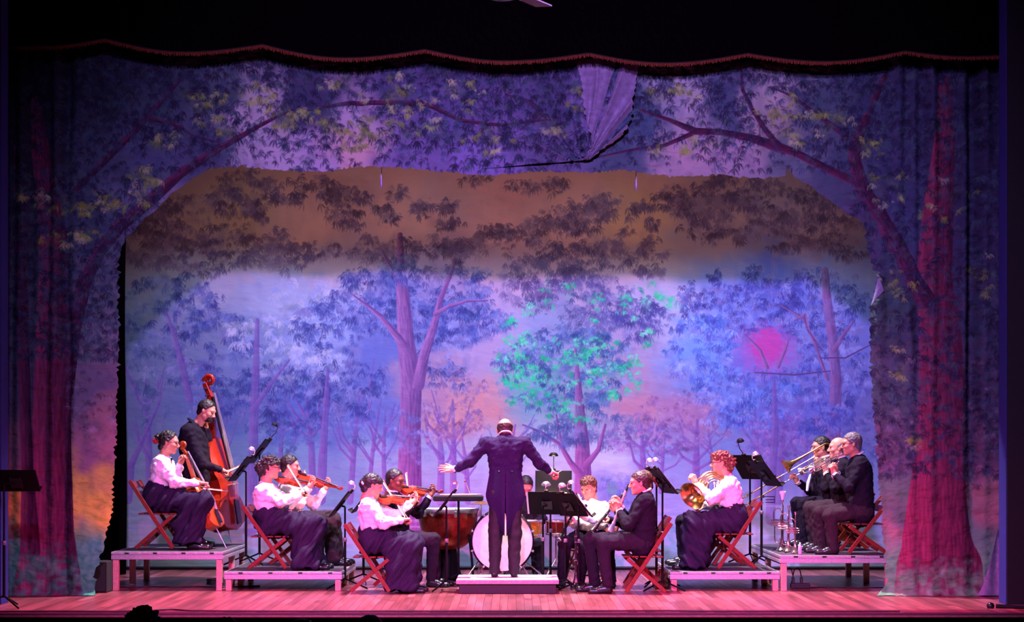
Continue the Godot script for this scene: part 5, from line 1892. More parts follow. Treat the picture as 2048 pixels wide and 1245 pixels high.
# ---------------------------------------------------------------- risers and podium
func riser(label: String, x0: float, x1: float, z: float, h: float, depth: float) -> void:
	var a := q(x0, 0, z).x
	var b := q(x1, 0, z).x
	var w := b - a
	var t := thing("stage_riser", label, "riser", Vector3((a + b) * 0.5, 0, z - depth * 0.5), "aluminium stage risers")
	var alu := mat("aluminium", col(196, 190, 196), 0.42, 0.55, 0.15, 0.0, 5.0)
	var ply := mat("riser_top", col(74, 62, 74), 0.7, 0.0, 0.3, 0.0, 4.0)
	var timber := mat("leg_timber", col(206, 158, 140), 0.6, 0.0, 0.2, 0.0, 5.0)
	var blk := mat("black_plastic", col(18, 16, 18), 0.5, 0.0, 0.1)
	var m := MB.new()
	m.box(Vector3(0, h - 0.009, 0), Vector3(w - 0.03, 0.018, depth - 0.03), Basis.IDENTITY, 0.002)
	part("deck", m, ply, t)
	var rail := 0.085
	for e in [-1, 1]:
		# extruded rails with a groove between two lips
		for ax in 2:
			m = MB.new()
			var len := w if ax == 0 else depth
			var off := depth * 0.5 if ax == 0 else w * 0.5
			var bs := Basis.IDENTITY if ax == 0 else Basis(Vector3.UP, PI / 2)
			for s in [[-0.0145, 0.027, 0.024], [-0.042, 0.020, 0.008], [-0.0665, 0.033, 0.024]]:
				var c := Vector3(0, h + s[0], 0) + (Vector3(0, 0, e * (off - 0.012)) if ax == 0 else Vector3(e * (off - 0.012), 0, 0))
				m.box(c, Vector3(len - (0.0 if ax == 0 else 0.05), s[1], s[2]), bs, 0.003)
			part("rail", m, alu, t)
	for i in 4:
		m = MB.new()
		m.box(Vector3(lerpf(-0.36, 0.40, i / 3.0) * w, h - 0.014, depth * 0.5 + 0.002), Vector3(0.045, 0.018, 0.008), Basis.IDENTITY, 0.002)
		part("latch", m, blk, t)
	for sx in [-1, 1]:
		for zz in [-0.5, -0.02, 0.5]:
			m = MB.new()
			m.box(Vector3(sx * (w * 0.5 - 0.045), (h - rail) * 0.5, zz * (depth - 0.09)), Vector3(0.062, h - rail - 0.002, 0.062), Basis.IDENTITY, 0.004)
			part("leg", m, timber, t)


func platforms() -> void:
	riser("knee-high riser under the cellist and the double bass", 222, 446, 0.0, 0.42, 1.6)
	riser("low riser under the two violinists in white", 448, 684, 0.02, 0.21, 1.6)
	riser("low riser under the horn players", 1340, 1560, 0.02, 0.21, 1.6)
	riser("knee-high riser under the brass players", 1560, 1786, 0.05, 0.385, 2.2)
	# podium
	var a := q(912, 1189, 0.38)
	var b := q(1118, 1189, 0.38)
	var t := thing("podium", "low conductor's podium with pale carpeted top and dark sides", "podium", Vector3((a.x + b.x) * 0.5, 0, 0.06))
	var w := b.x - a.x
	var m := MB.new()
	m.box(Vector3(0, 0.052, 0), Vector3(w - 0.06, 0.102, 0.60), Basis.IDENTITY, 0.004)
	part("base", m, mat("podium_side", col(34, 18, 34), 0.7, 0.0, 0.2), t)
	m = MB.new()
	m.box(Vector3(0, 0.127, 0), Vector3(w, 0.048, 0.66), Basis.IDENTITY, 0.006)
	part("frame", m, mat("podium_edge", col(170, 150, 160), 0.6, 0.0, 0.2), t)
	m = MB.new()
	m.box(Vector3(0, 0.153, 0), Vector3(w - 0.02, 0.006, 0.64), Basis.IDENTITY, 0.002)
	part("carpet", m, mat("podium_carpet", col(206, 190, 200), 0.95, 0.0, 0.25, 0.0, 12.0), t)


# ---------------------------------------------------------------- music stands with clip lamps
func stand(label: String, px: float, z: float, fy: float, desk: Vector3, face: Vector3, lampy := 1, sheet := 1, wid := 0.50, hei := 0.35, steep := 0.79) -> void:
	face = face.normalized()
	var foot := Vector3(q(px, 0, z).x, fy, z)
	var t := thing("music_stand", label, "music stand", foot, "black music stands")
	var blk := stand_steel()
	var R := face.cross(Vector3.UP).normalized()
	var n := (face * steep + Vector3.UP * sqrt(1.0 - steep * steep)).normalized()
	var u := n.cross(R).normalized()
	if u.y < 0.0:
		u = -u
	var c := desk - foot
	var bs := Basis(R, u, R.cross(u))
	var m := MB.new()
	m.box(c, Vector3(wid, hei, 0.004), bs, 0.001)
	for e in [-1, 1]:
		m.box(c + R * (e * wid * 0.5) + n * 0.005, Vector3(0.004, hei, 0.012), bs, 0.001)
	var dk := part("desk", m, blk, t)
	var br := MB.new()
	br.box(c - n * 0.012 - u * 0.02, Vector3(0.12, 0.11, 0.012), bs, 0.003)
	for e in [-1, 1]:
		br.bar(c - n * 0.008 + R * (e * 0.05) + u * 0.05, c - n * 0.008 - R * (e * 0.05) - u * 0.09, 0.014, 0.008, R, 0.002)
	part("bracket", br, mat("black_plastic", col(18, 16, 18), 0.5, 0.0, 0.1), dk)
	m = MB.new()
	m.box(c - u * (hei * 0.5) + n * 0.028, Vector3(wid, 0.004, 0.06), bs, 0.001)
	m.box(c - u * (hei * 0.5) + n * 0.057 + u * 0.008, Vector3(wid, 0.018, 0.003), bs, 0.001)
	part("ledge", m, blk, t)
	var topj := c - n * 0.03 - u * 0.02
	var pole_top := Vector3(0, topj.y, 0)
	m = MB.new()
	m.tube([Vector3(0, 0.10, 0), Vector3(0, minf(0.62, topj.y * 0.6), 0)], 0.0145, 8)
	m.tube([Vector3(0, minf(0.62, topj.y * 0.6), 0), pole_top], 0.0105, 8)
	m.tube([pole_top, topj + n * 0.015], 0.011, 8)
	part("pole", m, blk, t)
	m = MB.new()
	m.lathe([Vector2(0.001, -0.022), Vector2(0.021, -0.02), Vector2(0.021, 0.02), Vector2(0.001, 0.022)], Transform3D(Basis.IDENTITY, Vector3(0, minf(0.62, topj.y * 0.6), 0)), 10)
	part("clutch", m, mat("grey_nylon", col(120, 110, 120), 0.4, 0.2, 0.0), t)
	for k in 3:
		var an := TAU * k / 3.0 + 0.5 + px * 0.03
		var d := Vector3(cos(an), 0, sin(an))
		m = MB.new()
		m.bar(Vector3(0, 0.115, 0), d * 0.26 + Vector3(0, 0.012, 0), 0.018, 0.008, d.cross(Vector3.UP), 0.002)
		part("leg", m, blk, t)
	if sheet:
		var sm := thing("sheet_music", "sheet music on the " + label, "sheet music", desk, "sheet music on the stands")
		for e in [-1, 1]:
			m = MB.new()
			m.box(R * (e * 0.112) + n * (0.007 + 0.002 * e) - u * 0.01, Vector3(0.22, 0.30, 0.002), Basis(R, u, R.cross(u)).rotated(u, 0.03 * e), 0.0005)
			part("page", m, page_mat(), sm)
	if lampy:
		var tp: Vector3 = desk + u * (hei * 0.5)
		var lt := thing("stand_lamp", "clip lamp on the " + label, "lamp", tp, "clip lamps on the music stands")
		var chrome := mat("lamp_chrome", col(220, 210, 216), 0.25, 0.7, 0.1)
		m = MB.new()
		m.box(n * -0.004, Vector3(0.045, 0.05, 0.03), bs, 0.005)
		part("clip", m, blk, lt)
		var rise := 0.07 if lampy == 1 else 0.17
		var hp := u * rise + n * 0.05
		m = MB.new()
		m.tube([Vector3.ZERO, u * rise * 0.6 - n * 0.012, u * rise * 1.05 + n * 0.01, hp], 0.005, 6)
		part("gooseneck", m, blk if lampy == 2 else chrome, lt)
		# shade: a short trough open towards the page
		var aim := (-u * 0.8 - n * 0.15).normalized()
		var sb := Basis(R, -aim, R.cross(-aim))
		m = MB.new()
		m.lathe([Vector2(0.001, 0.026), Vector2(0.022, 0.022), Vector2(0.034, 0.006), Vector2(0.040, -0.014), Vector2(0.038, -0.014), Vector2(0.030, 0.006), Vector2(0.001, 0.018)], Transform3D(sb * Basis.from_scale(Vector3(1.35, 1, 0.9)), hp), 14)
		part("shade", m, chrome if lampy == 1 else blk, lt)
		m = MB.new()
		m.ball(hp - sb.y * 0.004, Vector3(0.026, 0.010, 0.016), sb, 8)
		var em := StandardMaterial3D.new()
		em.resource_name = "bulb_light"
		em.albedo_color = Color(0.9, 0.9, 0.85)
		em.emission_enabled = true
		em.emission = Color(1.0, 0.82, 0.66)
		em.emission_energy_multiplier = 2.2
		if mats.has("bulb"):
			em = mats["bulb"]
		mats["bulb"] = em
		part("bulb", m, em, lt)
		var s := SpotLight3D.new()
		s.name = "lamp_light"
		s.light_color = Color(1.0, 0.84, 0.70)
		s.light_energy = 0.30
		s.light_size = 0.02
		s.spot_angle = 66.0
		s.spot_angle_attenuation = 0.6
		s.spot_range = 20.0
		s.spot_attenuation = 2.0
		s.shadow_enabled = true
		lt.add_child(s)
		s.look_at_from_position(tp + hp - sb.y * 0.016, tp + hp - sb.y * 0.5 + n * 0.04, n)


func page_mat() -> StandardMaterial3D:
	if mats.has("page"):
		return mats["page"]
	var m := mat("page", col(238, 234, 228), 0.9, 0.0, 0.06, 0.0, 5.0)
	return m


func furniture() -> void:
	var RT := Vector3(1, 0, 0)
	var LT := Vector3(-1, 0, 0)
	stand("stand between the cellist and the low string riser", 492, -1.0, 0.21, q(484, 938, -1.0), LT)
	stand("tall stand of the double bass player", 519, -1.35, 0.21, q(520, 903, -1.35), LT, 2)
	stand("stand in front of the violinist with glasses", 690, -0.25, 0.0, q(683, 1008, -0.25), LT)
	stand("stand half hidden behind the violinist with the hair clip", 727, -0.95, 0.0, q(727, 1001, -0.95), LT)
	stand("stand beside the kettledrum facing the floor violinists", 893, 0.0, 0.0, q(889, 1008, 0.0), LT)
	stand("broad-backed stand beside the podium", 1086, -0.32, 0.0, q(1094, 1007, -0.36), Vector3(0.12, 0, -1), 1, 1, 0.40, 0.32)
	stand("askew stand between the podium and the young clarinettist", 1131, -0.22, 0.0, q(1136, 1010, -0.26), Vector3(0.75, 0, -0.8), 1, 1, 0.40, 0.32)
	stand("conductor's stand with the upright black desk", 1101, -0.62, 0.0, q(1107, 968, -0.62), Vector3(-0.05, 0, 1), 2, 0, 0.40, 0.30, 0.95)
	stand("narrow stand between the clarinettist and the wind player in the suit", 1157, 0.12, 0.0, q(1162, 1008, 0.12), RT)
	stand("stand behind the red chair of the wind player in the suit", 1325, 0.02, 0.0, q(1331, 962, 0.02), RT)
	stand("stand further back behind the red chair of the wind player", 1313, -0.55, 0.0, q(1318, 962, -0.55), Vector3(1, 0, -0.15))
	stand("stand at the back of the horn riser with its back showing", 1500, -1.25, 0.21, q(1502, 935, -1.25), Vector3(0.8, 0, -0.6), 2)
	stand("stand with a mute holder between the horn and brass risers", 1523, -0.85, 0.21, q(1529, 948, -0.85), Vector3(1, 0, -0.2))
	stand("black stand alone on the apron at the edge of the cut drop", 8, 1.95, 0.0, q(32, 962, 1.95), Vector3(0.05, 0, -1), 0, 0, 0.42, 0.26)


func stand_steel() -> StandardMaterial3D:
	var m := mat("stand_steel", col(15, 10, 14), 0.6, 0.0, 0.15)
	m.metallic_specular = 0.25
	return m


# ---------------------------------------------------------------- instruments
# body of the violin family, drawn for a total length of 1 with the tail at x = 0 and the belly towards +z
func fiddle(called: String, label: String, category: String, tail: Vector3, scroll: Vector3, belly: Vector3, rib: float, wood: String, wc: Color, pin := 0.0, chin := false) -> Node3D:
	var L := tail.distance_to(scroll)
	var x := (scroll - tail).normalized()
	var z := (belly - x * belly.dot(x)).normalized()
	var xf := Transform3D(Basis(x, z.cross(x), z).scaled(Vector3.ONE * L), Vector3.ZERO)
	var b := Basis(x * L, z.cross(x) * L, z * L)
	xf = Transform3D(b, Vector3.ZERO)
	var t := thing(called, label, category, tail, "string instruments" if called != "violin" else "violins")
	var vm := mat("varnish_" + wood, wc, 0.22, 0.0, 0.3, 0.0, 9.0)
	var vd := vm
	var ebony := mat("ebony", col(26, 18, 24), 0.3, 0.0, 0.1)
	var half := [Vector2(0.0, 0.03), Vector2(0.006, 0.075), Vector2(0.025, 0.125), Vector2(0.06, 0.160), Vector2(0.105, 0.174), Vector2(0.15, 0.168), Vector2(0.19, 0.148), Vector2(0.208, 0.142), Vector2(0.216, 0.118), Vector2(0.245, 0.098), Vector2(0.29, 0.092), Vector2(0.335, 0.100), Vector2(0.362, 0.116), Vector2(0.372, 0.130), Vector2(0.40, 0.128), Vector2(0.445, 0.138), Vector2(0.49, 0.138), Vector2(0.535, 0.122), Vector2(0.575, 0.088), Vector2(0.596, 0.04)]
	var poly := PackedVector2Array()
	for p in half:
		poly.append(Vector2(p.x, -p.y))
	for i in range(half.size() - 1, -1, -1):
		poly.append(half[i])
	var m := MB.new()
	m.extrude(poly, rib * 2.0, xf)
	part("body", m, vd, t)
	# plates: a little larger than the ribs, arched
	for e in [1.0, -1.0]:
		m = MB.new()
		var rows := []
		for i in 17:
			var s := i / 16.0
			var px := lerpf(-0.006, 0.602, s)
			var hw := 0.01
			for k in half.size() - 1:
				if px >= half[k].x and px <= half[k + 1].x:
					hw = lerpf(half[k].y, half[k + 1].y, (px - half[k].x) / (half[k + 1].x - half[k].x))
			var r := []
			for j in 9:
				var v := j / 8.0 * 2.0 - 1.0
				var arch := 0.024 * (1.0 - v * v) * sin(PI * clampf(s, 0.03, 0.97))
				r.append(xf * Vector3(px, v * (hw + 0.006), e * (rib + 0.004 + arch)))
			rows.append(r)
		m.grid(rows)
		part("top_plate" if e > 0 else "back_plate", m, vm, t)
	var zt := rib + 0.03
	m = MB.new()
	m.bar(xf * Vector3(0.57, 0, rib * 0.5), xf * Vector3(0.86, 0, zt - 0.005), 0.040 * L, 0.045 * L, z, 0.006 * L)
	part("neck", m, vm, t)
	m = MB.new()
	m.bar(xf * Vector3(0.37, 0, zt + 0.030), xf * Vector3(0.86, 0, zt + 0.018), 0.016 * L, 0.052 * L, z.cross(x), 0.004 * L)
	part("fingerboard", m, ebony, t)
	m = MB.new()
	m.bar(xf * Vector3(0.03, 0, rib + 0.032), xf * Vector3(0.19, 0, rib + 0.045), 0.012 * L, 0.06 * L, z.cross(x), 0.004 * L)
	part("tailpiece", m, ebony, t)
	m = MB.new()
	m.box(xf * Vector3(0.285, 0, rib + 0.045), Vector3(0.008, 0.075, 0.05) * L, Basis(x, z.cross(x), z), 0.002 * L)
	part("bridge", m, mat("maple", col(214, 170, 120), 0.5, 0.0, 0.2), t)
	m = MB.new()
	for k in 4:
		var yy := (k - 1.5) * 0.012
		m.tube([xf * Vector3(0.18, yy, rib + 0.052), xf * Vector3(0.285, yy * 1.3, rib + 0.072), xf * Vector3(0.88, yy * 0.6, zt + 0.03)], 0.0022 * L, 4, false, false)
	part("strings", m, mat("string_steel", col(190, 180, 190), 0.3, 0.8, 0.0), t)
	# pegbox with a rolled scroll
	m = MB.new()
	m.bar(xf * Vector3(0.85, 0, zt), xf * Vector3(0.955, 0, zt - 0.02), 0.036 * L, 0.034 * L, z, 0.006 * L)
	var sp := []
	var sr := []
	for k in 22:
		var a := k / 21.0 * TAU * 1.5
		var rr := lerpf(0.034, 0.008, k / 21.0)
		sp.append(xf * Vector3(0.965 + sin(a) * rr, 0, zt + 0.002 + 0.012 - cos(a) * rr))
		sr.append(lerpf(0.017, 0.010, k / 21.0) * L)
	m.tube(sp, sr, 8)
	part("scroll", m, vm, t)
	for k in 4:
		m = MB.new()
		var e2 := 1.0 if k % 2 == 0 else -1.0
		var pp := Vector3(0.872 + k * 0.022, 0, zt - 0.006)
		m.tube([xf * pp, xf * (pp + Vector3(0, e2 * 0.036, 0))], 0.006 * L, 6)
		m.ball(xf * (pp + Vector3(0, e2 * 0.046, 0)), Vector3(0.006, 0.013, 0.012) * L, Basis(x, z.cross(x), z), 8)
		part("peg", m, ebony, t)
	if chin:
		m = MB.new()
		m.ball(xf * Vector3(0.03, 0.07, rib + 0.04), Vector3(0.06, 0.06, 0.014) * L, Basis(x, z.cross(x), z), 10)
		part("chin_rest", m, ebony, t)
	if pin > 0.0:
		m = MB.new()
		m.tube([xf * Vector3(0.0, 0, 0), xf * Vector3(-pin, 0, 0)], 0.006, 6)
		part("endpin", m, mat("string_steel", col(190, 180, 190), 0.3, 0.8, 0.0), t)
	return t


func bow(label: String, frog: Vector3, tip: Vector3, down := Vector3(0, -1, 0)) -> void:
	var t := thing("bow", label, "bow", frog, "bows of the string players")
	var x := tip - frog
	var d := (down - x.normalized() * down.dot(x.normalized())).normalized()
	var m := MB.new()
	m.tube([-x * 0.05, x * 0.25 + d * 0.008, x * 0.5 + d * 0.012, x * 0.75 + d * 0.008, x], [0.0048, 0.0046, 0.0042, 0.0038, 0.0034], 6)
	part("stick", m, mat("pernambuco", col(176, 120, 96), 0.35, 0.0, 0.2), t)
	m = MB.new()
	m.bar(d * 0.02, x * 0.985 + d * 0.018, 0.002, 0.011, d, 0.0005)
	part("hair", m, mat("bow_hair", col(240, 232, 226), 0.6, 0.0, 0.1), t)
	m = MB.new()
	m.box(d * 0.012 - x.normalized() * 0.01, Vector3(0.045, 0.020, 0.012), Basis(x.normalized(), d, x.normalized().cross(d)), 0.003)
	part("frog", m, mat("ebony", col(26, 18, 24), 0.3, 0.0, 0.1), t)
	m = MB.new()
	m.box(x * 0.995 + d * 0.010, Vector3(0.012, 0.022, 0.010), Basis(x.normalized(), d, x.normalized().cross(d)), 0.002)
	part("tip", m, mat("maple", col(214, 170, 120), 0.5, 0.0, 0.2), t)


func axis_xf(a: Vector3, b: Vector3, side := Vector3(0, 0, 1)) -> Transform3D:
	var y := (b - a).normalized()
	var x := side.cross(y)
	if x.length() < 0.05:
		x = Vector3(1, 0.2, 0).cross(y)
	x = x.normalized()
	return Transform3D(Basis(x, y, x.cross(y)), a)


func clarinet(label: String, mouth: Vector3, bell: Vector3, called := "clarinet", bodyc := col(30, 20, 26)) -> Node3D:
	var t := thing(called, label, "clarinet", bell, "clarinets and oboes")
	var x := axis_xf(mouth - bell, Vector3.ZERO)
	var L := mouth.distance_to(bell)
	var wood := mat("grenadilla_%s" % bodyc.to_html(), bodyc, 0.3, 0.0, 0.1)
	var silver := mat("key_silver", col(226, 220, 226), 0.2, 0.9, 0.0)
	var m := MB.new()
	m.lathe([Vector2(0.001, 0.0), Vector2(0.007, 0.001), Vector2(0.011, 0.06), Vector2(0.013, 0.08)], x, 10)
	part("mouthpiece", m, mat("ebony", col(26, 18, 24), 0.3, 0.0, 0.1), t)
	m = MB.new()
	m.lathe([Vector2(0.013, 0.08), Vector2(0.0165, 0.085), Vector2(0.0165, 0.14), Vector2(0.0135, 0.145), Vector2(0.0140, L * 0.55), Vector2(0.0165, L * 0.56), Vector2(0.0165, L * 0.60), Vector2(0.0145, L * 0.61), Vector2(0.0155, L - 0.11)], x, 10)
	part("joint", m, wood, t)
	m = MB.new()
	m.lathe([Vector2(0.0155, L - 0.11), Vector2(0.020, L - 0.105), Vector2(0.020, L - 0.09), Vector2(0.024, L - 0.05), Vector2(0.034, L - 0.012), Vector2(0.039, L), Vector2(0.034, L), Vector2(0.022, L - 0.05)], x, 14)
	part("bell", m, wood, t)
	for k in 11:
		m = MB.new()
		var y := 0.17 + (L - 0.32) * k / 10.0
		var an: float = [0.3, -0.4, 0.8, 0.0, -0.8][k % 5] + 0.2
		var o := Vector3(sin(an), 0, cos(an))
		m.lathe([Vector2(0.001, 0.004), Vector2(0.0075, 0.003), Vector2(0.0075, -0.003)], x * Transform3D(Basis(Quaternion(Vector3.UP, o)), Vector3(0, y, 0) + o * 0.018), 8)
		m.tube([x * (Vector3(0, y, 0) + o * 0.018), x * (Vector3(0, y + 0.035, 0) + o.rotated(Vector3.UP, 0.7) * 0.018)], 0.0022, 5)
		part("key", m, silver, t)
	m = MB.new()
	for y in [0.082, 0.143, L * 0.58, L - 0.10, L - 0.001]:
		m.lathe([Vector2(0.0168, y - 0.003), Vector2(0.0172 if y < L - 0.01 else 0.0395, y), Vector2(0.0168, y + 0.003)], x, 10)
	part("rings", m, silver, t)
	return t


# trumpet: mouthpiece at the mouth, bell along the line of sight of the player
func trumpet(label: String, mouth: Vector3, bell: Vector3, up: Vector3, c := col(226, 206, 190), gr := "trumpets in playing position") -> Node3D:
	var L := mouth.distance_to(bell)
	var x := (bell - mouth).normalized()
	var y := (up - x * up.dot(x)).normalized()
	var b := Basis(x, y, x.cross(y))
	var k := L / 0.50
	var xf := Transform3D(b.scaled(Vector3.ONE), Vector3.ZERO)
	var P := func(px: float, py: float, pz: float) -> Vector3: return xf.basis * (Vector3(px, py, pz) * k)
	var t := thing("trumpet", label, "trumpet", mouth, gr)
	var brass := mat("brass_%s" % c.to_html(), c, 0.16, 0.9, 0.08)
	var m := MB.new()
	m.lathe([Vector2(0.012, 0.0), Vector2(0.0135, 0.003), Vector2(0.012, 0.02), Vector2(0.006, 0.035), Vector2(0.0048, 0.08)], Transform3D(Basis(b.y, b.x, -b.z), Vector3.ZERO), 10)
	part("mouthpiece", m, mat("key_silver", col(226, 220, 226), 0.2, 0.9, 0.0), t)
	m = MB.new()
	var path := [P.call(0.05, 0, -0.02), P.call(0.39, 0, -0.02)]
	for i in 7:
		var a := PI * i / 6.0
		path.append(P.call(0.39 + sin(a) * 0.045, -0.042 + cos(a) * 0.042, -0.02))
	path.append(P.call(0.26, -0.084, -0.02))
	m.tube(path, 0.0062 * k, 8)
	part("leadpipe", m, brass, t)
	m = MB.new()
	var p2 := [P.call(0.21, -0.084, 0.02), P.call(0.13, -0.084, 0.02)]
	for i in 7:
		var a2 := PI * i / 6.0
		p2.append(P.call(0.13 - sin(a2) * 0.045, -0.042 - cos(a2) * 0.042, 0.02))
	p2.append(P.call(0.20, 0, 0.02))
	m.tube(p2, 0.0066 * k, 8)
	var prof := []
	for i in 16:
		var s := i / 15.0
		prof.append(Vector2((0.0066 + 0.008 * s + 0.046 * pow(s, 6.0)) * k, (0.19 + 0.31 * s) * k))
	prof.append(Vector2(0.057 * k, 0.496 * k))
	for i in 8:
		var s2 := 1.0 - i / 8.0 * 0.5
		prof.append(Vector2((0.004 + 0.008 * s2 + 0.046 * pow(s2, 6.0)) * k, (0.19 + 0.305 * s2) * k))
	m.lathe(prof, Transform3D(Basis(b.y, b.x, -b.z), b.z * 0.02 * k), 20)
	part("bell", m, brass, t)
	for i in 3:
		m = MB.new()
		var vx := 0.205 + i * 0.026
		m.tube([P.call(vx, -0.115, 0), P.call(vx, 0.022, 0)], 0.0105 * k, 10)
		m.tube([P.call(vx, 0.022, 0), P.call(vx, 0.042, 0)], 0.0035 * k, 6)
		m.tube([P.call(vx, 0.042, 0), P.call(vx, 0.046, 0)], 0.009 * k, 8)
		part("valve", m, brass, t)
	return t


func trombone() -> void:
	var z := -1.52
	var mouth := q(1629, 914, z)
	var u := (q(1480, 1000, z) - mouth).normalized()
	var v := Vector3(u.y, -u.x, 0)
	if v.y < 0.0:
		v = -v
	var t := thing("trombone", "brass trombone with its slide run out, played by the trombonist in glasses", "trombone", mouth)
	var brass := mat("brass_lacquer", col(206, 160, 96), 0.18, 0.9, 0.1)
	var silver := mat("key_silver", col(226, 220, 226), 0.2, 0.9, 0.0)
	var m := MB.new()
	m.lathe([Vector2(0.014, 0.0), Vector2(0.015, 0.003), Vector2(0.012, 0.03), Vector2(0.007, 0.07)], axis_xf(Vector3.ZERO, u), 10)
	part("mouthpiece", m, silver, t)
	m = MB.new()
	for e in [0.0, -0.085]:
		m.tube([u * 0.05 + v * e, u * 0.66 + v * e], 0.0065, 8)
	m.tube([u * 0.09, u * 0.09 - v * 0.085], 0.006, 6)
	part("inner_slide", m, silver, t)
	m = MB.new()
	var path := [u * 0.45, u * 0.96]
	for i in 9:
		var a := PI * i / 8.0
		path.append(u * (0.96 + sin(a) * 0.0425) + v * (-0.0425 + cos(a) * 0.0425))
	path.append(u * 0.45 - v * 0.085)
	m.tube(path, 0.0082, 8)
	m.tube([u * 0.47, u * 0.47 - v * 0.085], 0.006, 6)
	part("outer_slide", m, brass, t)
	# bell section lies above the player's shoulder
	var o := v * 0.075 + Vector3(0, 0, 0.08)
	m = MB.new()
	var p2 := [u * 0.10 - v * 0.085, u * -0.16 - v * 0.085 + Vector3(0, 0, 0.03)]
	for i in 9:
		var a2 := PI * i / 8.0
		p2.append(u * (-0.17 - sin(a2) * 0.08) + o * (i / 8.0) - v * (0.085 * (1.0 - i / 8.0)))
	p2.append(o + u * 0.0)
	m.tube(p2, 0.009, 8)
	part("tuning_slide", m, brass, t)
	var prof := []
	for i in 18:
		var s := i / 17.0
		prof.append(Vector2(0.009 + 0.016 * s + 0.075 * pow(s, 7.0), 0.36 * s))
	for i in 8:
		var s2 := 1.0 - i / 8.0 * 0.4
		prof.append(Vector2(0.006 + 0.016 * s2 + 0.074 * pow(s2, 7.0), 0.36 * s2 - 0.002))
	m = MB.new()
	m.lathe(prof, axis_xf(o + u * 0.0, o + u), 22)
	part("bell", m, brass, t)


func french_horn(label: String, c: Vector3, axis: Vector3, mouth: Vector3, k := 1.0, hue := col(206, 160, 96)) -> void:
	var t := thing("french_horn", label, "horn", c, "french horns")
	var brass := mat("horn_%s" % hue.to_html(), hue, 0.2, 0.9, 0.12)
	var silver := mat("key_silver", col(226, 220, 226), 0.2, 0.9, 0.0)
	var b := frame_of(axis)
	var m := MB.new()
	var prof := []
	for i in 20:
		var s := i / 19.0
		prof.append(Vector2((0.014 + 0.045 * s + 0.095 * pow(s, 5.0)) * k, (-0.30 + 0.30 * s) * k))
	for i in 10:
		var s2 := 1.0 - i / 9.0 * 0.6
		prof.append(Vector2((0.011 + 0.045 * s2 + 0.095 * pow(s2, 5.0)) * k, (-0.302 + 0.30 * s2) * k))
	m.lathe(prof, Transform3D(Basis(b.x, b.z, -b.y), Vector3.ZERO), 28)
	part("bell", m, brass, t)
	# coiled tubing in a plane beside the bell
	var cc := b.z * (-0.20 * k) + Vector3(0.10, 0.03, 0.06) * k
	for i in 3:
		var ring := []
		var r := (0.155 - i * 0.028) * k
		for j in 28:
			var a := TAU * j / 28.0
			ring.append(cc + Vector3(cos(a) * r, sin(a) * r * 0.9, (i - 1) * 0.026 + 0.012 * sin(a)))
		m = MB.new()
		m.tube(ring, (0.012 - i * 0.0016) * k, 8, true)
		part("tubing", m, brass, t)
	for i in 3:
		m = MB.new()
		var v0 := cc + Vector3(0.02 + i * 0.034, 0.02, 0.045) * k
		m.lathe([Vector2(0.001, -0.022), Vector2(0.015, -0.02), Vector2(0.015, 0.02), Vector2(0.001, 0.022)], Transform3D(Basis(Vector3(1, 0, 0), PI / 2), v0), 10)
		m.tube([v0, v0 + Vector3(0.0, -0.06, 0.01) * k], 0.005 * k, 6)
		part("valve", m, silver, t)
	m = MB.new()
	var mp := mouth - c
	m.tube([mp, mp.lerp(cc + Vector3(-0.02, 0.13, 0) * k, 0.6), cc + Vector3(-0.06, 0.13, 0.0) * k, cc + Vector3(-0.12, 0.08, 0) * k], [0.005, 0.006, 0.007, 0.008], 8)
	part("leadpipe", m, silver, t)


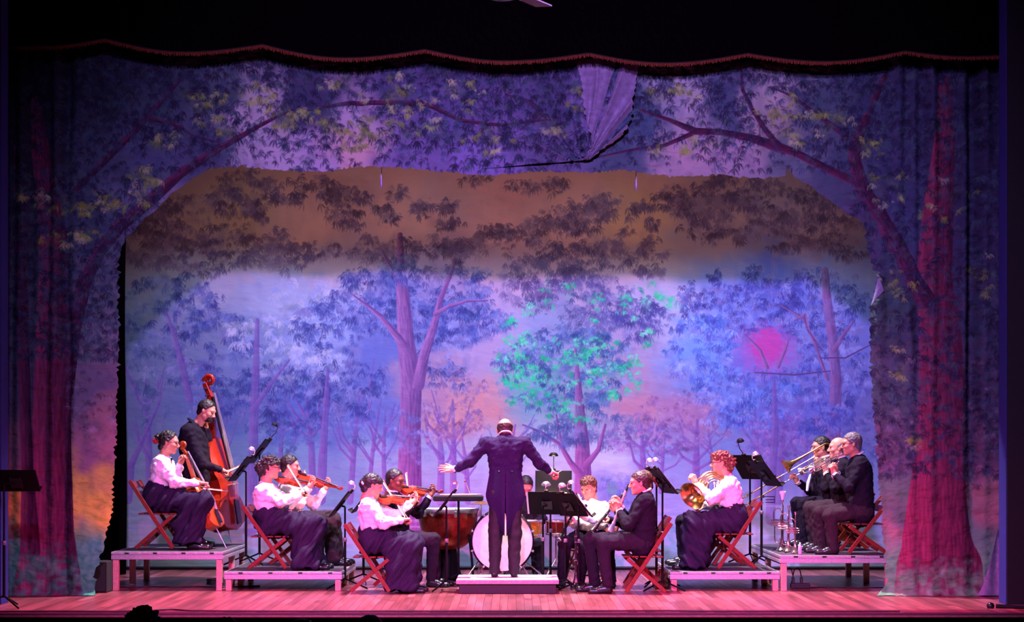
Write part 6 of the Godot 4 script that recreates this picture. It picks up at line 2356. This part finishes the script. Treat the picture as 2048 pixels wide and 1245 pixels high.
func instruments() -> void:
	fiddle("cello", "orange brown cello held by the seated cellist", "cello", q(433, 1058, -0.50), q(350, 893, -0.62), Vector3(0.86, 0.45, 0.22), 0.048, "cello", col(190, 74, 26), 0.235)
	bow("cello bow in the cellist's hand", q(404, 974, -0.26), q(454, 980, -0.90), Vector3(0.3, -1, 0))
	fiddle("double_bass", "tall red brown double bass with the standing bearded player", "double bass", q(457, 1062, -1.42), q(389, 757, -1.36), Vector3(0.93, 0.2, 0.28), 0.055, "bass", col(168, 42, 22), 0.08)
	bow("double bass bow in the standing man's hand", q(450, 943, -0.95), q(492, 924, -1.5))
	fiddle("violin", "red violin under the chin of the violinist with glasses", "violin", q(551, 958, -0.42), q(633, 976, -0.78), Vector3(-0.1, 0.85, 0.5), 0.028, "violin", col(176, 54, 28), 0.0, true)
	bow("bow of the violinist with glasses", q(612, 984, -0.24), q(578, 930, -0.84), Vector3(-0.8, -0.5, 0))
	fiddle("violin", "red violin of the violinist in the white shirt, scroll towards the stand", "violin", q(593, 950, -1.10), q(682, 984, -1.34), Vector3(-0.1, 0.85, 0.5), 0.028, "violin", col(176, 54, 28), 0.0, true)
	bow("bow of the violinist in the white shirt", q(623, 972, -0.92), q(611, 941, -1.58), Vector3(-0.8, -0.5, 0))
	fiddle("violin", "violin held low by the violinist with the hair clip", "violin", q(756, 999, 0.08), q(838, 1003, -0.30), Vector3(-0.1, 0.8, 0.6), 0.028, "violin", col(176, 54, 28), 0.0, true)
	bow("bow of the violinist with the hair clip", q(814, 1034, 0.16), q(767, 961, -0.40), Vector3(-0.8, -0.5, 0))
	fiddle("violin", "violin of the violinist in the dark suit", "violin", q(798, 978, -0.66), q(883, 990, -0.98), Vector3(-0.1, 0.8, 0.6), 0.028, "violin", col(176, 54, 28), 0.0, true)
	bow("bow of the violinist in the dark suit", q(823, 1006, -0.46), q(814, 946, -1.08), Vector3(-0.8, -0.5, 0))
	# woodwind
	clarinet("black clarinet played by the young man in white", q(1165, 994, -0.60), q(1118, 1080, -0.22))
	clarinet("clarinet with painted sheen at the mouth of the wind player in the suit", q(1257, 969, 0.16), q(1222, 1062, -0.10), "clarinet", col(190, 170, 180))  # pale body colour stands for light reflected off the clarinet
	clarinet("dark slanting oboe behind the wind player in the suit", q(1254, 979, -0.45), q(1184, 1064, -0.30), "oboe")
	var ct := clarinet("clarinet standing upright on a peg beside the narrow stand", q(1152, 1058, 0.16), q(1152, 1167, 0.16))
	var pg := MB.new()
	for k in 3:
		var an := TAU * k / 3.0
		pg.bar(Vector3(0, -0.015, 0), Vector3(cos(an) * 0.11, -0.068, sin(an) * 0.11), 0.012, 0.006, Vector3(0, 0, 1), 0.002)
	part("peg", pg, mat("black_plastic", col(18, 16, 18), 0.5, 0.0, 0.1), ct)
	# brass
	french_horn("golden french horn on the lap of the player with red hair", q(1384, 992, -0.16), Vector3(-0.62, -0.42, 0.66), q(1423, 938, -0.36))
	french_horn("second french horn mostly hidden behind the golden one", q(1404, 1008, -0.70), Vector3(-0.3, -0.85, 0.4), q(1428, 943, -1.0), 0.9, col(214, 190, 176))
	trombone()
	trumpet("silver trumpet of the grey haired trumpeter", q(1686, 907, -0.20), q(1622, 938, -0.52), Vector3(0.4, 1, 0), col(232, 216, 216))
	trumpet("trumpet of the bald trumpeter", q(1660, 912, -0.95), q(1600, 942, -1.24), Vector3(0.4, 1, 0))
	# spare brass standing bell down on pegs
	var gy := 0.385
	for a in [[1565, 1000, -0.75, 0.56, "tall flugelhorn with a pale mute on top, on the brass riser"], [1577, 1012, -0.58, 0.50, "upright trumpet standing between the flugelhorn and the piccolo trumpet"], [1591, 1022, -0.30, 0.44, "small piccolo trumpet standing nearest the trumpeters' shoes"]]:
		var base := Vector3(q(a[0], 0, a[2]).x, gy + 0.012, a[2])
		var tr := trumpet(a[4], base + Vector3(0, a[3], 0), base, Vector3(1, 0, 0.4), col(214, 190, 186), "spare trumpets on the brass riser")
		var pk := MB.new()
		for k in 4:
			var an2 := TAU * k / 4.0 + 0.4
			pk.bar(Vector3(0, -a[3] + 0.02, 0), Vector3(cos(an2) * 0.12, -a[3] - 0.008, sin(an2) * 0.12), 0.012, 0.006, Vector3(0, 0, 1), 0.002)
		part("peg_foot", pk, mat("black_plastic", col(18, 16, 18), 0.5, 0.0, 0.1), tr)
		if a[0] == 1565:
			var mu := MB.new()
			mu.lathe([Vector2(0.001, 0.10), Vector2(0.034, 0.095), Vector2(0.038, 0.075), Vector2(0.026, 0.06), Vector2(0.014, 0.0), Vector2(0.001, 0.0)], Transform3D(Basis.IDENTITY, Vector3(0, 0.0, 0)), 14)
			part("mute", mu, mat("white_plastic", col(230, 226, 230), 0.4, 0.0, 0.0), tr)
	percussion()


func percussion() -> void:
	var chrome := mat("chrome", col(220, 214, 220), 0.2, 0.9, 0.0)
	var blk := stand_steel()
	# kettledrum
	var c := q(896, 1017, -1.45)
	var t := thing("kettledrum", "large copper kettledrum behind the floor violinists", "drum", Vector3(c.x, 0, c.z))
	var h := c.y
	var m := MB.new()
	var prof := []
	for i in 19:
		var a := PI * 0.5 * i / 18.0
		prof.append(Vector2(0.345 * pow(cos(a), 0.62) + 0.002, h - 0.05 - 0.43 * pow(sin(a), 1.15)))
	prof.reverse()
	m.lathe(prof, Transform3D.IDENTITY, 40)
	part("bowl", m, mat("copper", col(150, 52, 34), 0.32, 0.55, 0.35, 0.0, 4.0), t)
	m = MB.new()
	m.lathe([Vector2(0.345, h - 0.055), Vector2(0.356, h - 0.05), Vector2(0.358, h - 0.005), Vector2(0.345, h), Vector2(0.335, h - 0.004)], Transform3D.IDENTITY, 40)
	part("hoop", m, mat("dull_steel", col(150, 140, 156), 0.4, 0.7, 0.1), t)
	m = MB.new()
	m.lathe([Vector2(0.340, h - 0.006), Vector2(0.001, h - 0.005)], Transform3D.IDENTITY, 40)
	part("skin", m, mat("drum_skin", col(232, 222, 214), 0.6, 0.0, 0.1), t)
	for k in 6:
		var an := TAU * k / 6.0 + 0.25
		m = MB.new()
		var d := Vector3(cos(an), 0, sin(an))
		m.box(d * 0.362 + Vector3(0, h - 0.06, 0), Vector3(0.035, 0.07, 0.03), Basis(Vector3.UP, -an), 0.005)
		m.tube([d * 0.37 + Vector3(0, h + 0.02, 0), d * 0.37 + Vector3(0, h - 0.06, 0)], 0.005, 6)
		part("tuning_lug", m, chrome, t)
	for k in 3:
		var an2 := TAU * k / 3.0 + 0.6
		var d2 := Vector3(cos(an2), 0, sin(an2))
		m = MB.new()
		m.tube([d2 * 0.30 + Vector3(0, h - 0.30, 0), d2 * 0.34 + Vector3(0, 0.25, 0), d2 * 0.36 + Vector3(0, 0.012, 0)], 0.014, 8)
		part("leg", m, blk, t)
	m = MB.new()
	m.lathe([Vector2(0.001, 0.40), Vector2(0.10, 0.39), Vector2(0.12, 0.20), Vector2(0.16, 0.06), Vector2(0.17, 0.002), Vector2(0.001, 0.002)], Transform3D.IDENTITY, 16)
	part("pedestal", m, blk, t)
	# bass drum, face to the house
	c = q(1005, 1083, -0.80)
	t = thing("bass_drum", "bass drum with pale skin half hidden by the conductor's legs", "drum", Vector3(c.x, 0, c.z))
	var f := Transform3D(Basis(Vector3(1, 0, 0), PI / 2), Vector3(0, c.y, 0))
	var r := 0.345
	m = MB.new()
	m.lathe([Vector2(r - 0.012, -0.42), Vector2(r - 0.010, -0.41), Vector2(r - 0.010, -0.01), Vector2(r - 0.012, 0.0)], f, 44)
	part("shell", m, mat("drum_black", col(30, 20, 28), 0.35, 0.0, 0.1), t)
	m = MB.new()
	m.lathe([Vector2(r - 0.010, 0.004), Vector2(0.10, 0.006), Vector2(0.001, 0.006)], f, 44)
	part("front_skin", m, mat("drum_skin", col(232, 222, 214), 0.6, 0.0, 0.1), t)
	m = MB.new()
	m.lathe([Vector2(r - 0.010, -0.416), Vector2(0.001, -0.418)], f, 30)
	part("rear_skin", m, mat("drum_skin", col(232, 222, 214), 0.6, 0.0, 0.1), t)
	for y in [0.0, -0.40]:
		m = MB.new()
		m.lathe([Vector2(r - 0.012, y - 0.03), Vector2(r + 0.008, y - 0.028), Vector2(r + 0.010, y + 0.014), Vector2(r - 0.010, y + 0.016)], f, 44)
		part("hoop", m, mat("drum_black", col(30, 20, 28), 0.35, 0.0, 0.1), t)
	for k in 10:
		var an3 := TAU * k / 10.0 + 0.31
		var d3 := Vector3(cos(an3), sin(an3), 0)
		m = MB.new()
		m.tube([Vector3(0, c.y, 0.012) + d3 * (r + 0.018), Vector3(0, c.y, -0.41) + d3 * (r + 0.018)], 0.004, 6)
		m.box(Vector3(0, c.y, 0.006) + d3 * (r + 0.010), Vector3(0.03, 0.022, 0.03), Basis(Vector3(0, 0, 1), an3), 0.004)
		part("tension_rod", m, chrome, t)
	for e in [-1, 1]:
		m = MB.new()
		m.tube([Vector3(e * 0.22, c.y - 0.30, -0.1), Vector3(e * 0.34, 0.012, 0.06)], 0.010, 6)
		m.tube([Vector3(e * 0.22, c.y - 0.30, -0.3), Vector3(e * 0.34, 0.012, -0.42)], 0.010, 6)
		part("spur", m, chrome, t)
	# side drums on stands
	for a in [[1050, 1057, -1.55, 0.20, 0.165, col(176, 110, 40), "golden maple snare drum between the podium and the broad-backed stand"], [1112, 1056, -2.05, 0.115, 0.15, col(96, 22, 20), "small dark red tom drum behind the broad-backed stand"]]:
		c = q(a[0], a[1], a[2])
		t = thing("side_drum", a[6], "drum", Vector3(c.x, 0, c.z), "side drums")
		var y0: float = c.y - a[4] * 0.5
		var rr: float = a[3]
		m = MB.new()
		m.lathe([Vector2(rr, y0), Vector2(rr, y0 + a[4])], Transform3D.IDENTITY, 30)
		part("shell", m, mat("drum_%s" % a[5].to_html(), a[5], 0.25, 0.0, 0.35, 0.0, 8.0), t)
		for y2 in [y0, y0 + a[4]]:
			m = MB.new()
			m.lathe([Vector2(rr - 0.004, y2 - 0.012), Vector2(rr + 0.008, y2 - 0.010), Vector2(rr + 0.008, y2 + 0.012), Vector2(rr - 0.004, y2 + 0.014)], Transform3D.IDENTITY, 30)
			part("rim", m, chrome, t)
			m = MB.new()
			m.lathe([Vector2(rr - 0.003, y2 + (0.004 if y2 > y0 else -0.004)), Vector2(0.001, y2 + (0.004 if y2 > y0 else -0.004))], Transform3D.IDENTITY, 30)
			part("skin", m, mat("drum_skin", col(232, 222, 214), 0.6, 0.0, 0.1), t)
		for k in 8:
			var an4 := TAU * k / 8.0
			m = MB.new()
			m.tube([Vector3(cos(an4) * (rr + 0.010), y0, sin(an4) * (rr + 0.010)), Vector3(cos(an4) * (rr + 0.010), y0 + a[4], sin(an4) * (rr + 0.010))], 0.004, 5)
			part("lug", m, chrome, t)
		m = MB.new()
		m.tube([Vector3(0, y0 - 0.015, 0), Vector3(0, 0.15, 0)], 0.012, 8)
		part("stand_pole", m, chrome, t)
		for k in 3:
			var an5 := TAU * k / 3.0
			m = MB.new()
			m.tube([Vector3(0, 0.22, 0), Vector3(cos(an5) * 0.25, 0.012, sin(an5) * 0.25)], 0.008, 6)
			part("stand_leg", m, chrome, t)
			m = MB.new()
			m.tube([Vector3(0, y0 - 0.06, 0), Vector3(cos(an5) * (rr - 0.01), y0 - 0.012, sin(an5) * (rr - 0.01))], 0.007, 6)
			part("basket_arm", m, chrome, t)
	# cymbal on its stand, seen edge on
	c = q(962, 1008, -1.28)
	t = thing("cymbal", "thin cymbal on a stand between the tray and the conductor", "cymbal", Vector3(c.x, 0, c.z))
	m = MB.new()
	m.lathe([Vector2(0.15, c.y - 0.006), Vector2(0.10, c.y + 0.006), Vector2(0.04, c.y + 0.012), Vector2(0.035, c.y + 0.03), Vector2(0.006, c.y + 0.036), Vector2(0.034, c.y + 0.027), Vector2(0.10, c.y + 0.004), Vector2(0.15, c.y - 0.008)], Transform3D.IDENTITY, 30)
	part("plate", m, mat("brass_lacquer", col(206, 160, 96), 0.18, 0.9, 0.1), t)
	m = MB.new()
	m.tube([Vector3(0, 0.1, 0), Vector3(0, c.y + 0.06, 0)], 0.009, 8)
	part("pole", m, chrome, t)
	for k in 3:
		var an6 := TAU * k / 3.0 + 0.3
		m = MB.new()
		m.tube([Vector3(0, 0.28, 0), Vector3(cos(an6) * 0.26, 0.012, sin(an6) * 0.26)], 0.008, 6)
		part("leg", m, chrome, t)
	# padded tray for sticks
	c = q(917, 997, -0.62)
	t = thing("stick_tray", "black padded percussion tray on a pole beside the kettledrum", "tray", Vector3(c.x, 0, c.z))
	m = MB.new()
	m.box(Vector3(0, c.y, 0), Vector3(0.55, 0.060, 0.34), Basis.IDENTITY, 0.02)
	part("pad", m, mat("black_felt", col(9, 7, 14), 0.95, 0.0, 0.2), t)
	m = MB.new()
	m.tube([Vector3(0, 0.1, 0), Vector3(0, c.y - 0.03, 0)], 0.013, 8)
	part("pole", m, blk, t)
	for k in 3:
		var an7 := TAU * k / 3.0 + 0.9
		m = MB.new()
		m.bar(Vector3(0, 0.14, 0), Vector3(cos(an7) * 0.28, 0.012, sin(an7) * 0.28), 0.018, 0.008, Vector3(0, 0, 1), 0.002)
		part("leg", m, blk, t)
	var ty := c.y + 0.030
	for a in [[0.02, 0.09, 0.05, 0.35, "drumstick lying along the front of the padded tray"], [-0.02, 0.06, -0.03, 0.22, "drumstick lying across the middle of the padded tray"], [0.07, 0.10, -0.10, 0.5, "drumstick lying at the rear of the padded tray"]]:
		var s := thing("drumstick", a[4], "drumstick", Vector3(c.x + a[0], ty + 0.008, c.z + a[2]), "sticks on the padded tray")
		m = MB.new()
		var d4 := Vector3(cos(a[3]), 0.0, -sin(a[3]))
		m.tube([-d4 * 0.19, d4 * 0.12, d4 * 0.18], [0.008, 0.008, 0.004], 6)
		part("shaft", m, mat("hickory", col(226, 190, 160), 0.5, 0.0, 0.2), s)
		m = MB.new()
		m.ball(d4 * 0.19, Vector3(0.009, 0.006, 0.006), Basis.IDENTITY, 8)
		part("bead", m, mat("hickory", col(226, 190, 160), 0.5, 0.0, 0.2), s)
	var ml := thing("mallet", "mallet standing up at a slant from the padded tray", "mallet", Vector3(c.x + 0.13, ty, c.z - 0.05))
	m = MB.new()
	m.tube([Vector3(0, 0, 0), Vector3(-0.055, 0.15, 0)], 0.005, 6)
	part("shaft", m, mat("hickory", col(226, 190, 160), 0.5, 0.0, 0.2), ml)
	m = MB.new()
	m.ball(Vector3(-0.058, 0.16, 0), Vector3(0.014, 0.014, 0.014), Basis.IDENTITY, 8)
	part("head", m, mat("felt_head", col(120, 80, 120), 0.95, 0.0, 0.1), ml)


func details() -> void:
	var blk := mat("black_plastic", col(18, 16, 18), 0.5, 0.0, 0.1)
	# baton
	var t := thing("baton", "thin white baton in the conductor's hand", "baton", q(1106, 952, -0.16))
	var m := MB.new()
	m.tube([Vector3(0, 0, 0), Vector3(0.10, 0.05, -0.32)], [0.004, 0.0015], 6)
	part("shaft", m, mat("white_plastic", col(230, 226, 230), 0.4, 0.0, 0.0), t)
	m = MB.new()
	m.ball(Vector3(-0.005, -0.003, 0.015), Vector3(0.012, 0.012, 0.024), Basis.IDENTITY, 8)
	part("grip", m, mat("cork", col(190, 150, 110), 0.8, 0.0, 0.2), t)
	# a ceiling fan over the house: one pale blade dips into the top of the view
	t = thing("ceiling_fan", "ceiling fan with a pale blade above the valance", "fan", q(1005, -22, 8.0))
	m = MB.new()
	m.tube([Vector3(0, 0.1, 0), Vector3(0, 8.6 - q(1005, -22, 8.0).y, 0)], 0.015, 8)
	part("rod", m, blk, t)
	m = MB.new()
	m.lathe([Vector2(0.001, -0.06), Vector2(0.09, -0.05), Vector2(0.11, 0.0), Vector2(0.08, 0.08), Vector2(0.001, 0.1)], Transform3D.IDENTITY, 18)
	part("hub", m, blk, t)
	for k in 3:
		m = MB.new()
		var fd := Vector3(0.55, 0, -0.83).normalized().rotated(Vector3.UP, TAU * k / 3.0)
		m.box(fd * 0.28, Vector3(0.36, 0.010, 0.12), Basis(fd, Vector3.UP, fd.cross(Vector3.UP)).rotated(fd, 0.12), 0.004)
		part("blade", m, mat("fan_blade", col(200, 186, 196), 0.6, 0.0, 0.1), t)
	# black case behind the cut drop
	t = thing("speaker_box", "black box standing between the cut drop and the knee-high string riser", "box", Vector3(q(196, 0, 0.10).x, 0, 0.10))
	m = MB.new()
	m.box(Vector3(0, 0.165, 0), Vector3(0.26, 0.33, 0.30), Basis.IDENTITY, 0.012)
	part("cabinet", m, mat("black_felt", col(26, 20, 34).darkened(0.6), 0.95, 0.0, 0.2), t)
	m = MB.new()
	m.box(Vector3(0, 0.165, 0.152), Vector3(0.22, 0.29, 0.006), Basis.IDENTITY, 0.002)
	part("grille", m, blk, t)
	# power strip under the brass riser with its two plugs
	var c := q(1600, 1157, -0.35)
	t = thing("power_strip", "black power strip with two plugs under the brass riser", "power strip", Vector3(c.x, 0, -0.35))
	m = MB.new()
	m.box(Vector3(0, 0.03, 0), Vector3(0.21, 0.055, 0.06), Basis.IDENTITY, 0.006)
	part("housing", m, blk, t)
	for x in [-0.075, 0.015]:
		m = MB.new()
		m.box(Vector3(x, 0.09, 0), Vector3(0.032, 0.07, 0.03), Basis.IDENTITY, 0.006)
		var pl := part("plug", m, blk, t)
		m = MB.new()
		m.tube([Vector3(x, 0.12, 0), Vector3(x - 0.01, 0.19, -0.02), Vector3(x - 0.03, 0.22, -0.05), Vector3(x - 0.06, 0.20, -0.1), Vector3(x - 0.07, 0.12, -0.14), Vector3(x - 0.08, 0.012, -0.2)], 0.006, 6)
		part("cord", m, blk, pl)
	# cables on the boards
	var curves := [
		["black cable lying under the knee-high string riser", [[228, -0.45], [260, -0.42], [300, -0.5], [340, -0.46], [390, -0.52], [430, -0.44], [470, -0.5], [520, -0.6]]],
		["black cable running from the power strip under the brass riser", [[1612, -0.35], [1650, -0.42], [1690, -0.4], [1740, -0.36], [1790, -0.4]]],
		["black cable along the stage edge in front of the podium", [[300, 2.30], [340, 2.18], [380, 2.30], [460, 2.34], [620, 2.36], [800, 2.34], [1000, 2.36], [1180, 2.33], [1330, 2.30], [1400, 2.35], [1600, 2.36], [1800, 2.35]]],
		["black cable along the stage edge beside the lone stand", [[-20, 2.38], [120, 2.36], [200, 2.38], [280, 2.35]]]]
	for a in curves:
		t = thing("cable", a[0], "cable", Vector3.ZERO, "cables on the stage floor")
		m = MB.new()
		var cv := Curve3D.new()
		for p in a[1]:
			cv.add_point(Vector3(q(p[0], 0, p[1]).x, 0.008, p[1]), Vector3(-0.06, 0, 0), Vector3(0.06, 0, 0))
		m.tube(Array(cv.tessellate_even_length(3, 0.08)), 0.0075, 6)
		part("sheath", m, blk, t)
	t = thing("cable_coil", "small coil of black cable under the seam of the two string risers", "cable", Vector3(q(430, 0, -0.75).x, 0.0, -0.75))
	m = MB.new()
	var coil := []
	for k in 60:
		var an := TAU * k / 15.0
		coil.append(Vector3(cos(an) * (0.09 + 0.004 * sin(k)), 0.010 + 0.016 * k / 15.0, sin(an) * 0.07))
	m.tube(coil, 0.006, 6)
	part("loops", m, blk, t)
	# brown bag beside the horn riser
	c = q(1321, 1160, -0.30)
	t = thing("bag", "crumpled brown bag on the floor beside the horn riser", "bag", Vector3(c.x, 0, -0.30))
	var s := Sdf.new(Vector3(-0.16, -0.03, -0.16), Vector3(0.16, 0.28, 0.16), 0.012)
	s.ell(Vector3(0, 0.07, 0), Vector3(0.085, 0.085, 0.09), Basis.IDENTITY, 0.02)
	s.ell(Vector3(0.01, 0.15, 0), Vector3(0.05, 0.06, 0.06), Basis.IDENTITY, 0.03)
	s.clip(Vector3(0, -1, 0), -0.002)
	m = MB.new()
	s.into(m)
	m.rumple(fnoise(22.0, 5, 2), 0.03)
	part("sack", m, mat("brown_leather", col(120, 84, 50), 0.7, 0.0, 0.4, 0.0, 10.0), t)
	m = MB.new()
	m.tube([Vector3(-0.04, 0.17, 0), Vector3(-0.03, 0.23, 0.02), Vector3(0.03, 0.24, 0.02), Vector3(0.05, 0.17, 0)], 0.006, 6)
	part("strap", m, mat("brown_leather", col(120, 84, 50), 0.7, 0.0, 0.4, 0.0, 10.0), t)
	# pole lying on the apron
	t = thing("knobbed_pole", "black pole with a round knob lying on the apron by the black pier", "pole", q(1981, 1213, 2.0))
	m = MB.new()
	m.tube([Vector3(0.05, 0.0, 0), Vector3(0.75, -0.03, 0.12)], 0.020, 10)
	part("shaft", m, mat("black_gloss", col(22, 16, 26), 0.25, 0.2, 0.0), t)
	m = MB.new()
	m.ball(Vector3(0, 0, 0), Vector3(0.038, 0.036, 0.036), Basis.IDENTITY, 14)
	part("knob", m, mat("black_gloss", col(22, 16, 26), 0.25, 0.2, 0.0), t)
	# two slim hanging microphones below the torn border
	for a in [[763, 318, 376, "slim hanging microphone beside the painted trunk's crown"], [1272, 330, 382, "slim hanging microphone below the torn flap"]]:
		t = thing("hanging_microphone", a[3], "microphone", q(a[0], a[1], 0.35), "microphones hung on cords")
		m = MB.new()
		m.tube([Vector3(0, 2.3, 0), q(a[0], a[2] - 26, 0.35) - q(a[0], a[1], 0.35)], 0.004, 5)
		part("cord", m, blk, t)
		m = MB.new()
		var e := q(a[0], a[2], 0.35) - q(a[0], a[1], 0.35)
		m.lathe([Vector2(0.001, 0.0), Vector2(0.010, 0.006), Vector2(0.011, 0.05), Vector2(0.008, 0.09), Vector2(0.008, 0.14), Vector2(0.002, 0.15)], Transform3D(Basis.IDENTITY, e), 10)
		part("capsule", m, mat("mic_body", col(150, 120, 190), 0.35, 0.4, 0.1), t)
	# mute holder clamped to its stand
	t = thing("mute_holder", "wire mute holder clamped to the stand between the risers", "holder", q(1525, 994, -0.85), "")
	m = MB.new()
	m.box(Vector3(0, 0, 0), Vector3(0.035, 0.03, 0.035), Basis.IDENTITY, 0.004)
	part("clamp", m, blk, t)
	for y in [0.0, -0.035, -0.065]:
		m = MB.new()
		var ring := []
		for k in 16:
			ring.append(Vector3(0.085 + cos(TAU * k / 16.0) * 0.05, y, sin(TAU * k / 16.0) * 0.05))
		m.tube(ring, 0.004, 5, true)
		part("ring", m, blk, t)
	m = MB.new()
	m.tube([Vector3(0.0, 0.0, 0.0), Vector3(0.035, 0.0, 0)], 0.006, 6)
	m.tube([Vector3(0.135, 0.01, 0.0), Vector3(0.135, -0.07, 0)], 0.004, 6)
	part("arm", m, blk, t)
	# water bottle and stub by the spare trumpets
	var bp := Vector3(q(1600, 0, -0.12).x, 0.385, -0.12)
	t = thing("bottle", "small clear plastic bottle beside the spare trumpets", "bottle", bp)
	m = MB.new()
	m.lathe([Vector2(0.001, 0.0), Vector2(0.020, 0.002), Vector2(0.021, 0.08), Vector2(0.012, 0.10), Vector2(0.009, 0.115)], Transform3D.IDENTITY, 12)
	part("body", m, mat("pale_plastic", col(200, 186, 210), 0.2, 0.0, 0.0), t)
	m = MB.new()
	m.lathe([Vector2(0.010, 0.112), Vector2(0.010, 0.128), Vector2(0.001, 0.129)], Transform3D.IDENTITY, 10)
	part("cap", m, mat("white_plastic", col(230, 226, 230), 0.4, 0.0, 0.0), t)
	t = thing("peg_stand", "empty black instrument peg on the brass riser", "stand", Vector3(q(1546, 0, -1.0).x + 0.09, 0.385, -1.0))
	m = MB.new()
	m.lathe([Vector2(0.001, 0.13), Vector2(0.012, 0.125), Vector2(0.016, 0.02), Vector2(0.018, 0.0)], Transform3D.IDENTITY, 10)
	part("peg", m, blk, t)
	m = MB.new()
	for k in 4:
		var an8 := TAU * k / 4.0
		m.bar(Vector3(0, 0.02, 0), Vector3(cos(an8) * 0.09, 0.005, sin(an8) * 0.09), 0.012, 0.006, Vector3(0, 0, 1), 0.002)
	part("feet", m, blk, t)
